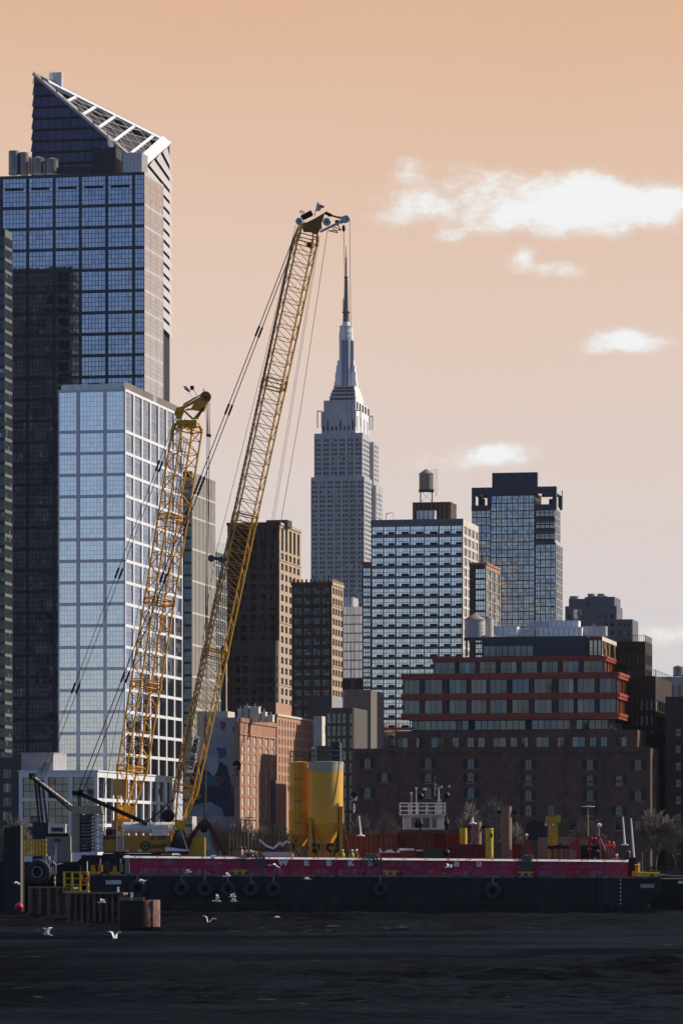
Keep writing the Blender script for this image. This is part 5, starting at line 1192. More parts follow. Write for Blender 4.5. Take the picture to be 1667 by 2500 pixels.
for px, yt in ((1017, 1927), (1005, 1936), (1077, 1950)): k.tube(lw(px, 1990, 2), lw(px, yt, 2), .05, .03, 5, WH)
for px, yt in ((1017, 1925), (1005, 1937), (1079, 1921), (1098, 1920), (1036, 1927), (1040, 1926)): k.box(lw(px, 0).x - .1, lw(px, 0).x + .1, 1.9, 2.1, lw(0, yt).z - .1, lw(0, yt).z + .12, WHS)
k.tube(lw(1072, 1990, 2), lw(1072, 1920, 2), .09, .05, 6, WH)
for z in (1925, 1940, 1955): k.tube(lw(1066, z, 2), lw(1078, z, 2), .03, .03, 4, WH)
for i in range(3): k.tube(lw(1066 + i * 6, 2024, -.3), lw(1066 + i * 6, 1963, -.3), .035, .035, 4, WH)
for i in range(12): k.tube(lw(1066, 2022 - i * 4.8, -.3), lw(1078, 2022 - i * 4.8, -.3), .025, .025, 4, WH)
k.build('mast', t)
fl = thing('flag', 'small red white and blue flag on the wheelhouse mast', 'flag', tuple(P(1061, 1945, wy))); k = MB(); k.tube((0, 0, 0), (0, 0, 2.1), .03, .02, 5, WH); k.build('pole', fl)
k = MB(); FR, FW, FB = mat('flag red', (.45, .04, .05), .8), mat('flag white', (.7, .68, .66), .8), mat('flag navy', (.03, .04, .15), .8)
for i in range(7):
    z1 = 1.85 - i * .19; c_ = FR if i % 2 == 0 else FW
    k.box(.02 + .0, .26 - .02 * i, -.012 - .02 * math.sin(i), .012 - .02 * math.sin(i), z1 - .19, z1, FB if i < 2 else c_)
k.build('cloth', fl)
def dayshape(px, ytop, ybot, items, label):
    q = P(px, ybot, 405); t = thing('day_signal', label, 'signal', (q.x, 405, q.z), 0, 'day signals on the barge'); k = MB(); k.tube((0, 0, 0), (0, 0, wpx(ybot - ytop, 405)), .04, .03, 6, BLK); k.build('pole', t)
    for kind, y in items:
        k = MB(); z = wpx(ybot - y, 405); r = wpx(8.5, 405)
        if kind == 'ball': k.lathe((0, 0, z), [(.001, -r)] + [(r * math.cos(a), r * math.sin(a)) for a in [R(-75 + 15 * i) for i in range(11)]] + [(.001, r)], 14, BLK)
        else: k.lathe((0, 0, z), [(.02, -r * 2), (r * .85, 0), (.02, r * 2)], 12, BLK, smooth=False)
        k.build(kind, t)
dayshape(1026, 1925, 2062, (('ball', 1945), ('diamond', 2012)), 'black ball over black diamond on the pole left of the wheelhouse door')
dayshape(1090, 1925, 2092, (('ball', 1943), ('diamond', 2011), ('ball', 2083)), 'two black balls and a diamond on the pole right of the wheelhouse')
# piles
def pile(px0, px1, ytop, Y, m, label, lugs=None, cap=False):
    r = wpx(px1 - px0, Y) / 2; x = at((px0 + px1) / 2, Y); zb = dz(px0); h = zat(ytop, Y) - zb
    t = thing('steel_pile', label, 'pile', (x, Y, zb)); k = MB(); k.lathe((0, 0, 0), [(r, 0), (r, h * .5), (r * 1.004, h * .5 + .02), (r, h * .5 + .05), (r, h), (r * .93, h), (r * .93, h - .3)], 24, m); k.build('tube', t)
    if lugs:
        k = MB(); z = zat(lugs, Y) - zb
        for s_ in (-1, 1): k.box(s_ * r * .98, s_ * (r + .45), -.2, .2, z - .14, z + .14, BLK)
        k.build('lug', t)
    if cap: k = MB(); k.box(r * .2, r * .75, -r * 1.12, -r * .9, h - .9, h - .5, BLK); k.torus((0, 0, h - .1), r * 1.02, .06, YLW, ax=(0, 0, 1), n=18, k=5); k.build('collar', t)
PBR = mat('rusty brown pile', (.27, .155, .11), .8, 0, .2, .6, c2=(.12, .07, .05), spots=.25, streak=.3)
pile(1223, 1249, 1970, 406, PBR, 'tallest brown steel pile, with dark lugs near its top', lugs=1984)
pile(1150, 1175, 2007, 411, PBR, 'shorter brown steel pile behind the left red container', lugs=2020)
pile(1122, 1140, 2022, 412, YLW, 'shorter yellow pile right of the wheelhouse')
pile(1185, 1204, 2023, 405, YLW, 'yellow pile with dark band left of the tall brown pile', cap=True)
# small gear
def gen_box(name, label, cat, p0, p1, ytop, Y, m, top=None, wave=False):
    x0, x1 = at(p0, Y), at(p1, Y); zb = dz(p0); h = zat(ytop, Y) - zb; w_ = (x1 - x0) / 2
    t = thing(name, label, cat, ((x0 + x1) / 2, Y, zb)); k = MB(); k.box(-w_, w_, 0, 2, 0, h * (.8 if top else 1), m)
    for i in range(4): u = -w_ + 2 * w_ * (i + .5) / 4; k.box(u - w_ * .16, u + w_ * .16, -.05, -.003, .2, h * .7, m)
    k.build('housing', t)
    if top:
        k = MB(); n = 5
        for i in range(n):
            u0 = -w_ + 2 * w_ * i / n; u1 = u0 + 2 * w_ / n
            if wave: k.prism([(u0, -.1, h * .8 + .004), (u1, -.1, h * .8 + .004), (u1, -.1, h * (.88 + .1 * math.cos((i + 1) * 2.5))), (u0, -.1, h * (.88 + .1 * math.cos(i * 2.5)))], (0, 2.2, 0), top)
            else: k.lathe(((u0 + u1) / 2, -.1, h * .8), [(w_ / n * .98, 0), (w_ / n * .98, 2.1)], 10, top, ax=(0, 1, 0))
        k.build('cover', t)
    return t
gen_box('tent_shelter', 'red shelter with white scalloped top beside the letter S', 'shelter', 926, 976, 2069, 404, RED, WHS, True)
gen_box('generator', 'dark red generator under bundled white sacks', 'generator', 977, 1011, 2059, 405, RED, WHS)
gen_box('sack_stack', 'red crate topped with bundled white sacks left of the green skip', 'crate', 1016, 1036, 2062, 406, RED, WHS)
gen_box('skip', 'green steel skip with dark lid near the wheelhouse', 'skip', 1034, 1078, 2073, 405, mat('dark green paint', (.02, .075, .035), .6))
gen_box('yellow_skip', 'bright yellow box skip beside the tall crane cab', 'skip', 455, 500, 2045, 409, YLW)
gen_box('work_bench', 'pale grey flat steel deck frame behind the bulwark left of the lettering', 'steel frame', 642, 712, 2081, 404, STL)
gen_box('traffic_barrier', 'small orange barrier standing by the letter S', 'barrier', 921, 929, 2083, 403, mat('safety orange', (.7, .12, .02), .6))
# clutter on deck between the cranes and the silos
fr = thing('pipe_rack', 'rusty pipe rack of thin upright frames between the grab and the silos', 'pipe rack', (at(600, 411), 411, dz(600))); k = MB(); rg = random.Random(5)
RSB = mat('rusty brown scaffold', (.14, .095, .05), .8, 0, .3, 2)
for i in range(15):
    x = at(560 + i * 9, 411) - fr.location.x; h = zat(2020 + rg.uniform(-12, 25), 411) - fr.location.z; k.tube((x, 0, 0), (x, 0, h), .06, .06, 5, RSB); k.tube((x, 2, 0), (x, 2, h * .95), .06, .06, 5, RSB)
k.build('upright', fr); k = MB()
for z in (.9, 1.8, 2.6): k.tube((at(556, 411) - fr.location.x, 0, z), (at(694, 411) - fr.location.x, 0, z + .05), .05, .05, 5, RSB); k.tube((at(556, 411) - fr.location.x, 2, z), (at(694, 411) - fr.location.x, 2, z), .05, .05, 5, RSB)
k.build('crossbar', fr)
k = MB(); mst = P(607, 2090, 410)
po = thing('signal_mast', 'thin pale mast with short crossbars between the grab and the silos', 'mast', (mst.x, 410, dz(607))); k.tube((0, 0, 0), (0, 0, zat(1995, 410) - po.location.z), .07, .05, 6, STL); k.build('pole', po); k = MB(); z = zat(2004, 410) - po.location.z; k.tube((-.5, 0, z), (.8, 0, z), .05, .05, 5, STL); k.tube((-.2, 0, z + .3), (.4, 0, z + .3), .05, .05, 5, STL); k.build('crossbar', po)
zz_ = MB(); pts = [(632, 2050), (650, 2066), (668, 2073), (684, 2056), (688, 2066), (698, 2054), (708, 2060)]
for a, c in zip(pts, pts[1:]): zz_.bar(P(*a, 405.5), P(*c, 405.5), .2, .12, RIM)
tag(zz_.build('folded_boom', None, rel=tuple(P(670, 2072, 405.5))), 'white zigzag folded hose boom left of the silos', 'hose boom')
# right-hand machinery
def machine():
    Y = 406.5; t = thing('drill_power_unit', 'red framed diesel power unit with black engine on the right of the barge', 'power unit', (at(1440, Y), Y, dz(1440))); X = lambda p: at(p, Y) - t.location.x; Zp = lambda p: zat(p, Y) - t.location.z
    RDM = mat('bright red machine paint', (.32, .022, .02), .45, 0, .15, .8)
    k = MB()
    for p_ in (1412, 1440, 1474):
        for y in (0, 2.4): k.bar((X(p_), y, 0), (X(p_), y, Zp(2044)), .14, .14, RDM)
    for y in (0, 2.4): k.bar((X(1410), y, Zp(2044)), (X(1476), y, Zp(2044)), .14, .16, RDM)
    k.bar((X(1466), -.1, Zp(2046)), (X(1478), -.1, Zp(2078)), .1, .1, WHS); k.box(X(1388), X(1482), .1, 2.2, 0, .5, RDM); k.build('frame', t)
    k = MB(); k.box(X(1417), X(1464), .2, 2.1, .5, Zp(2065), BLK); rg = random.Random(2)
    for i in range(26): u = rg.uniform(X(1418), X(1462)); z = rg.uniform(.6, Zp(2066)); s_ = rg.uniform(.08, .25); k.box(u, u + s_, rg.uniform(-.05, .1), .19, z, z + s_, rg.choice([BLK, DGR, DGR, STL]))
    k.build('engine', t)
    k = MB(); k.lathe((X(1404), .3, Zp(2063)), [(.2, -.3), (.52, -.28), (.52, -.2), (.3, -.18), (.3, .5), (.52, .52), (.52, .6), (.2, .62)], 20, RDM, ax=(0, 1, 0)); k.build('hose_reel', t)
    k = MB()
    for p_, y_ in ((1444, 2051), (1453, 2054), (1460, 2058), (1486, 2061), (1497, 2064)): k.lathe((X(p_), .8, Zp(y_ + 8)), [(.2, 0), (.22, .5), (.1, .7)], 8, RDM)
    for i in range(6): k.path([(X(1470 + i * 5), .1, .6), (X(1472 + i * 6), -.1, Zp(2070 - i)), (X(1480 + i * 4), .2, Zp(2062))], .05, 5, RDM)
    k.build('pipework', t)
    k = MB(); k.tube((X(1463), .3, Zp(2044)), (X(1463), .3, Zp(2016)), .06, .04, 5, STL); k.lathe((X(1463), .3, Zp(2018)), [(.2, 0), (.22, .2), (.05, .3)], 8, WHS); k.build('floodlight', t)
machine()
def arm():
    Y = 406; t = thing('red_loader_arm', 'bent red hydraulic arm leaning right of the tall brown pile', 'hydraulic arm', (at(1292, Y), Y, dz(1292))); X = lambda p: at(p, Y) - t.location.x; Zp = lambda p: zat(p, Y) - t.location.z; m_ = mat('bright red machine paint', (1, 0, 0))
    k = MB(); k.bar((X(1282), 0, Zp(2057)), (X(1294), 0, Zp(2072)), .5, .45, m_); k.bar((X(1293), 0, Zp(2070)), (X(1299), 0, 0), .5, .4, m_); k.build('boom_arm', t); k = MB(); k.lathe((X(1284), -.3, Zp(2058)), [(.35, 0), (.35, .6)], 14, m_, ax=(0, 1, 0)); k.build('joint', t); k = MB(); k.tube((X(1285), 0, Zp(2056)), (X(1285), 0, Zp(2042)), .06, .05, 5, STL); k.lathe((X(1285), 0, Zp(2042)), [(.12, 0), (.15, .15), (.02, .25)], 8, WHS); k.build('work_light', t)
arm()
def crane_post():
    Y = 405.5; t = thing('yellow_deck_crane', 'folded yellow deck crane post with work lights in front of the beige container', 'deck crane', (at(1348, Y), Y, dz(1348))); X = lambda p: at(p, Y) - t.location.x; Zp = lambda p: zat(p, Y) - t.location.z
    k = MB(); k.box(X(1340), X(1362), 0, .9, 0, Zp(2010), YEL); k.bar((X(1344), -.1, Zp(2030)), (X(1352), -.1, Zp(2066)), .22, .2, YLW); k.build('post', t)
    k = MB(); k.box(X(1334), X(1357), -.2, 1, Zp(2010), Zp(1994), YEL); k.box(X(1356), X(1368), -.35, 1.1, Zp(2009), Zp(1992), YLW); k.build('folded_boom', t)
    k = MB(); k.lathe((X(1350), -.25, Zp(2014)), [(.14, 0), (.14, .1)], 10, WHS, ax=(0, -1, 0)); k.lathe((X(1332), -.25, Zp(2014)), [(.14, 0), (.14, .1)], 10, WHS, ax=(0, -1, 0)); k.build('work_light', t)
    k = MB(); k.bar((X(1335), -.3, Zp(2070)), (X(1390), -.3, Zp(2069)), .3, .2, BLK); k.bar((X(1352), -.3, Zp(2068)), (X(1372), -.3, Zp(2062)), .15, .2, BLK)
    for p_ in (1345, 1360, 1373, 1383): k.box(X(p_), X(p_ + 6), -.3, .4, .2, Zp(2073), RUC)
    k.build('control_stand', t)
crane_post()
t = thing('fuel_tank', 'tan rounded tank at the right end of the barge', 'tank', (at(1508, 406), 406, dz(1508))); k = MB(); k.box(-wpx(25), wpx(14), 0, 2, .2, 1.2, mat('tan tank paint', (.42, .33, .16), .5)); k.lathe((-wpx(6), 0.01, 1.0), [(wpx(20), 0), (wpx(20), 1.95)], 24, MATS['tan tank paint'], ax=(0, 1, 0)); k.build('tank_body', t); k = MB(); k.lathe((-wpx(6), -.02, 1.15), [(.25, -.02), (.25, .03)], 14, DGR, ax=(0, 1, 0)); k.build('filler_cap', t)
t = thing('drum', 'dark green upright drum tank next to the white poles', 'drum', (at(1533, 407), 407, dz(1533))); k = MB(); k.lathe((0, 0, 0), [(wpx(6), 0), (wpx(6), 2.3), (wpx(5), 2.5), (wpx(2), 2.6)], 18, mat('bottle green paint', (.02, .05, .035), .5)); k.build('barrel', t); k = MB(); k.torus((0, 0, 1.6), wpx(6), .05, BLK, ax=(0, 0, 1)); k.build('hoop', t)
t = thing('winch_housing', 'black winch housing on the stern beside the magenta bulwark end', 'winch', (at(1537, 404), 404, dz(1537))); k = MB(); k.box(-.6, .6, 0, 1.5, 0, 1.9, BLK); k.build('housing', t); k = MB(); k.box(.62, 1.1, 0, 1.2, 1.0, 1.25, DGR); k.tube((.9, 0, 0), (.9, 0, 1.4), .12, .12, 8, STL); k.box(.2, 1.5, -.3, .9, 0, .55, YLW); k.build('drum_mount', t)
for p0, y0, y1, p1, lab in ((1520, 1995, 2062, 1525, 'left white slanted pole at the right end of the barge'), (1540, 1999, 2115, 1549, 'right and longer white slanted pole at the barge stern'), (876, 1993, 2040, 881, 'short white slanted pole on the long red container'), (1153, 1996, 2010, 1154, 'tiny white pole behind the short brown pile')):
    q = P(p1, y1, 408); t = thing('white_pole', lab, 'pole', tuple(q)); v = P(p0, y0, 408) - q; k = MB(); k.tube((0, 0, 0), v, .11, .07, 6, WHS); k.build('pole', t); k = MB(); k.lathe((0, 0, -.1), [(.4, 0), (.4, .1), (.15, .15)], 10, WHS); k.build('foot', t)
t = thing('stern_post', 'yellow bollard post standing on the bare stern deck', 'post', (hx(1558), YB + 1.5, deck(1558))); k = MB(); k.tube((0, 0, 0), (0, 0, 1.1), .2, .2, 10, YEL); k.build('post', t); k = MB(); k.lathe((0, 0, 1.1), [(.28, 0), (.28, .08), (.1, .14)], 12, YLW); k.build('cap', t)
# people: one continuous body each, helmet and vest as clothing
SKN = mat('skin', (.42, .24, .16), .6)
def person(px, ytop, Y, vest, helm, label, turn=0, bend=0):
    zt = zat(ytop, Y); zb = dz(px); h = 1.76; sc_ = 1.0; q = V(at(px, Y), Y, max(zb, zt - h))
    t = thing('person', label, 'person', tuple(q), turn, 'workers on the barge deck')
    pts = {'pel': (0, 0, .95, .15), 'ch': (0, bend * .1, 1.3, .17), 'nk': (0, bend * .14, 1.5, .065), 'hd': (0, bend * .16, 1.63, .1), 'lk': (-.1, .03, .5, .08), 'lf': (-.12, 0, .06, .06), 'rk': (.1, .05, .5, .08), 'rf': (.13, 0, .06, .06), 'lt': (-.12, -.16, .04, .045), 'rt': (.13, -.16, .04, .045),
           'ls': (-.2, bend * .1, 1.42, .075), 'le': (-.27, -.05 - bend * .1, 1.15, .055), 'lh': (-.2, -.25, 1.05, .042), 'rs': (.2, bend * .1, 1.42, .075), 're': (.28, -.03, 1.14, .055), 'rh': (.24, -.22, .98, .042)}
    ed = [('pel', 'ch'), ('ch', 'nk'), ('nk', 'hd'), ('pel', 'lk'), ('lk', 'lf'), ('lf', 'lt'), ('pel', 'rk'), ('rk', 'rf'), ('rf', 'rt'), ('ch', 'ls'), ('ls', 'le'), ('le', 'lh'), ('ch', 'rs'), ('rs', 're'), ('re', 'rh')]
    n = list(pts); me = bpy.data.meshes.new('person_body'); me.from_pydata([pts[i][:3] for i in n], [(n.index(a), n.index(b)) for a, b in ed], [])
    o = bpy.data.objects.new('body', me); COL.objects.link(o); md = o.modifiers.new('Skin', 'SKIN'); md.use_smooth_shade = True
    for i, nm in enumerate(n): me.skin_vertices[0].data[i].radius = (pts[nm][3],) * 2
    me.skin_vertices[0].data[0].use_root = True
    o.modifiers.new('Sub', 'SUBSURF').levels = 1
    dg = bpy.context.evaluated_depsgraph_get(); me2 = bpy.data.meshes.new_from_object(o.evaluated_get(dg)); bpy.data.objects.remove(o)
    me2.materials.clear(); me2.materials.append(mat('dark work trousers', (.03, .035, .05), .85)); me2.materials.append(SKN); me2.materials.append(mat('dark work jacket', (.05, .045, .04), .85))
    for p in me2.polygons: p.material_index = 1 if p.center.z > 1.49 or (p.center.y < -.19 and .9 < p.center.z < 1.12) else (2 if p.center.z > .98 else 0)
    o = bpy.data.objects.new('body', me2); COL.objects.link(o); o.parent = t
    k = MB(); k.lathe((0, bend * .16, 1.66), [(.15, 0), (.145, .02), (.128, .03), (.12, .09), (.07, .14), (.01, .155)], 14, helm); k.box(-.08, .08, bend * .16 - .2, bend * .16 - .1, 1.665, 1.68, helm); k.build('helmet', t)
    k = MB(); k.lathe((0, bend * .06, .96), [(.19, 0), (.21, .2), (.215, .38), (.16, .5), (.10, .53)], 14, vest); k.build('vest', t)
HV = mat('hi-vis yellow cloth', (.55, .6, .05), .8); HO = mat('hi-vis orange cloth', (.7, .18, .03), .8); HW = mat('white helmet', (.8, .8, .78), .4)
person(612, 2077, 404, HV, HW, 'worker in yellow vest and white helmet by the bulwark left of the lettering', .6, 0)
person(859, 2076, 404, HV, HW, 'worker in yellow vest just right of the silos, left of a pair', 1.2)
person(870, 2075, 405, HO, HW, 'worker in orange vest just right of the silos, right of a pair', -1)
person(836, 2076, 406, HV, HW, 'worker beside the right leg of the big silo', .4)
person(1505, 2087, 403, HO, HW, 'worker in white helmet near the tan tank at the barge end', -.5)
person(600, 2080, 406, HV, mat('yellow helmet', (.6, .45, .04), .4), 'worker in yellow helmet standing behind the rope coils', 2)
# ------------------------------------------------------------------ lattice boom cranes
CRY = mat('crane boom yellow', (.80, .40, .022), .45, 0, .12, .8, c2=(.22, .10, .02), spots=.12, streak=.12)
CRH = mat('crane house amber', (.46, .22, .02), .45, 0, .1, .6, streak=.15)
CABLE = mat('dark wire rope', (.03, .03, .032), .6, .3)
BEI = mat('beige counterweight paint', (.40, .33, .22), .6, 0, .12, .6, streak=.2)
CHR = mat('polished cylinder steel', (.42, .38, .33), .25, .85, .1)
WLK = mat('grey walkway mesh', (.16, .15, .14), .6, .3, .2, 2)
def sheave(k, c, r, ax, m=STL, w=.16):
    c = V(c); k.torus(c, r * .88, r * .12, m, ax=ax, n=20, k=6); k.lathe(c, [(r * .82, -w * .25), (r * .82, w * .25)], 18, m, ax=ax); k.lathe(c, [(r * .2, -w), (r * .2, w)], 10, BLK, ax=ax)
def boom_frame(foot, head, psi):
    a = (head - foot).normalized(); l = V(-math.sin(psi), math.cos(psi), 0); l = (l - a * l.dot(a)).normalized(); n = a.cross(l) if a.cross(l).x > 0 else l.cross(a)
    return a, l, n
def lattice(root, foot, head, w, psi, f0, f1, np_, rc, rd, fan=False):
    """four chords, two faces of parallel diagonals and two of zigzag, with tapered ends"""
    a, l, n = boom_frame(foot, head, psi); Lb = (head - foot).length
    def corner(t, i, j, sn=None, sl=None):
        s = 1.0
        if t < f0: s = .12 + .88 * t / f0
        if t > f1: s = 1 - .35 * (t - f1) / (1 - f1)
        return foot + a * (Lb * t) + n * (w / 2 * s * i) + l * (w / 2 * (s if t >= f0 else .55 + .45 * s) * j)
    cs = [(-1, -1), (1, -1), (1, 1), (-1, 1)]
    ts = [0, f0] + [f0 + (f1 - f0) * (i + 1) / np_ for i in range(np_)] + [1]
    k = MB()
    for (i, j) in cs:
        for t0, t1 in zip(ts, ts[1:]): k.tube(corner(t0, i, j), corner(t1, i, j), rc, rc, 6, CRY)
    child(root, 'boom_chords', k)
    k = MB()
    for q, (t0, t1) in enumerate(zip(ts[1:-1], ts[2:-1])):
        for j in (-1, 1):
            k.tube(corner(t0, -1, j), corner(t0, 1, j), rd, rd, 4, CRY); k.tube(corner(t1, -1, j), corner(t0, 1, j), rd, rd, 4, CRY)
        for i in (-1, 1):
            s_ = 1 if q % 2 else -1
            k.tube(corner(t0, i, -s_), corner(t1, i, s_), rd, rd, 4, CRY)
            if q % 2: k.tube(corner(t0, i, -1), corner(t0, i, 1), rd, rd, 4, CRY)
    for i in range(3):
        t0, t1 = f0 * (i + .4) / 3.4, f0 * (i + 1.4) / 3.4
        for j in (-1, 1): k.tube(corner(t0, -1, j), corner(t0, 1, j), rd, rd, 4, CRY); k.tube(corner(t1, -1, j), corner(t0, 1, j), rd, rd, 4, CRY)
        for i2 in (-1, 1): k.tube(corner(t0, i2, -1), corner(t1, i2, 1), rd, rd, 4, CRY)
    child(root, 'boom_lacing', k)
    for t in [f0 + (f1 - f0) * q for q in (0, .245, .49, .735, 1)]:
        k = MB()
        for dt in (-.006, .006):
            for u, v in ((0, 1), (1, 2), (2, 3), (3, 0)): k.tube(corner(t + dt, *cs[u]), corner(t + dt, *cs[v]), rd * 1.5, rd * 1.5, 5, CRY)
        for c in cs: k.tube(corner(t - .008, *c), corner(t + .008, *c), rc * 1.5, rc * 1.5, 7, CRY)
        child(root, 'section_joint', k)
    # solid butt plates at the foot
    k = MB()
    for j in (-1, 1): k.prism([corner(0, -1, j), corner(f0 * .42, -1, j), corner(f0 * .42, 1, j), corner(0, 1, j)], l * (.06 * j), CRY)
    child(root, 'boom_foot', k)
    return corner, a, l, n, Lb
def rope(root, name, pts, r=.035, links=(), **kw):
    k = MB()
    for p, q in zip(pts, pts[1:]): k.tube(p, q, r, r, 5, CABLE)
    for t in links:
        c = V(pts[0]).lerp(V(pts[-1]), t); d = (V(pts[-1]) - V(pts[0])).normalized(); k.bar(c - d * .55, c + d * .55, .2, .2, BLK)
    child(root, name, k, **kw)
# ---- tall crane
psi = R(15); foot = P(425, 2058, 409); head = P(754, 548, 412.6)
tc_ = thing('lattice_crane', 'tall yellow crawler crane with amber house, name board on its long lattice boom', 'crane', tuple(P(380, 2134, 409)))
cor, a2, l2, n2, L2 = lattice(tc_, foot, head, 2.05, psi, .085, .975, 44, .09, .04)
k = MB()
for i in range(2):
    p0, p1 = cor(.06, -1.05, -1) - n2 * .32, cor(.965, -1.05, -1) - n2 * .32; k.bar(p0 + l2 * (.5 * i), p1 + l2 * (.5 * i), .07, .05, WLK, l2); k.tube(p0 - n2 * .25 - l2 * .25, p1 - n2 * .25 - l2 * .25, .025, .025, 4, WLK)
for i in range(120): p = cor(.07 + .89 * i / 119, -1.05, -1) - n2 * .33; k.tube(p, p - n2 * .25 - l2 * .25, .025, .025, 4, WLK); k.bar(p, p + l2 * .5, .05, .12, WLK, n2)
child(tc_, 'walkway', k)
def plate(k, pts, Y, th, m): k.prism([P(x, y, Y) for x, y in pts], (0, th, 0), m)
z8 = lambda x, y: (640 + x / 4.275, 450 + y / 4.275)
HB = mat('brown yellow head steel', (.30, .15, .02), .5, 0, .15, .8)
k = MB(); hp = [z8(*q) for q in ((405, 410), (480, 385), (560, 345), (655, 288), (645, 330), (612, 425), (590, 500), (560, 520), (440, 470))]
for Y in (411.6, 413.4): plate(k, hp, Y, .12, HB)
k.bar(P(*z8(480, 440), 411.8), P(*z8(480, 440), 413.4), .5, .5, HB); k.bar(P(*z8(590, 440), 411.8), P(*z8(590, 440), 413.4), .6, .5, HB); k.prism([P(*z8(x, y), 411.75) for x, y in ((420, 440), (600, 450), (585, 475), (430, 470))], (0, 1.6, 0), HB)
child(tc_, 'boom_head', k)
k = MB()
for dy in (0, .5, 1.0):
    for sx_, sy_, r_ in ((385, 382, 9), (674, 388, 10)): k = MB(); sheave(k, P(*z8(sx_, sy_), 411.7 + dy), wpx(r_, 412), (0, 1, 0)); child(tc_, 'sheave', k)
for sx_, sy_, Y_ in ((876, 358, 412.2), (864, 362, 412.7)): k = MB(); sheave(k, P(*z8(sx_, sy_), Y_), wpx(9.3, 412), (0, 1, 0)); child(tc_, 'sheave', k)
k = MB(); q8 = lambda x, y, Y=412.4: P(*z8(x, y), Y)
for Y in (411.9, 413.1):
    k.bar(q8(605, 492, Y), q8(850, 372, Y), .22, .22, STL); k.tube(q8(690, 480, Y), q8(790, 502, Y), .05, .05, 5, HB); k.tube(q8(790, 502, Y), q8(730, 445, Y), .05, .05, 5, HB); k.tube(q8(740, 430, Y), q8(825, 478, Y), .05, .05, 5, HB); k.tube(q8(825, 478, Y), q8(780, 405, Y), .05, .05, 5, HB); k.tube(q8(690, 480, Y), q8(825, 475, Y), .04, .04, 5, HB)
k.box(q8(760, 0).x, q8(800, 0).x, 411.8, 413.2, q8(0, 415).z, q8(0, 378).z, BLK); k.bar(q8(812, 392), q8(872, 362), .35, .5, WHS)
k.bar(q8(655, 292), q8(720, 322), .3, .2, BLK); k.tube(q8(700, 315), q8(850, 358), .09, .09, 6, BLK); k.tube(q8(680, 330), q8(850, 335), .03, .03, 4, BLK)
child(tc_, 'runner_jib', k)
k = MB(); k.bar(q8(410, 350), q8(520, 290), .5, .3, BLK); k.bar(q8(415, 372), q8(525, 320), .12, .2, BLK)
for i in range(4): k.tube(q8(430 + i * 26, 340 - i * 14), q8(440 + i * 26, 360 - i * 14), .04, .04, 4, BLK)
k.tube(q8(415, 350), q8(415, 255), .04, .03, 5, BLK); k.tube(q8(395, 285), q8(435, 285), .03, .03, 4, BLK); k.box(q8(392, 0).x, q8(402, 0).x, 412.3, 412.5, q8(0, 295).z, q8(0, 270).z, BLK); k.box(q8(428, 0).x, q8(438, 0).x, 412.3, 412.5, q8(0, 300).z, q8(0, 278).z, BLK)
k.bar(q8(490, 600), q8(485, 650), .45, .4, BLK)
child(tc_, 'head_platform', k)
# sheave bracket half way
k = MB(); c = P(516, 1363, 410.5); sheave(k, c, wpx(9), (0, 1, 0), WLK); sheave(k, P(540, 1366, 410.5), wpx(8), (0, 1, 0), WLK); k.bar(P(512, 1362, 410.6), P(556, 1367, 410.8), .28, .12, BLK); child(tc_, 'deflector_bracket', k)
# name board
k = MB(); bc = P(473, 1842, 408.6); ang = math.atan2((head - foot).x, (head - foot).z)
u = V(math.sin(ang), 0, math.cos(ang)); v = V(math.cos(ang), 0, -math.sin(ang))
k.prism([bc + u * s_ + (v * .85 + V(0, .5, 0)) * q for s_, q in ((-1.85, -.34), (1.85, -.34), (1.85, .34), (-1.85, .34))], (0, .06, 0), LET)
child(tc_, 'name_board', k)
lt = text_mb('LIEBHERR', .74, BLK, ext=.015, bold=.025); vy = v * .85 + V(0, .5, 0); nn_ = u.cross(vy).normalized(); nn_ = nn_ if nn_.y < 0 else -nn_
lt.v = [tuple(bc + u * p[0] - vy * p[1] + nn_ * (.02 + p[2])) for p in lt.v]; child(tc_, 'lettering', lt)
# house
hz4 = lambda x, y: (x / 2.8, 1850 + y / 2.8)
def p4(x, y, Y=408): return P(*hz4(x, y), Y)
k = MB(); Yh = 408.0
k.box(p4(708, 0).x, p4(1168, 0).x, Yh, Yh + 3.2, p4(0, 650).z, p4(0, 534).z, CRH)
for x in (776, 885, 1060): k.box(p4(x, 0).x - .03, p4(x, 0).x + .03, Yh - .03, Yh - .003, p4(0, 645).z, p4(0, 540).z, CRH)
k.box(p4(708, 0).x, p4(1290, 0).x, Yh - .06, Yh - .004, p4(0, 655).z, p4(0, 645).z, BLK); child(tc_, 'house', k)
k = MB(); k.lathe((p4(945, 480).x, Yh + 1.2, p4(0, 480).z), [(.45, -1.7), (.55, -1.6), (.55, 3.6), (.45, 3.7)], 16, WHS, ax=(1, 0, 0)); k.box(p4(1040, 0).x, p4(1150, 0).x, Yh + .4, Yh + 2, p4(0, 534).z, p4(0, 462).z, WHS)
k.box(p4(720, 0).x, p4(790, 0).x, Yh + .4, Yh + 2, p4(0, 534).z, p4(0, 490).z, BLK); child(tc_, 'roof_machinery', k)
k = MB()
for x in range(712, 1160, 64): k.tube(p4(x, 534, Yh + .05), p4(x, 440, Yh + .05), .03, .03, 4, STL)
for y in (442, 486): k.tube(p4(710, y, Yh + .05), p4(1160, y, Yh + .05), .03, .03, 4, STL)
for x in (800, 845): k.tube(p4(x, 645, Yh - .12), p4(x, 450, Yh - .12), .045, .045, 5, WHS)
for i in range(11): k.tube(p4(800, 640 - i * 11, Yh - .12), p4(845, 640 - i * 11, Yh - .12), .03, .03, 4, WHS)
child(tc_, 'handrail', k)
k = MB(); cab = [(1165, 645), (1290, 645), (1286, 610), (1262, 500), (1205, 496), (1165, 590)]
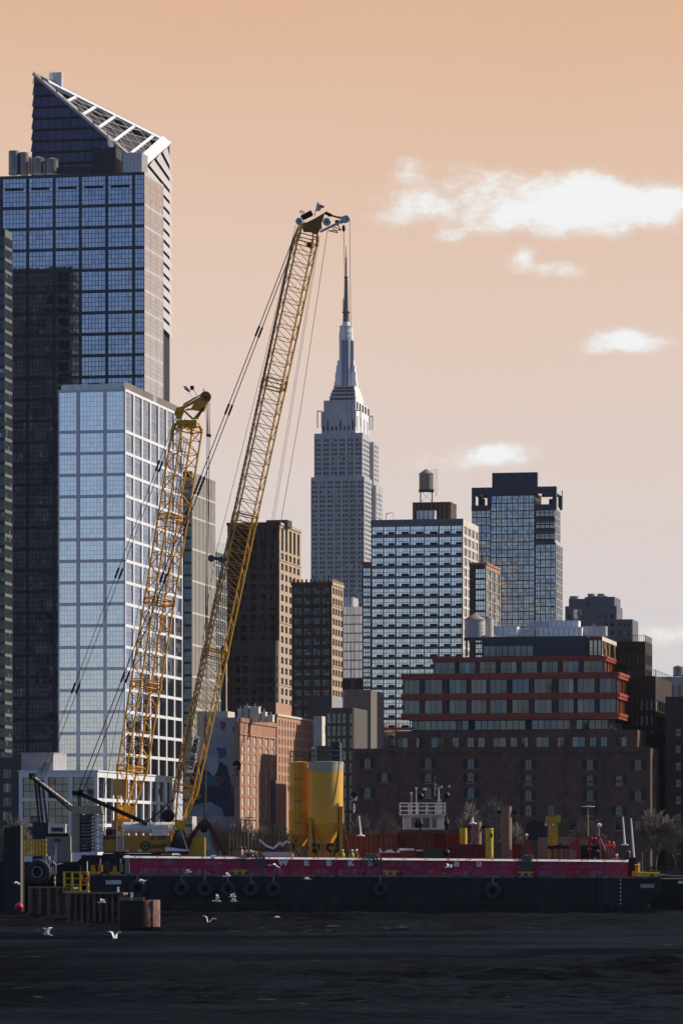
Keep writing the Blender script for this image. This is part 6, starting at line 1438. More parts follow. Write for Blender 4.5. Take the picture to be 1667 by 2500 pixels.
k.prism([p4(x, y, Yh - .9) for x, y in cab], (0, 1.6, 0), BLK); child(tc_, 'cab', k)
k = MB(); k.prism([p4(x, y, Yh - .93) for x, y in ((1185, 600), (1278, 605), (1256, 508), (1210, 505))], (0, .025, 0), GLK); child(tc_, 'cab_window', k)
k = MB(); k.prism([p4(x, y, Yh - .96) for x, y in ((1130, 640), (1292, 642), (1292, 632), (1130, 612))], (0, .05, 0), WHS); k.bar(p4(1238, 500, Yh - .95), p4(1285, 640, Yh - .95), .12, .1, STL); child(tc_, 'cab_frame', k)
k = MB(); k.box(p4(560, 0).x, p4(1260, 0).x, Yh - 1.2, Yh - .1, deck(350), p4(0, 668).z, BLK); k.box(p4(560, 0).x, p4(1260, 0).x, Yh + 3.4, Yh + 4.5, deck(350), p4(0, 668).z, BLK); k.box(p4(700, 0).x, p4(1100, 0).x, Yh, Yh + 3.4, deck(350) + .6, p4(0, 656).z, BLK); child(tc_, 'crawler_track', k)
for s_, x, y, sz in (('LIEBHERR', 757, 551, .42), ('LR 1250', 1078, 551, .46), ('Kiewit', 1075, 604, .78)):
    child(tc_, 'lettering', text_at(s_, sz, mat('black lettering', (.03, .025, .02), .6), tuple(p4(x, y, Yh - .03)), bold=.015, ext=.015))
k = MB(); k.lathe(p4(992, 604, Yh - .04), [(.5, 0), (.5, .03)], 20, MATS['black lettering'], ax=(0, -1, 0)); k.lathe(p4(992, 604, Yh - .075), [(.36, 0), (.36, .01)], 20, mat('olive badge', (.20, .17, .03), .6), ax=(0, -1, 0)); k.bar(p4(976, 604, Yh - .1), p4(1008, 604, Yh - .1), .1, .02, MATS['black lettering']); k.bar(p4(992, 590, Yh - .1), p4(992, 618, Yh - .1), .02, .1, MATS['black lettering'], (1, 0, 0)); child(tc_, 'badge', k)
for x in (868, 957, 1140):
    k = MB(); k.box(p4(x - 12, 0).x, p4(x + 12, 0).x, Yh - .05, Yh - .01, p4(0, 645).z, p4(0, 632).z, WHS); child(tc_, 'decal', k)
# counterweight
k = MB(); 
for i in range(11): z0 = p4(0, 648 - i * 23.4).z; k.box(p4(553, 0).x, p4(640, 0).x, 407.2, 410.5, z0 + .02, z0 + .31, DGR if i % 4 else BLK)
for i in range(11): z0 = p4(0, 648 - i * 23.4).z; k.box(p4(652, 0).x, p4(705, 0).x, 407.4, 410.3, z0 + .02, z0 + .31, WHS if i % 2 else CRM)
child(tc_, 'counterweight_slab', k)
k = MB()
for i in range(22): z0 = p4(0, 648 - i * 11.6).z; k.prism([(p4(630, 0).x, 407.1, z0), (p4(648, 0).x, 407.1, z0 + .1), (p4(648, 0).x, 407.1, z0 + .24), (p4(630, 0).x, 407.1, z0 + .14)], (0, .08, 0), mat('warning red', (.4, .04, .03), .6) if i % 2 else WHS)
child(tc_, 'warning_stripe', k)
k = MB(); k.prism([p4(x, y, 407.3) for x, y in ((485, 330), (690, 330), (700, 385), (490, 385))], (0, 3, 0), BEI); k.box(p4(490, 0).x, p4(548, 0).x, 407.5, 410.2, p4(0, 650).z, p4(0, 386).z, BEI); child(tc_, 'counterweight_frame', k)
k = MB()
for dy in (0, 2.0): k.bar(p4(1005, 455, 408.6 + dy), p4(535, 243, 408.6 + dy), .42, .4, BLK); k.bar(p4(1000, 450, 408.6 + dy), p4(1185, 285, 408.6 + dy), .12, .12, BLK)
k.bar(p4(548, 243, 408.6), p4(548, 243, 410.6), .7, .5, BLK); k.box(p4(490, 0).x, p4(560, 0).x, 408.4, 410.9, p4(0, 258).z, p4(0, 228).z, BLK)
for dx in (0, 14): k.tube(p4(530 + dx, 255, 408.7), p4(550 + dx, 390, 408.7), .09, .09, 5, DGR)
k.tube(p4(570, 260, 409), p4(600, 330, 409), .08, .08, 5, DGR); child(tc_, 'gantry_mast', k)
k = MB(); k.lathe(p4(1150, 400, 408), [(.55, -.3), (.65, -.25), (.65, .4), (.55, .45)], 14, BLK, ax=(0, 1, 0)); k.path([p4(1190, 470, 408), p4(1215, 540, 407.8), p4(1225, 590, 407.8), p4(1200, 620, 407.8)], .1, 6, BLK); child(tc_, 'hose_drum', k)
gm = P(193, 1932, 409); hd = P(*z8(385, 420), 412.2)
for dy, dx in ((-.7, 0), (.7, .4)):
    rope(tc_, 'pendant_rope', [gm + V(dx, dy, 0), hd + V(dx * .6, dy * .8, 0)], .05, (.2, .375, .53, .545, .672, .81))
rope(tc_, 'hoist_rope', [P(*z8(685, 450), 412.2), P(*z8(400, 2350), 411.2), P(583, 1862, 404.5)], .028); rope(tc_, 'hoist_rope', [P(*z8(600, 540), 411.5), P(668, 1275, 409), P(548, 2085, 406)], .02); rope(tc_, 'hoist_rope', [P(*z8(582, 560), 411.5), P(663, 1275, 409), P(541, 2085, 406)], .02)
rope(tc_, 'hoist_rope', [P(*z8(850, 430), 412.4), P(848, 1000, 411), P(862, 1930, 408)], .03); rope(tc_, 'hoist_rope', [P(*z8(912, 370), 412.4), P(858, 1000, 411), P(866, 1930, 408)], .026)
k = MB(); p = P(*z8(850, 445), 412.4); k.lathe(p, [(.05, -.45), (.16, -.3), (.16, .1), (.05, .25)], 8, BLK); child(tc_, 'rope_socket', k)
rope(tc_, 'hoist_rope', [P(*z8(350, 420), 411.6), P(640, 900, 411), P(526, 1356, 410.5), P(510, 1450, 410), P(470, 1760, 409.5)], .025)
rope(tc_, 'tag_line', [P(530, 1945, 404.6), P(470, 1985, 405)], .02)
def hook_block(px, py, r, Y, m, m2, name, label, chain_to=None):
    q = P(px, py, Y); t = thing(name, label, 'hook block', tuple(q)); r = wpx(r, Y); k = MB()
    k.lathe((0, -.25, 0), [(r * .5, 0), (r, .08), (r, .42), (r * .5, .5)], 18, BLK, ax=(0, 1, 0)); k.build('sheave_housing', t)
    k = MB()
    for i in (-1, 0, 1): k.prism([(-r * .75 + i * r * .42, -.29, -r * 1.05), (-r * .5 + i * r * .42, -.29, -r * 1.05), (-r * .05 + i * r * .42, -.29, -r * .2), (-r * .3 + i * r * .42, -.29, -r * .2)], (0, .04, 0), m)
    k.prism([(-r * .8, -.24, -r * 1.2), (r * .8, -.24, -r * 1.2), (r * .95, -.24, -r * .1), (-r * .95, -.24, -r * .1)], (0, .45, 0), m2); k.build('cheek_plate', t)
    k = MB(); pts = [(0, 0, -r * 1.1), (0, 0, -r * 1.6)] + [(r * .4 * math.sin(a), 0, -r * 2.0 - r * .4 * math.cos(a) * -1) for a in [R(x) for x in (0, 60, 120, 180, 240)]]
    k.path(pts, r * .12, 6, BLK); k.build('hook', t); return t, q
hb, q = hook_block(578, 1868, 10.5, 404.5, YLW, BLK, 'hook_block', 'black and yellow hook block hanging in front of the mural')
k = MB()
p0, p1 = P(574, 1888, 404.5), P(530, 1945, 404.6)
for i in range(12): c = p0.lerp(p1, (i + .5) / 12); k.torus(c, .09, .03, BLK, ax=(0, 1, 0) if i % 2 else (1, 0, 1), n=8, k=4)
child(hb, 'chain', k)
hb, q = hook_block(864, 1944, 9.5, 408, mat('hook red', (.35, .02, .02), .6), WHS, 'hook_block', 'red and white striped hook block right of the yellow silos')
k = MB()
for i in range(5): k.torus((0, 0, -.9 - i * .18), .1, .04, STL, ax=(0, 1, 0) if i % 2 else (1, 0, 0), n=8, k=4)
k.build('chain', hb)
fl = thing('flag', 'white and teal flag with a red patch on the tall boom tip', 'flag', tuple(q8(545, 330))); k = MB(); k.tube((0, 0, 0), q8(578, 180) - q8(545, 330), .04, .025, 5, BLK); k.build('pole', fl)
o8 = q8(545, 330); f8 = lambda x, y: q8(x, y) - o8
k = MB()
k.prism([f8(578, 182), f8(600, 205), f8(590, 240), f8(600, 275), f8(556, 278)], (0, .03, 0), mat('flag white cloth', (.72, .75, .74), .8)); k.prism([f8(600, 205), f8(625, 212), f8(615, 250), f8(600, 275), f8(590, 240)], (0, .05, 0), mat('flag teal cloth', (.25, .45, .45), .8)); k.prism([f8(618, 215), f8(650, 222), f8(640, 245), f8(616, 240)], (0, .07, 0), mat('flag red cloth', (.5, .12, .10), .8)); k.build('cloth', fl)
# ---- short crane, standing behind
psi = R(29); foot = P(298, 2030, 414); head = P(460, 1030, 416.5)
sc1 = thing('lattice_crane', 'shorter yellow crane with bent boom head standing left of the tall crane', 'crane', tuple(P(240, 2134, 414)))
cor, a1, l1, n1, L1 = lattice(sc1, foot, head, 2.25, psi, .15, .985, 27, .105, .05)
k = MB(); p0, p1 = cor(.16, -1.0, -1) + n1 * .4 - l1 * .1, cor(.95, -1.0, -1) + n1 * .4 - l1 * .1
k.bar(p0, p1, .06, .05, WLK, l1); k.bar(p0 + n1 * .3, p1 + n1 * .3, .06, .05, WLK, l1)
for i in range(40): t = .16 + .79 * i / 39; p = cor(t, -1, -1) + n1 * .15; k.tube(p, p + n1 * .5 - l1 * .3, .02, .02, 4, WLK)
child(sc1, 'walkway', k)
z2 = lambda x, y: (x / 2.8, 750 + y / 2.8)
q2 = lambda x, y, Y=416.5: P(*z2(x, y), Y)
k = MB()
for Y in (415.5, 417.2):
    k.prism([q2(x, y, Y) for x, y in ((1215, 770), (1345, 770), (1342, 828), (1212, 828))], (0, .12, 0), CRY)
    k.prism([q2(x, y, Y) for x, y in ((1200, 690), (1255, 672), (1262, 700), (1240, 765), (1205, 760))], (0, .12, 0), CRY)
    k.bar(q2(1255, 685, Y), q2(1375, 618, Y), .3, .2, CRY); k.bar(q2(1250, 700, Y), q2(1320, 765, Y), .2, .2, CRY); k.bar(q2(1325, 765, Y), q2(1392, 690, Y), .25, .2, CRY); k.bar(q2(1270, 700, Y), q2(1370, 690, Y), .18, .2, CRY); k.bar(q2(1345, 765, Y), q2(1410, 650, Y), .2, .2, CRY)
    k.prism([q2(x, y, Y) for x, y in ((1300, 700), (1345, 620), (1420, 650), (1395, 715))], (0, .1, 0), CRY)
k.bar(q2(1280, 800, 415.6), q2(1280, 800, 417.2), 1.6, .5, CRY, (0, 0, 1)); child(sc1, 'boom_head', k)
for dy in (-.8, -.3, .2, .7): k = MB(); sheave(k, q2(1405, 612, 416.4 + dy), wpx(14, 416), (0, 1, 0), HB, .3); child(sc1, 'sheave', k)
for dy in (-.6, 0, .6): k = MB(); sheave(k, q2(1220, 725, 416.4 + dy), wpx(10, 416), (0, 1, 0), HB, .3); child(sc1, 'sheave', k)
k = MB(); k.tube(q2(1250, 670), q2(1385, 590), .06, .06, 5, BLK); k.tube(q2(1255, 662), q2(1340, 612), .05, .05, 5, BLK); k.tube(q2(1350, 610), q2(1315, 550), .035, .035, 4, BLK); k.lathe(q2(1313, 550), [(.2, -.2), (.2, .2)], 8, BLK); k.tube(q2(1393, 575), q2(1393, 556), .05, .05, 5, BLK); k.tube(q2(1320, 625), q2(1285, 575), .02, .02, 4, STL); child(sc1, 'head_aerial', k)
fl = thing('flag', 'small white flag beside the short crane boom tip', 'flag', tuple(q2(1285, 575))); k = MB(); k.tube((0, 0, 0), q2(1262, 540) - q2(1285, 575), .03, .02, 4, STL); k.build('pole', fl)
o8 = q2(1285, 575); k = MB(); k.prism([q2(x, y) - o8 for x, y in ((1252, 535), (1275, 540), (1303, 575), (1290, 580), (1262, 562))], (0, .04, 0), MATS['flag white cloth']); k.prism([q2(x, y) - o8 for x, y in ((1270, 556), (1285, 560), (1295, 572), (1280, 572))], (0, .06, 0), MATS['flag teal cloth']); k.build('cloth', fl)
for i in range(3): x = 1408 + i * 11; rope(sc1, 'hoist_rope', [q2(x, 640), q2(x + 4, 878)], .03)
rope(sc1, 'hoist_rope', [q2(1420, 640), P(506, 1063, 415), P(501, 1700, 412), P(500, 1860, 410)], .04); rope(sc1, 'hoist_rope', [q2(1431, 640), P(511, 1063, 415), P(504, 1700, 412), P(502, 1860, 410)], .04)
k = MB(); k.bar(q2(1410, 873), q2(1443, 879), .3, .08, BLK); child(sc1, 'spreader', k)
# A-frame mast, pendants, house
k = MB(); mt0, mt1 = P(172, 1970, 413), P(78, 1896, 412)
for dy in (0, 1.6): k.tube(mt0 + V(1.2, dy, -.9), mt1 + V(0, dy, 0), .17, .15, 10, CHR); k.tube(mt0 + V(1.0, dy, -1.2), mt1 + V(.1, dy, -.35), .06, .06, 6, BLK)
k.bar(mt1 + V(0, -.1, 0), mt1 + V(0, 1.8, 0), .6, .6, BLK); k.bar(mt1.lerp(mt0, .18), mt1.lerp(mt0, .18) + V(0, 1.6, 0), .4, .4, CHR)
for x, x2 in ((85, 97), (93, 105), (103, 116)): k.tube(P(x, 1905, 412.6), P(x2, 2020, 413.2), .12, .12, 6, DGR)
child(sc1, 'gantry_mast', k)
gm = P(100, 1893, 412.6); hd = q2(1208, 745)
for dx, dy in ((0, -.6), (.45, .6)): rope(sc1, 'pendant_rope', [gm + V(dx, dy, 0), hd + V(dx * .5, dy, 0)], .032, (.24, .56, .86))
k = MB()
for i in range(6): p = P(82 + i * 5, 1898, 412.4); k.tube(p, P(108 + i * 2.5, 1862, 412.6), .03, .03, 4, BLK)
child(sc1, 'bridle_rope', k)
rope(sc1, 'hoist_rope', [q2(1215, 750), P(395, 1170, 415), P(250, 1960, 413)], .025)
k = MB(); k.box(p4(310, 0, 413).x, p4(480, 0, 413).x, 413, 416, deck(215), p4(0, 540, 413).z, mat('pale grey crane house', (.30, .29, .27), .6, 0, .12)); k.box(p4(345, 0, 413).x, p4(445, 0, 413).x, 413.2, 415, p4(0, 515, 413).z, p4(0, 455, 413).z, WHS); k.box(p4(320, 0, 413).x, p4(470, 0, 413).x, 412.9, 413.0, p4(0, 540, 413).z, p4(0, 520, 413).z, BLK); k.box(p4(350, 0, 413).x, p4(430, 0, 413).x, 413.05, 413.2, p4(0, 505, 413).z, p4(0, 480, 413).z, DGR)
k.box(p4(222, 0, 415).x, p4(330, 0, 415).x, 415, 417, deck(215), p4(0, 445, 415).z, mat('blue grey cabin', (.03, .04, .055), .6)); child(sc1, 'house', k)
k = MB()
for i, (x, w_) in enumerate(((372, 8), (386, 6), (398, 8), (410, 6))): k.box(p4(x, 0, 412.9).x, p4(x + w_, 0, 412.9).x, 412.86, 412.99, p4(0, 570, 412.9).z, p4(0, 558, 412.9).z, BLK)
child(sc1, 'lettering', k)
k = MB(); k.box(p4(800, 0, 414).x, p4(900, 0, 414).x, 412.8, 415.6, p4(0, 470, 414).z, p4(0, 420, 414).z, CRY); k.box(p4(770, 0, 415).x, p4(810, 0, 415).x, 413, 415.5, p4(0, 540, 414).z, p4(0, 430, 414).z, CRH); k.tube(p4(845, 440, 412.7), p4(830, 560, 412.7), .2, .2, 8, CRY); child(sc1, 'boom_base', k)
k = MB(); k.box(p4(770, 0, 413).x, p4(850, 0, 413).x, 413.2, 413.3, p4(0, 260, 414).z, p4(0, 150, 414).z, mat('canvas yellow panel', (.55, .36, .10), .8)); child(sc1, 'boom_panel', k)
# grab hanging from the short crane
gr = thing('clamshell_grab', 'dark red two legged grab hanging on a chain behind the bulwark', 'grab', tuple(P(499, 2003, 409))); GRD = mat('dark red grab steel', (.10, .022, .018), .6, 0, .25, 1)
z6 = lambda x, y, Y=409: P(420 + x / 3.267, 1700 + y / 3.267, Y)
k = MB(); k.bar(z6(240, 1010), z6(155, 1120), .45, .5, GRD); k.bar(z6(155, 1120), z6(110, 1260), .4, .4, GRD); child(gr, 'jaw_arm', k)
k = MB(); k.bar(z6(285, 1010), z6(345, 1120), .5, .5, GRD); k.bar(z6(345, 1120), z6(425, 1270), .45, .45, GRD); child(gr, 'jaw_arm', k)
k = MB(); k.prism([z6(x, y, 408.6) for x, y in ((225, 1030), (240, 985), (285, 985), (300, 1030), (270, 1085), (245, 1085))], (0, .9, 0), GRD); k.lathe(z6(252, 1062, 408.5), [(.4, 0), (.4, 1.1)], 12, BLK, ax=(0, 1, 0)); child(gr, 'head_block', k)
k = MB(); p0, p1 = z6(268, 520), z6(262, 985)
for i in range(44): c = p0.lerp(p1, (i + .5) / 44); k.torus(c, .11, .045, BLK, ax=(0, 1, 0) if i % 2 else (1, 0, 0), n=8, k=4)
child(gr, 'chain', k)
# ------------------------------------------------------------------ left foreground: sheet piles, caisson, access platform
RSP = mat('rusty sheet pile', (.19, .125, .085), .85, 0, .3, .6, c2=(.07, .03, .02), spots=.45, streak=.5, bump=.2)
RSP2 = mat('rusted caisson steel', (.22, .11, .075), .8, 0, .3, .7, c2=(.07, .035, .025), spots=.45, streak=.45, bump=.2)
DSP = mat('dark green sheet steel', (.022, .03, .028), .6, .2, .3, .6, c2=(.05, .03, .02), spots=.2, streak=.4)
# black quay behind on the far left
qy = thing('timber_quay', 'black timber quay behind the big tyre at the left edge', 'quay', (P(80, 2200, 409).x, 409, 0)); k = MB()
x0, x1 = P(-90, 0, 409).x, P(214, 0, 409).x; k.box(x0, x1, 409, 424, 2.6, DK0 + 1.2, BLK)
child(qy, 'deck', k); k = MB()
for i in range(14): x = x0 + (x1 - x0) * (i + .5) / 14; k.tube((x, 409.5, -1), (x, 409.5, 2.59), .3, .3, 8, BLK)
child(qy, 'pile', k, kind='stuff'); k = MB(); k.box(x0, x1, 412, 412.3, -.5, 2.58, BLK); child(qy, 'fender_wall', k)
sp = thing('sheet_pile', 'tall dark green steel sheet pile standing at the left edge', 'sheet pile', (P(34, 2222, 394).x, 394, 0)); k = MB()
pts = [(10, 2022), (57, 2016), (57, 2226), (10, 2226)]
x0, x1 = P(11, 0, 394).x, P(57, 0, 394).x; zt0, zt1 = P(0, 2022, 394).z, P(0, 2016, 394).z
k.prism([(x0, 394, -.6), (x1 - .25, 394, -.6), (x1 - .25, 394, zt1), (x0, 394, zt0)], (0, .12, 0), DSP); k.prism([(x1 - .25, 393.99, -.6), (x1, 394.5, -.6), (x1, 394.5, zt1), (x1 - .25, 393.99, zt1)], (-.1, .1, 0), mat('worn steel edge', (.2, .17, .14), .6, .3)); child(sp, 'web', k)
k = MB(); k.box(x0 - .06, x0 + .06, 393.9, 394.2, -.6, zt0, DSP); k.box(x0 + .9, x0 + .98, 393.93, 393.99, .5, zt0, DSP); k.box(x1 - .09, x1 + .02, 394.35, 394.6, -.6, zt1 + .02, MATS['worn steel edge']); child(sp, 'interlock', k)
t = thing('tractor_tyre', 'huge black tyre fender standing by the sheet pile on the left', 'tyre', tuple(P(95, 2130, 398))); k = MB(); k.torus((0, 0, 0), wpx(23, 398), wpx(9, 398), RUB, ax=(.25, 1, 0), n=28, k=10); k.build('tyre_body', t); k = MB(); k.lathe((0, .2, 0), [(wpx(15, 398), -.3), (wpx(15, 398), .3)], 20, BLK, ax=(.25, 1, 0)); k.torus((-.15, -.3, 0), wpx(13, 398), .05, STL, ax=(.25, 1, 0)); k.build('rim', t)
def rail_basket(name, label, cat, px0, px1, ytop, ybot, Y, dep, nb, m, floor=True):
    x0, x1 = P(px0, 0, Y).x, P(px1, 0, Y).x; z0, z1 = P(0, ybot, Y).z, P(0, ytop, Y).z; t = thing(name, label, cat, ((x0 + x1) / 2, Y, z0)); w_ = (x1 - x0) / 2; h = z1 - z0
    for y_ in (0, dep):
        for i in range(nb): u = -w_ + 2 * w_ * i / (nb - 1); k = MB(); k.box(u - .05, u + .05, y_ - .05, y_ + .05, 0, h, m); k.build('post', t)
    k = MB()
    for f in (.33, .66, 1):
        for y_ in (0, dep): k.box(-w_, w_, y_ - .04, y_ + .04, h * f - .05, h * f + .045, m)
        for u in (-w_, w_): k.box(u - .04, u + .04, .05, dep - .05, h * f - .05, h * f + .04, m)
    k.build('rail', t)
    if floor: k = MB(); k.box(-w_ - .1, w_ + .1, -.1, dep + .1, -.15, -.01, m); k.build('floor', t)
    return t
rail_basket('guard_rail', 'bright yellow guard railing behind the sheet pile at the far left', 'railing', 58, 111, 2051, 2087, 400, 1.2, 8, YLW)
t = rail_basket('access_platform', 'yellow railed access platform on the rusty sheet pile dock', 'platform', 155, 214, 2130, 2176, 372, 1.6, 4, YLW)
k = MB(); k.torus((.9, -.1, 1.2), .35, .07, mat('safety orange', (.7, .12, .02), .6), ax=(.4, 1, 0)); k.build('life_ring', t)
# sheet pile dock, nearer part and rear part
def sheet_wall(name, label, px0, px1, ytop, Y, n, m, dep, yt2=None):
    x0, x1 = P(px0, 0, Y).x, P(px1, 0, Y).x; zt = P(0, ytop, Y).z; t = thing(name, label, 'sheet piling', ((x0 + x1) / 2, Y, 0)); w_ = (x1 - x0) / 2; k = MB()
    for i in range(n):
        a = -w_ + 2 * w_ * i / n; s_ = 2 * w_ / n; pr = [(a, .45), (a + s_ * .12, 0), (a + s_ * .5, 0), (a + s_ * .62, .45), (a + s_, .45)]
        for (p, y_), (q, y2) in zip(pr, pr[1:]): k.prism([(p, y_, -1), (q, y2, -1), (q, y2, zt), (p, y_, zt)], (0, .06, 0), m)
    k.box(-w_, w_, .6, dep, -1, zt - .3, CORE); k.build('pile_wall', t)
    k = MB(); k.box(-w_ - .05, w_ + .05, -.08, .55, zt + .004, zt + .16, mat('worn cap beam', (.22, .16, .10), .8, 0, .3, .8)); k.box(-w_, w_, .56, dep, zt - .1, zt + .08, RSP); k.build('cap_beam', t); return t, zt
sheet_wall('sheet_pile_dock', 'rusty corrugated sheet pile dock carrying the yellow platform', 68, 178, 2170, 372, 5, RSP, 8)
wt, zw = sheet_wall('sheet_pile_dock', 'darker rusty sheet pile dock joined to the round caisson', 165, 300, 2184, 335, 9, RSP, 8)
t = thing('caisson', 'round rusty steel caisson in the water, lit on its right side', 'caisson', (P(350, 2266, 303).x, 303, 0)); r = wpx(41, 303); zt = P(0, 2199, 300).z
k = MB(); k.lathe((0, 0, -1), [(r, 0), (r, zt + .95), (r * .97, zt + 1), (r * .93, zt + 1), (r * .93, zt + .4)], 40, RSP2); k.build('shell', t)
k = MB()
for a in (-2.0, -1.45, -.95): k.box(r * math.cos(a) - .05, r * math.cos(a) + .05, r * math.sin(a) - .07, r * math.sin(a) + .05, -1, zt - .03, RSP2)
k.lathe((0, 0, zt - .7), [(r * .94, 0), (r * .94, .2)], 30, CORE); k.build('seam', t)
x0, x1 = P(292, 0, 301.4).x, P(352, 0, 301.4).x
t2 = thing('sheet_pile_dock', 'flat dark steel bulkhead panel left of the round caisson', 'sheet piling', ((x0 + x1) / 2, 301.4, 0)); w_ = (x1 - x0) / 2
k = MB(); k.prism([(-w_, 0, -1), (w_, -.2, -1), (w_, -.2, zt + .02), (-w_, 0, zt + .05)], (0, .15, 0), mat('dark rust panel', (.055, .035, .028), .8, 0, .3, .7, streak=.4)); k.box(-w_, -w_ + .3, .16, 20, -1, zt - .2, CORE); k.build('panel', t2)
k = MB(); k.bar((-w_, 0, zt + .1), (w_, -.2, zt + .08), .3, .12, MATS['worn cap beam']); 
for q in (.2, .5, .8): k.box(-w_ + 2 * w_ * q - .04, -w_ + 2 * w_ * q + .04, -.1 - .2 * q, -.01 - .2 * q, -.5, zt, DSP)
k.build('cap_beam', t2)
for px, Y, lab in ((287, 340, 'left one of two short white posts on the dark sheet pile dock'), (320, 300.7, 'right one of two short white posts by the caisson')):
    q = P(px, 2190, Y); t = thing('white_post', lab, 'post', (q.x, Y + .6, zw if px < 300 else zt)); k = MB(); k.tube((0, 0, 0), (0, 0, .42), .09, .09, 8, WHS); k.build('post', t); k = MB(); k.lathe((0, 0, .42), [(.13, 0), (.13, .08), (.03, .14)], 10, STL); k.build('cap', t)
t = thing('mooring_buoy', 'red round buoy floating at the foot of the sheet pile', 'buoy', tuple(P(47, 2216, 388))); r = wpx(10.5, 388); k = MB(); k.lathe((0, 0, 0), [(.001, -r)] + [(r * math.cos(R(a)), r * math.sin(R(a))) for a in range(-75, 80, 15)] + [(.001, r)], 20, mat('red buoy plastic', (.45, .015, .02), .45, 0, .1)); k.build('float', t); k = MB(); k.tube((0, 0, r * .95), (0, 0, r * 1.2), .08, .08, 8, BLK); k.torus((0, 0, r * 1.3), .1, .03, BLK, n=10, k=4); k.build('eye', t)
# winches and pipes on the near left corner of the barge
def winch(px, Y, label, m, r=.55):
    t = thing('deck_winch', label, 'winch', (at(px, Y), Y, dz(px)), 0, 'deck winches'); k = MB(); k.lathe((0, -.5, r + .25), [(r * 1.2, 0), (r * 1.2, .08), (r * .7, .1), (r * .7, .9), (r * 1.2, .92), (r * 1.2, 1.0)], 18, BLK, ax=(0, 1, 0)); k.build('drum', t)
    k = MB(); k.box(-r * 1.5, r * 1.5, -.6, .6, 0, .22, m)
    for y_ in (-.62, .56): k.prism([(-r * .7, y_, .2), (r * .7, y_, .2), (r * .35, y_, r + .5), (-r * .35, y_, r + .5)], (0, .06, 0), m)
    k.build('frame', t); k = MB(); k.box(r * 1.2, r * 2.2, -.3, .3, .2, .9, m); k.tube((r * 1.7, 0, .9), (r * 1.7, 0, 1.5), .06, .06, 6, STL); k.build('motor', t)
winch(228, 401.5, 'yellow deck winch nearest the left end of the barge', YEL, .4); winch(262, 403, 'large black drum winch left of the magenta bulwark', DGR, .75); winch(281, 401.5, 'yellow winch against the end of the magenta bulwark', YEL, .36); winch(205, 408, 'rusty yellow winch half behind the counterweight', YEL, .6)
t = thing('deck_stanchions', 'cluster of thin pale stanchions and hoses above the big tyre', 'stanchions', (P(130, 0, 404).x, 404, DK0 + 1.0)); k = MB(); rg = random.Random(8)
for i in range(9): x = rg.uniform(-1.1, 1.2); k.tube((x, rg.uniform(-.5, .5), -1.0), (x + rg.uniform(-.35, .1), rg.uniform(-.5, .5), rg.uniform(.6, 2.6)), .05, .04, 5, STL if i % 2 else WHS)
k.build('post', t); k = MB()
for i in range(3): k.path([(-1 + i, -.6, .2), (-.5 + i * .8, -.7, -.3 + .2 * i), (.5 + i * .6, -.6, .1)], .07, 6, RIM if i == 1 else BLK)
k.build('hose', t)
t = thing('white_pole', 'thin upright white pole above the yellow access platform', 'pole', tuple(P(213, 2176, 380))); k = MB(); k.tube((0, 0, 0), (0, 0, wpx(72, 380)), .06, .05, 6, WHS); k.build('pole', t); k = MB(); k.box(-.15, .15, -.15, .15, 0, .1, STL); k.build('foot', t)
t = thing('orange_marker', 'small orange and white marker post by the platform', 'marker', tuple(P(134, 2165, 375))); k = MB(); k.tube((0, 0, 0), (0, 0, wpx(28, 375)), .06, .06, 8, MATS['safety orange']); k.build('post', t); k = MB(); k.tube((0, 0, .3), (0, 0, .45), .075, .075, 8, WHS); k.tube((0, 0, .7), (0, 0, .82), .075, .075, 8, WHS); k.build('band', t)
# ------------------------------------------------------------------ gulls
GUW = mat('white gull feathers', (.74, .73, .71), .8, 0, .06, 8); GUG = mat('grey gull wing', (.42, .42, .43), .8, 0, .08, 8); GUB = mat('black wing tip', (.03, .03, .03), .8)
def gull_mesh(up, fold, span=1.15):
    k = MB(); prof = [(.005, -.30), (.035, -.26), (.07, -.16), (.085, -.02), (.075, .10), (.05, .17), (.055, .22), (.045, .27), (.01, .30)]
    k.lathe((0, 0, 0), prof, 10, GUW, ax=(1, 0, 0)); k.lathe((.29, 0, -.005), [(.018, 0), (.012, .05), (.002, .075)], 6, mat('gull bill', (.45, .30, .06), .6), ax=(1, 0, -.15))
    k.prism([(-.28, -.03, 0), (-.28, .03, 0), (-.46, .1, .01), (-.46, -.1, .01)], (0, 0, .012), GUW)
    for s_ in (-1, 1):
        h = span / 2; st = [(0.05, .0, .24, .02), (.35, up * .9, .22, .05), (.7, up * 1.0 + fold * .2, .17, .0), (1, up * .9 + fold, .05, -.12)]
        pts = [(V(.07 + c + 0, s_ * (.04 + h * u), .03 + h * z), V(.07 + c - w_, s_ * (.04 + h * u), .03 + h * z)) for u, z, w_, c in st]
        for i, ((a, b_), (c, d)) in enumerate(zip(pts, pts[1:])):
            m_ = GUG if i == 0 else (GUW if i == 1 else GUB); t_ = V(0, 0, .018)
            k.raw([a, b_, d, c, a + t_, b_ + t_, d + t_, c + t_], [(0, 1, 2, 3), (7, 6, 5, 4), (0, 3, 7, 4), (1, 5, 6, 2), (0, 4, 5, 1), (3, 2, 6, 7)], GUW if i < 2 else GUG)
    return k.mesh('gull')
gm = [gull_mesh(.42, -.22), gull_mesh(.18, -.3), gull_mesh(.75, .05), gull_mesh(-.3, -.2)]
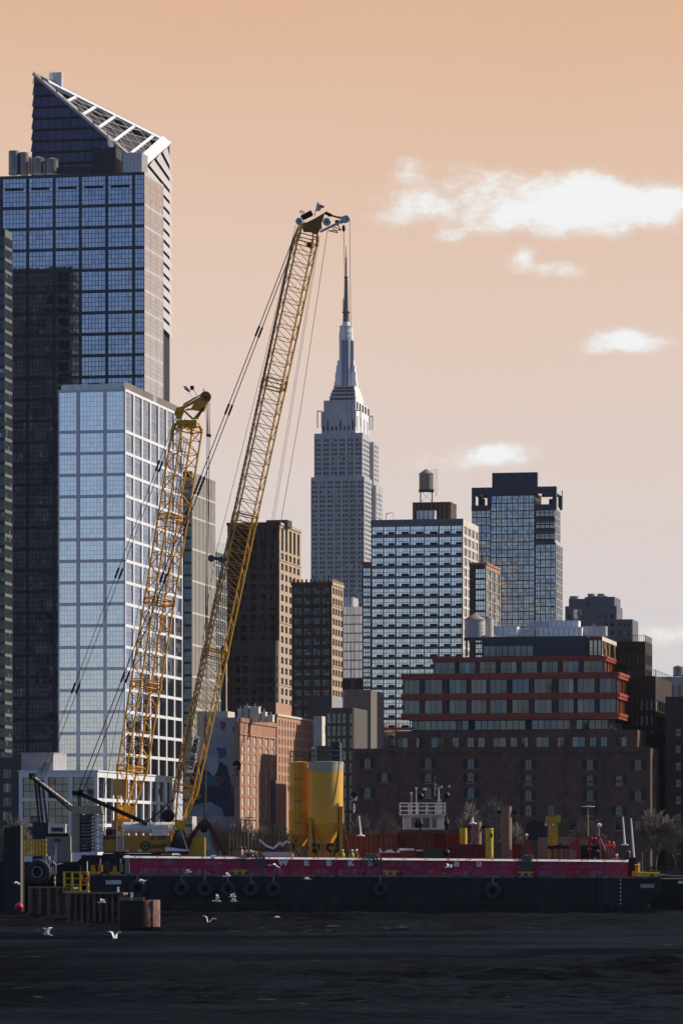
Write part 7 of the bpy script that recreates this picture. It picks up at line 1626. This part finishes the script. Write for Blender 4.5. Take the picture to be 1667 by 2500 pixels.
gulls = [(41, 2158, 1, 200, 300, 'gull with arched wings in front of the tall sheet pile'), (114, 2282, 2, 150, 250, 'gull skimming the water at the lower left'), (250, 2204, 0, 20, 300, 'gull flying in front of the dark sheet pile dock'), (346, 2152, 1, 200, 310, 'gull banking above the round caisson'), (460, 2131, 0, 10, 380, 'gull crossing the magenta bulwark near its left end'), (520, 2096, 0, 160, 385, 'gull at the white bulwark rim left of the ropes'), (556, 2140, 0, 15, 385, 'gull flying above the middle tyre'),
         (531, 2201, 2, 10, 360, 'gull with wings raised under the second tyre'), (569, 2190, 0, 20, 362, 'upper one of two gulls flying close together under the middle tyre'), (570, 2201, 0, 190, 366, 'lower one of two gulls flying close together under the middle tyre'), (669, 2111, 3, 80, 370, 'white gull diving in front of the panel left of the W'), (749, 2147, 1, 170, 372, 'gull gliding below the second letter E'), (677, 2242, 1, 15, 365, 'gull low over the water right of the caisson'), (509, 2254, 2, 80, 340, 'gull touching the water left of centre'), (1096, 2118, 0, 30, 380, 'gull in front of the bulwark left of the number 80'), (281, 2291, 2, 60, 260, 'gull splashing on the water below the caisson'), (838, 2285, 0, 40, 300, 'gull low over the dark water near the middle')]
for px, py, gi, yaw, Y, lab in gulls:
    o = bpy.data.objects.new('gull', gm[gi]); COL.objects.link(o); o.location = P(px, py, Y); o.rotation_euler = (R(-8 + (px * 7) % 22), R(-12 + (px * 3) % 20), R(yaw)); tag(o, lab, 'gull', 'gulls over the river'); s_ = (.85 if Y < 320 else 1.0) if gi != 3 else 1.1; o.scale = (s_,) * 3
# ------------------------------------------------------------------ river haze
hzm = bpy.data.materials.new('thin city haze'); hzm.use_nodes = True; t_ = hzm.node_tree; t_.nodes.remove(t_.nodes['Principled BSDF'])
v_ = t_.nodes.new('ShaderNodeVolumePrincipled'); v_.inputs['Color'].default_value = (.80, .84, .92, 1); v_.inputs['Density'].default_value = .000012; v_.inputs['Anisotropy'].default_value = .1
t_.links.new(v_.outputs[0], t_.nodes['Material Output'].inputs['Volume'])
k = MB(); k.box(-1400, 1400, -60, 4200, -1.6, 470, hzm); k.build('haze', kind='stuff')
# ------------------------------------------------------------------ steam
stm = bpy.data.materials.new('white steam'); stm.use_nodes = True; t_ = stm.node_tree; t_.nodes.remove(t_.nodes['Principled BSDF'])
v_ = t_.nodes.new('ShaderNodeVolumePrincipled'); v_.inputs['Color'].default_value = (.95, .95, .95, 1)
tc_n = t_.nodes.new('ShaderNodeTexCoord'); n_ = t_.nodes.new('ShaderNodeTexNoise'); n_.inputs['Scale'].default_value = 2.2; n_.inputs['Detail'].default_value = 4; t_.links.new(tc_n.outputs['Generated'], n_.inputs['Vector'])
m_ = t_.nodes.new('ShaderNodeMapRange'); t_.links.new(n_.outputs[0], m_.inputs[0]); m_.inputs[1].default_value = .46; m_.inputs[2].default_value = .7; m_.inputs[4].default_value = .9; t_.links.new(m_.outputs[0], v_.inputs['Density']); t_.links.new(v_.outputs[0], t_.nodes['Material Output'].inputs['Volume'])
def steam(px, py, wpx_, hpx, Y, label):
    q = P(px, py, Y); w_ = wpx(wpx_, Y) / 2; h = wpx(hpx, Y); k = MB(); pr = [(.02, 0), (w_ * .35, h * .15), (w_ * .7, h * .4), (w_, h * .7), (w_ * .7, h * .92), (.02, h)]
    k.lathe((0, 0, 0), pr, 14, stm, ax=(.25, 0, 1)); o = k.build('steam_plume'); o.location = q; tag(o, label, 'steam'); o['kind'] = 'stuff'
steam(124, 196, 26, 26, 2012, 'small white steam puff by the flue on the crown tower'); steam(1404, 1515, 26, 30, 1022, 'small steam puff over the white plant units on the warehouse roof'); steam(270, 362, 34, 30, 1312, 'faint steam above the dark plant room on the blue glass tower')
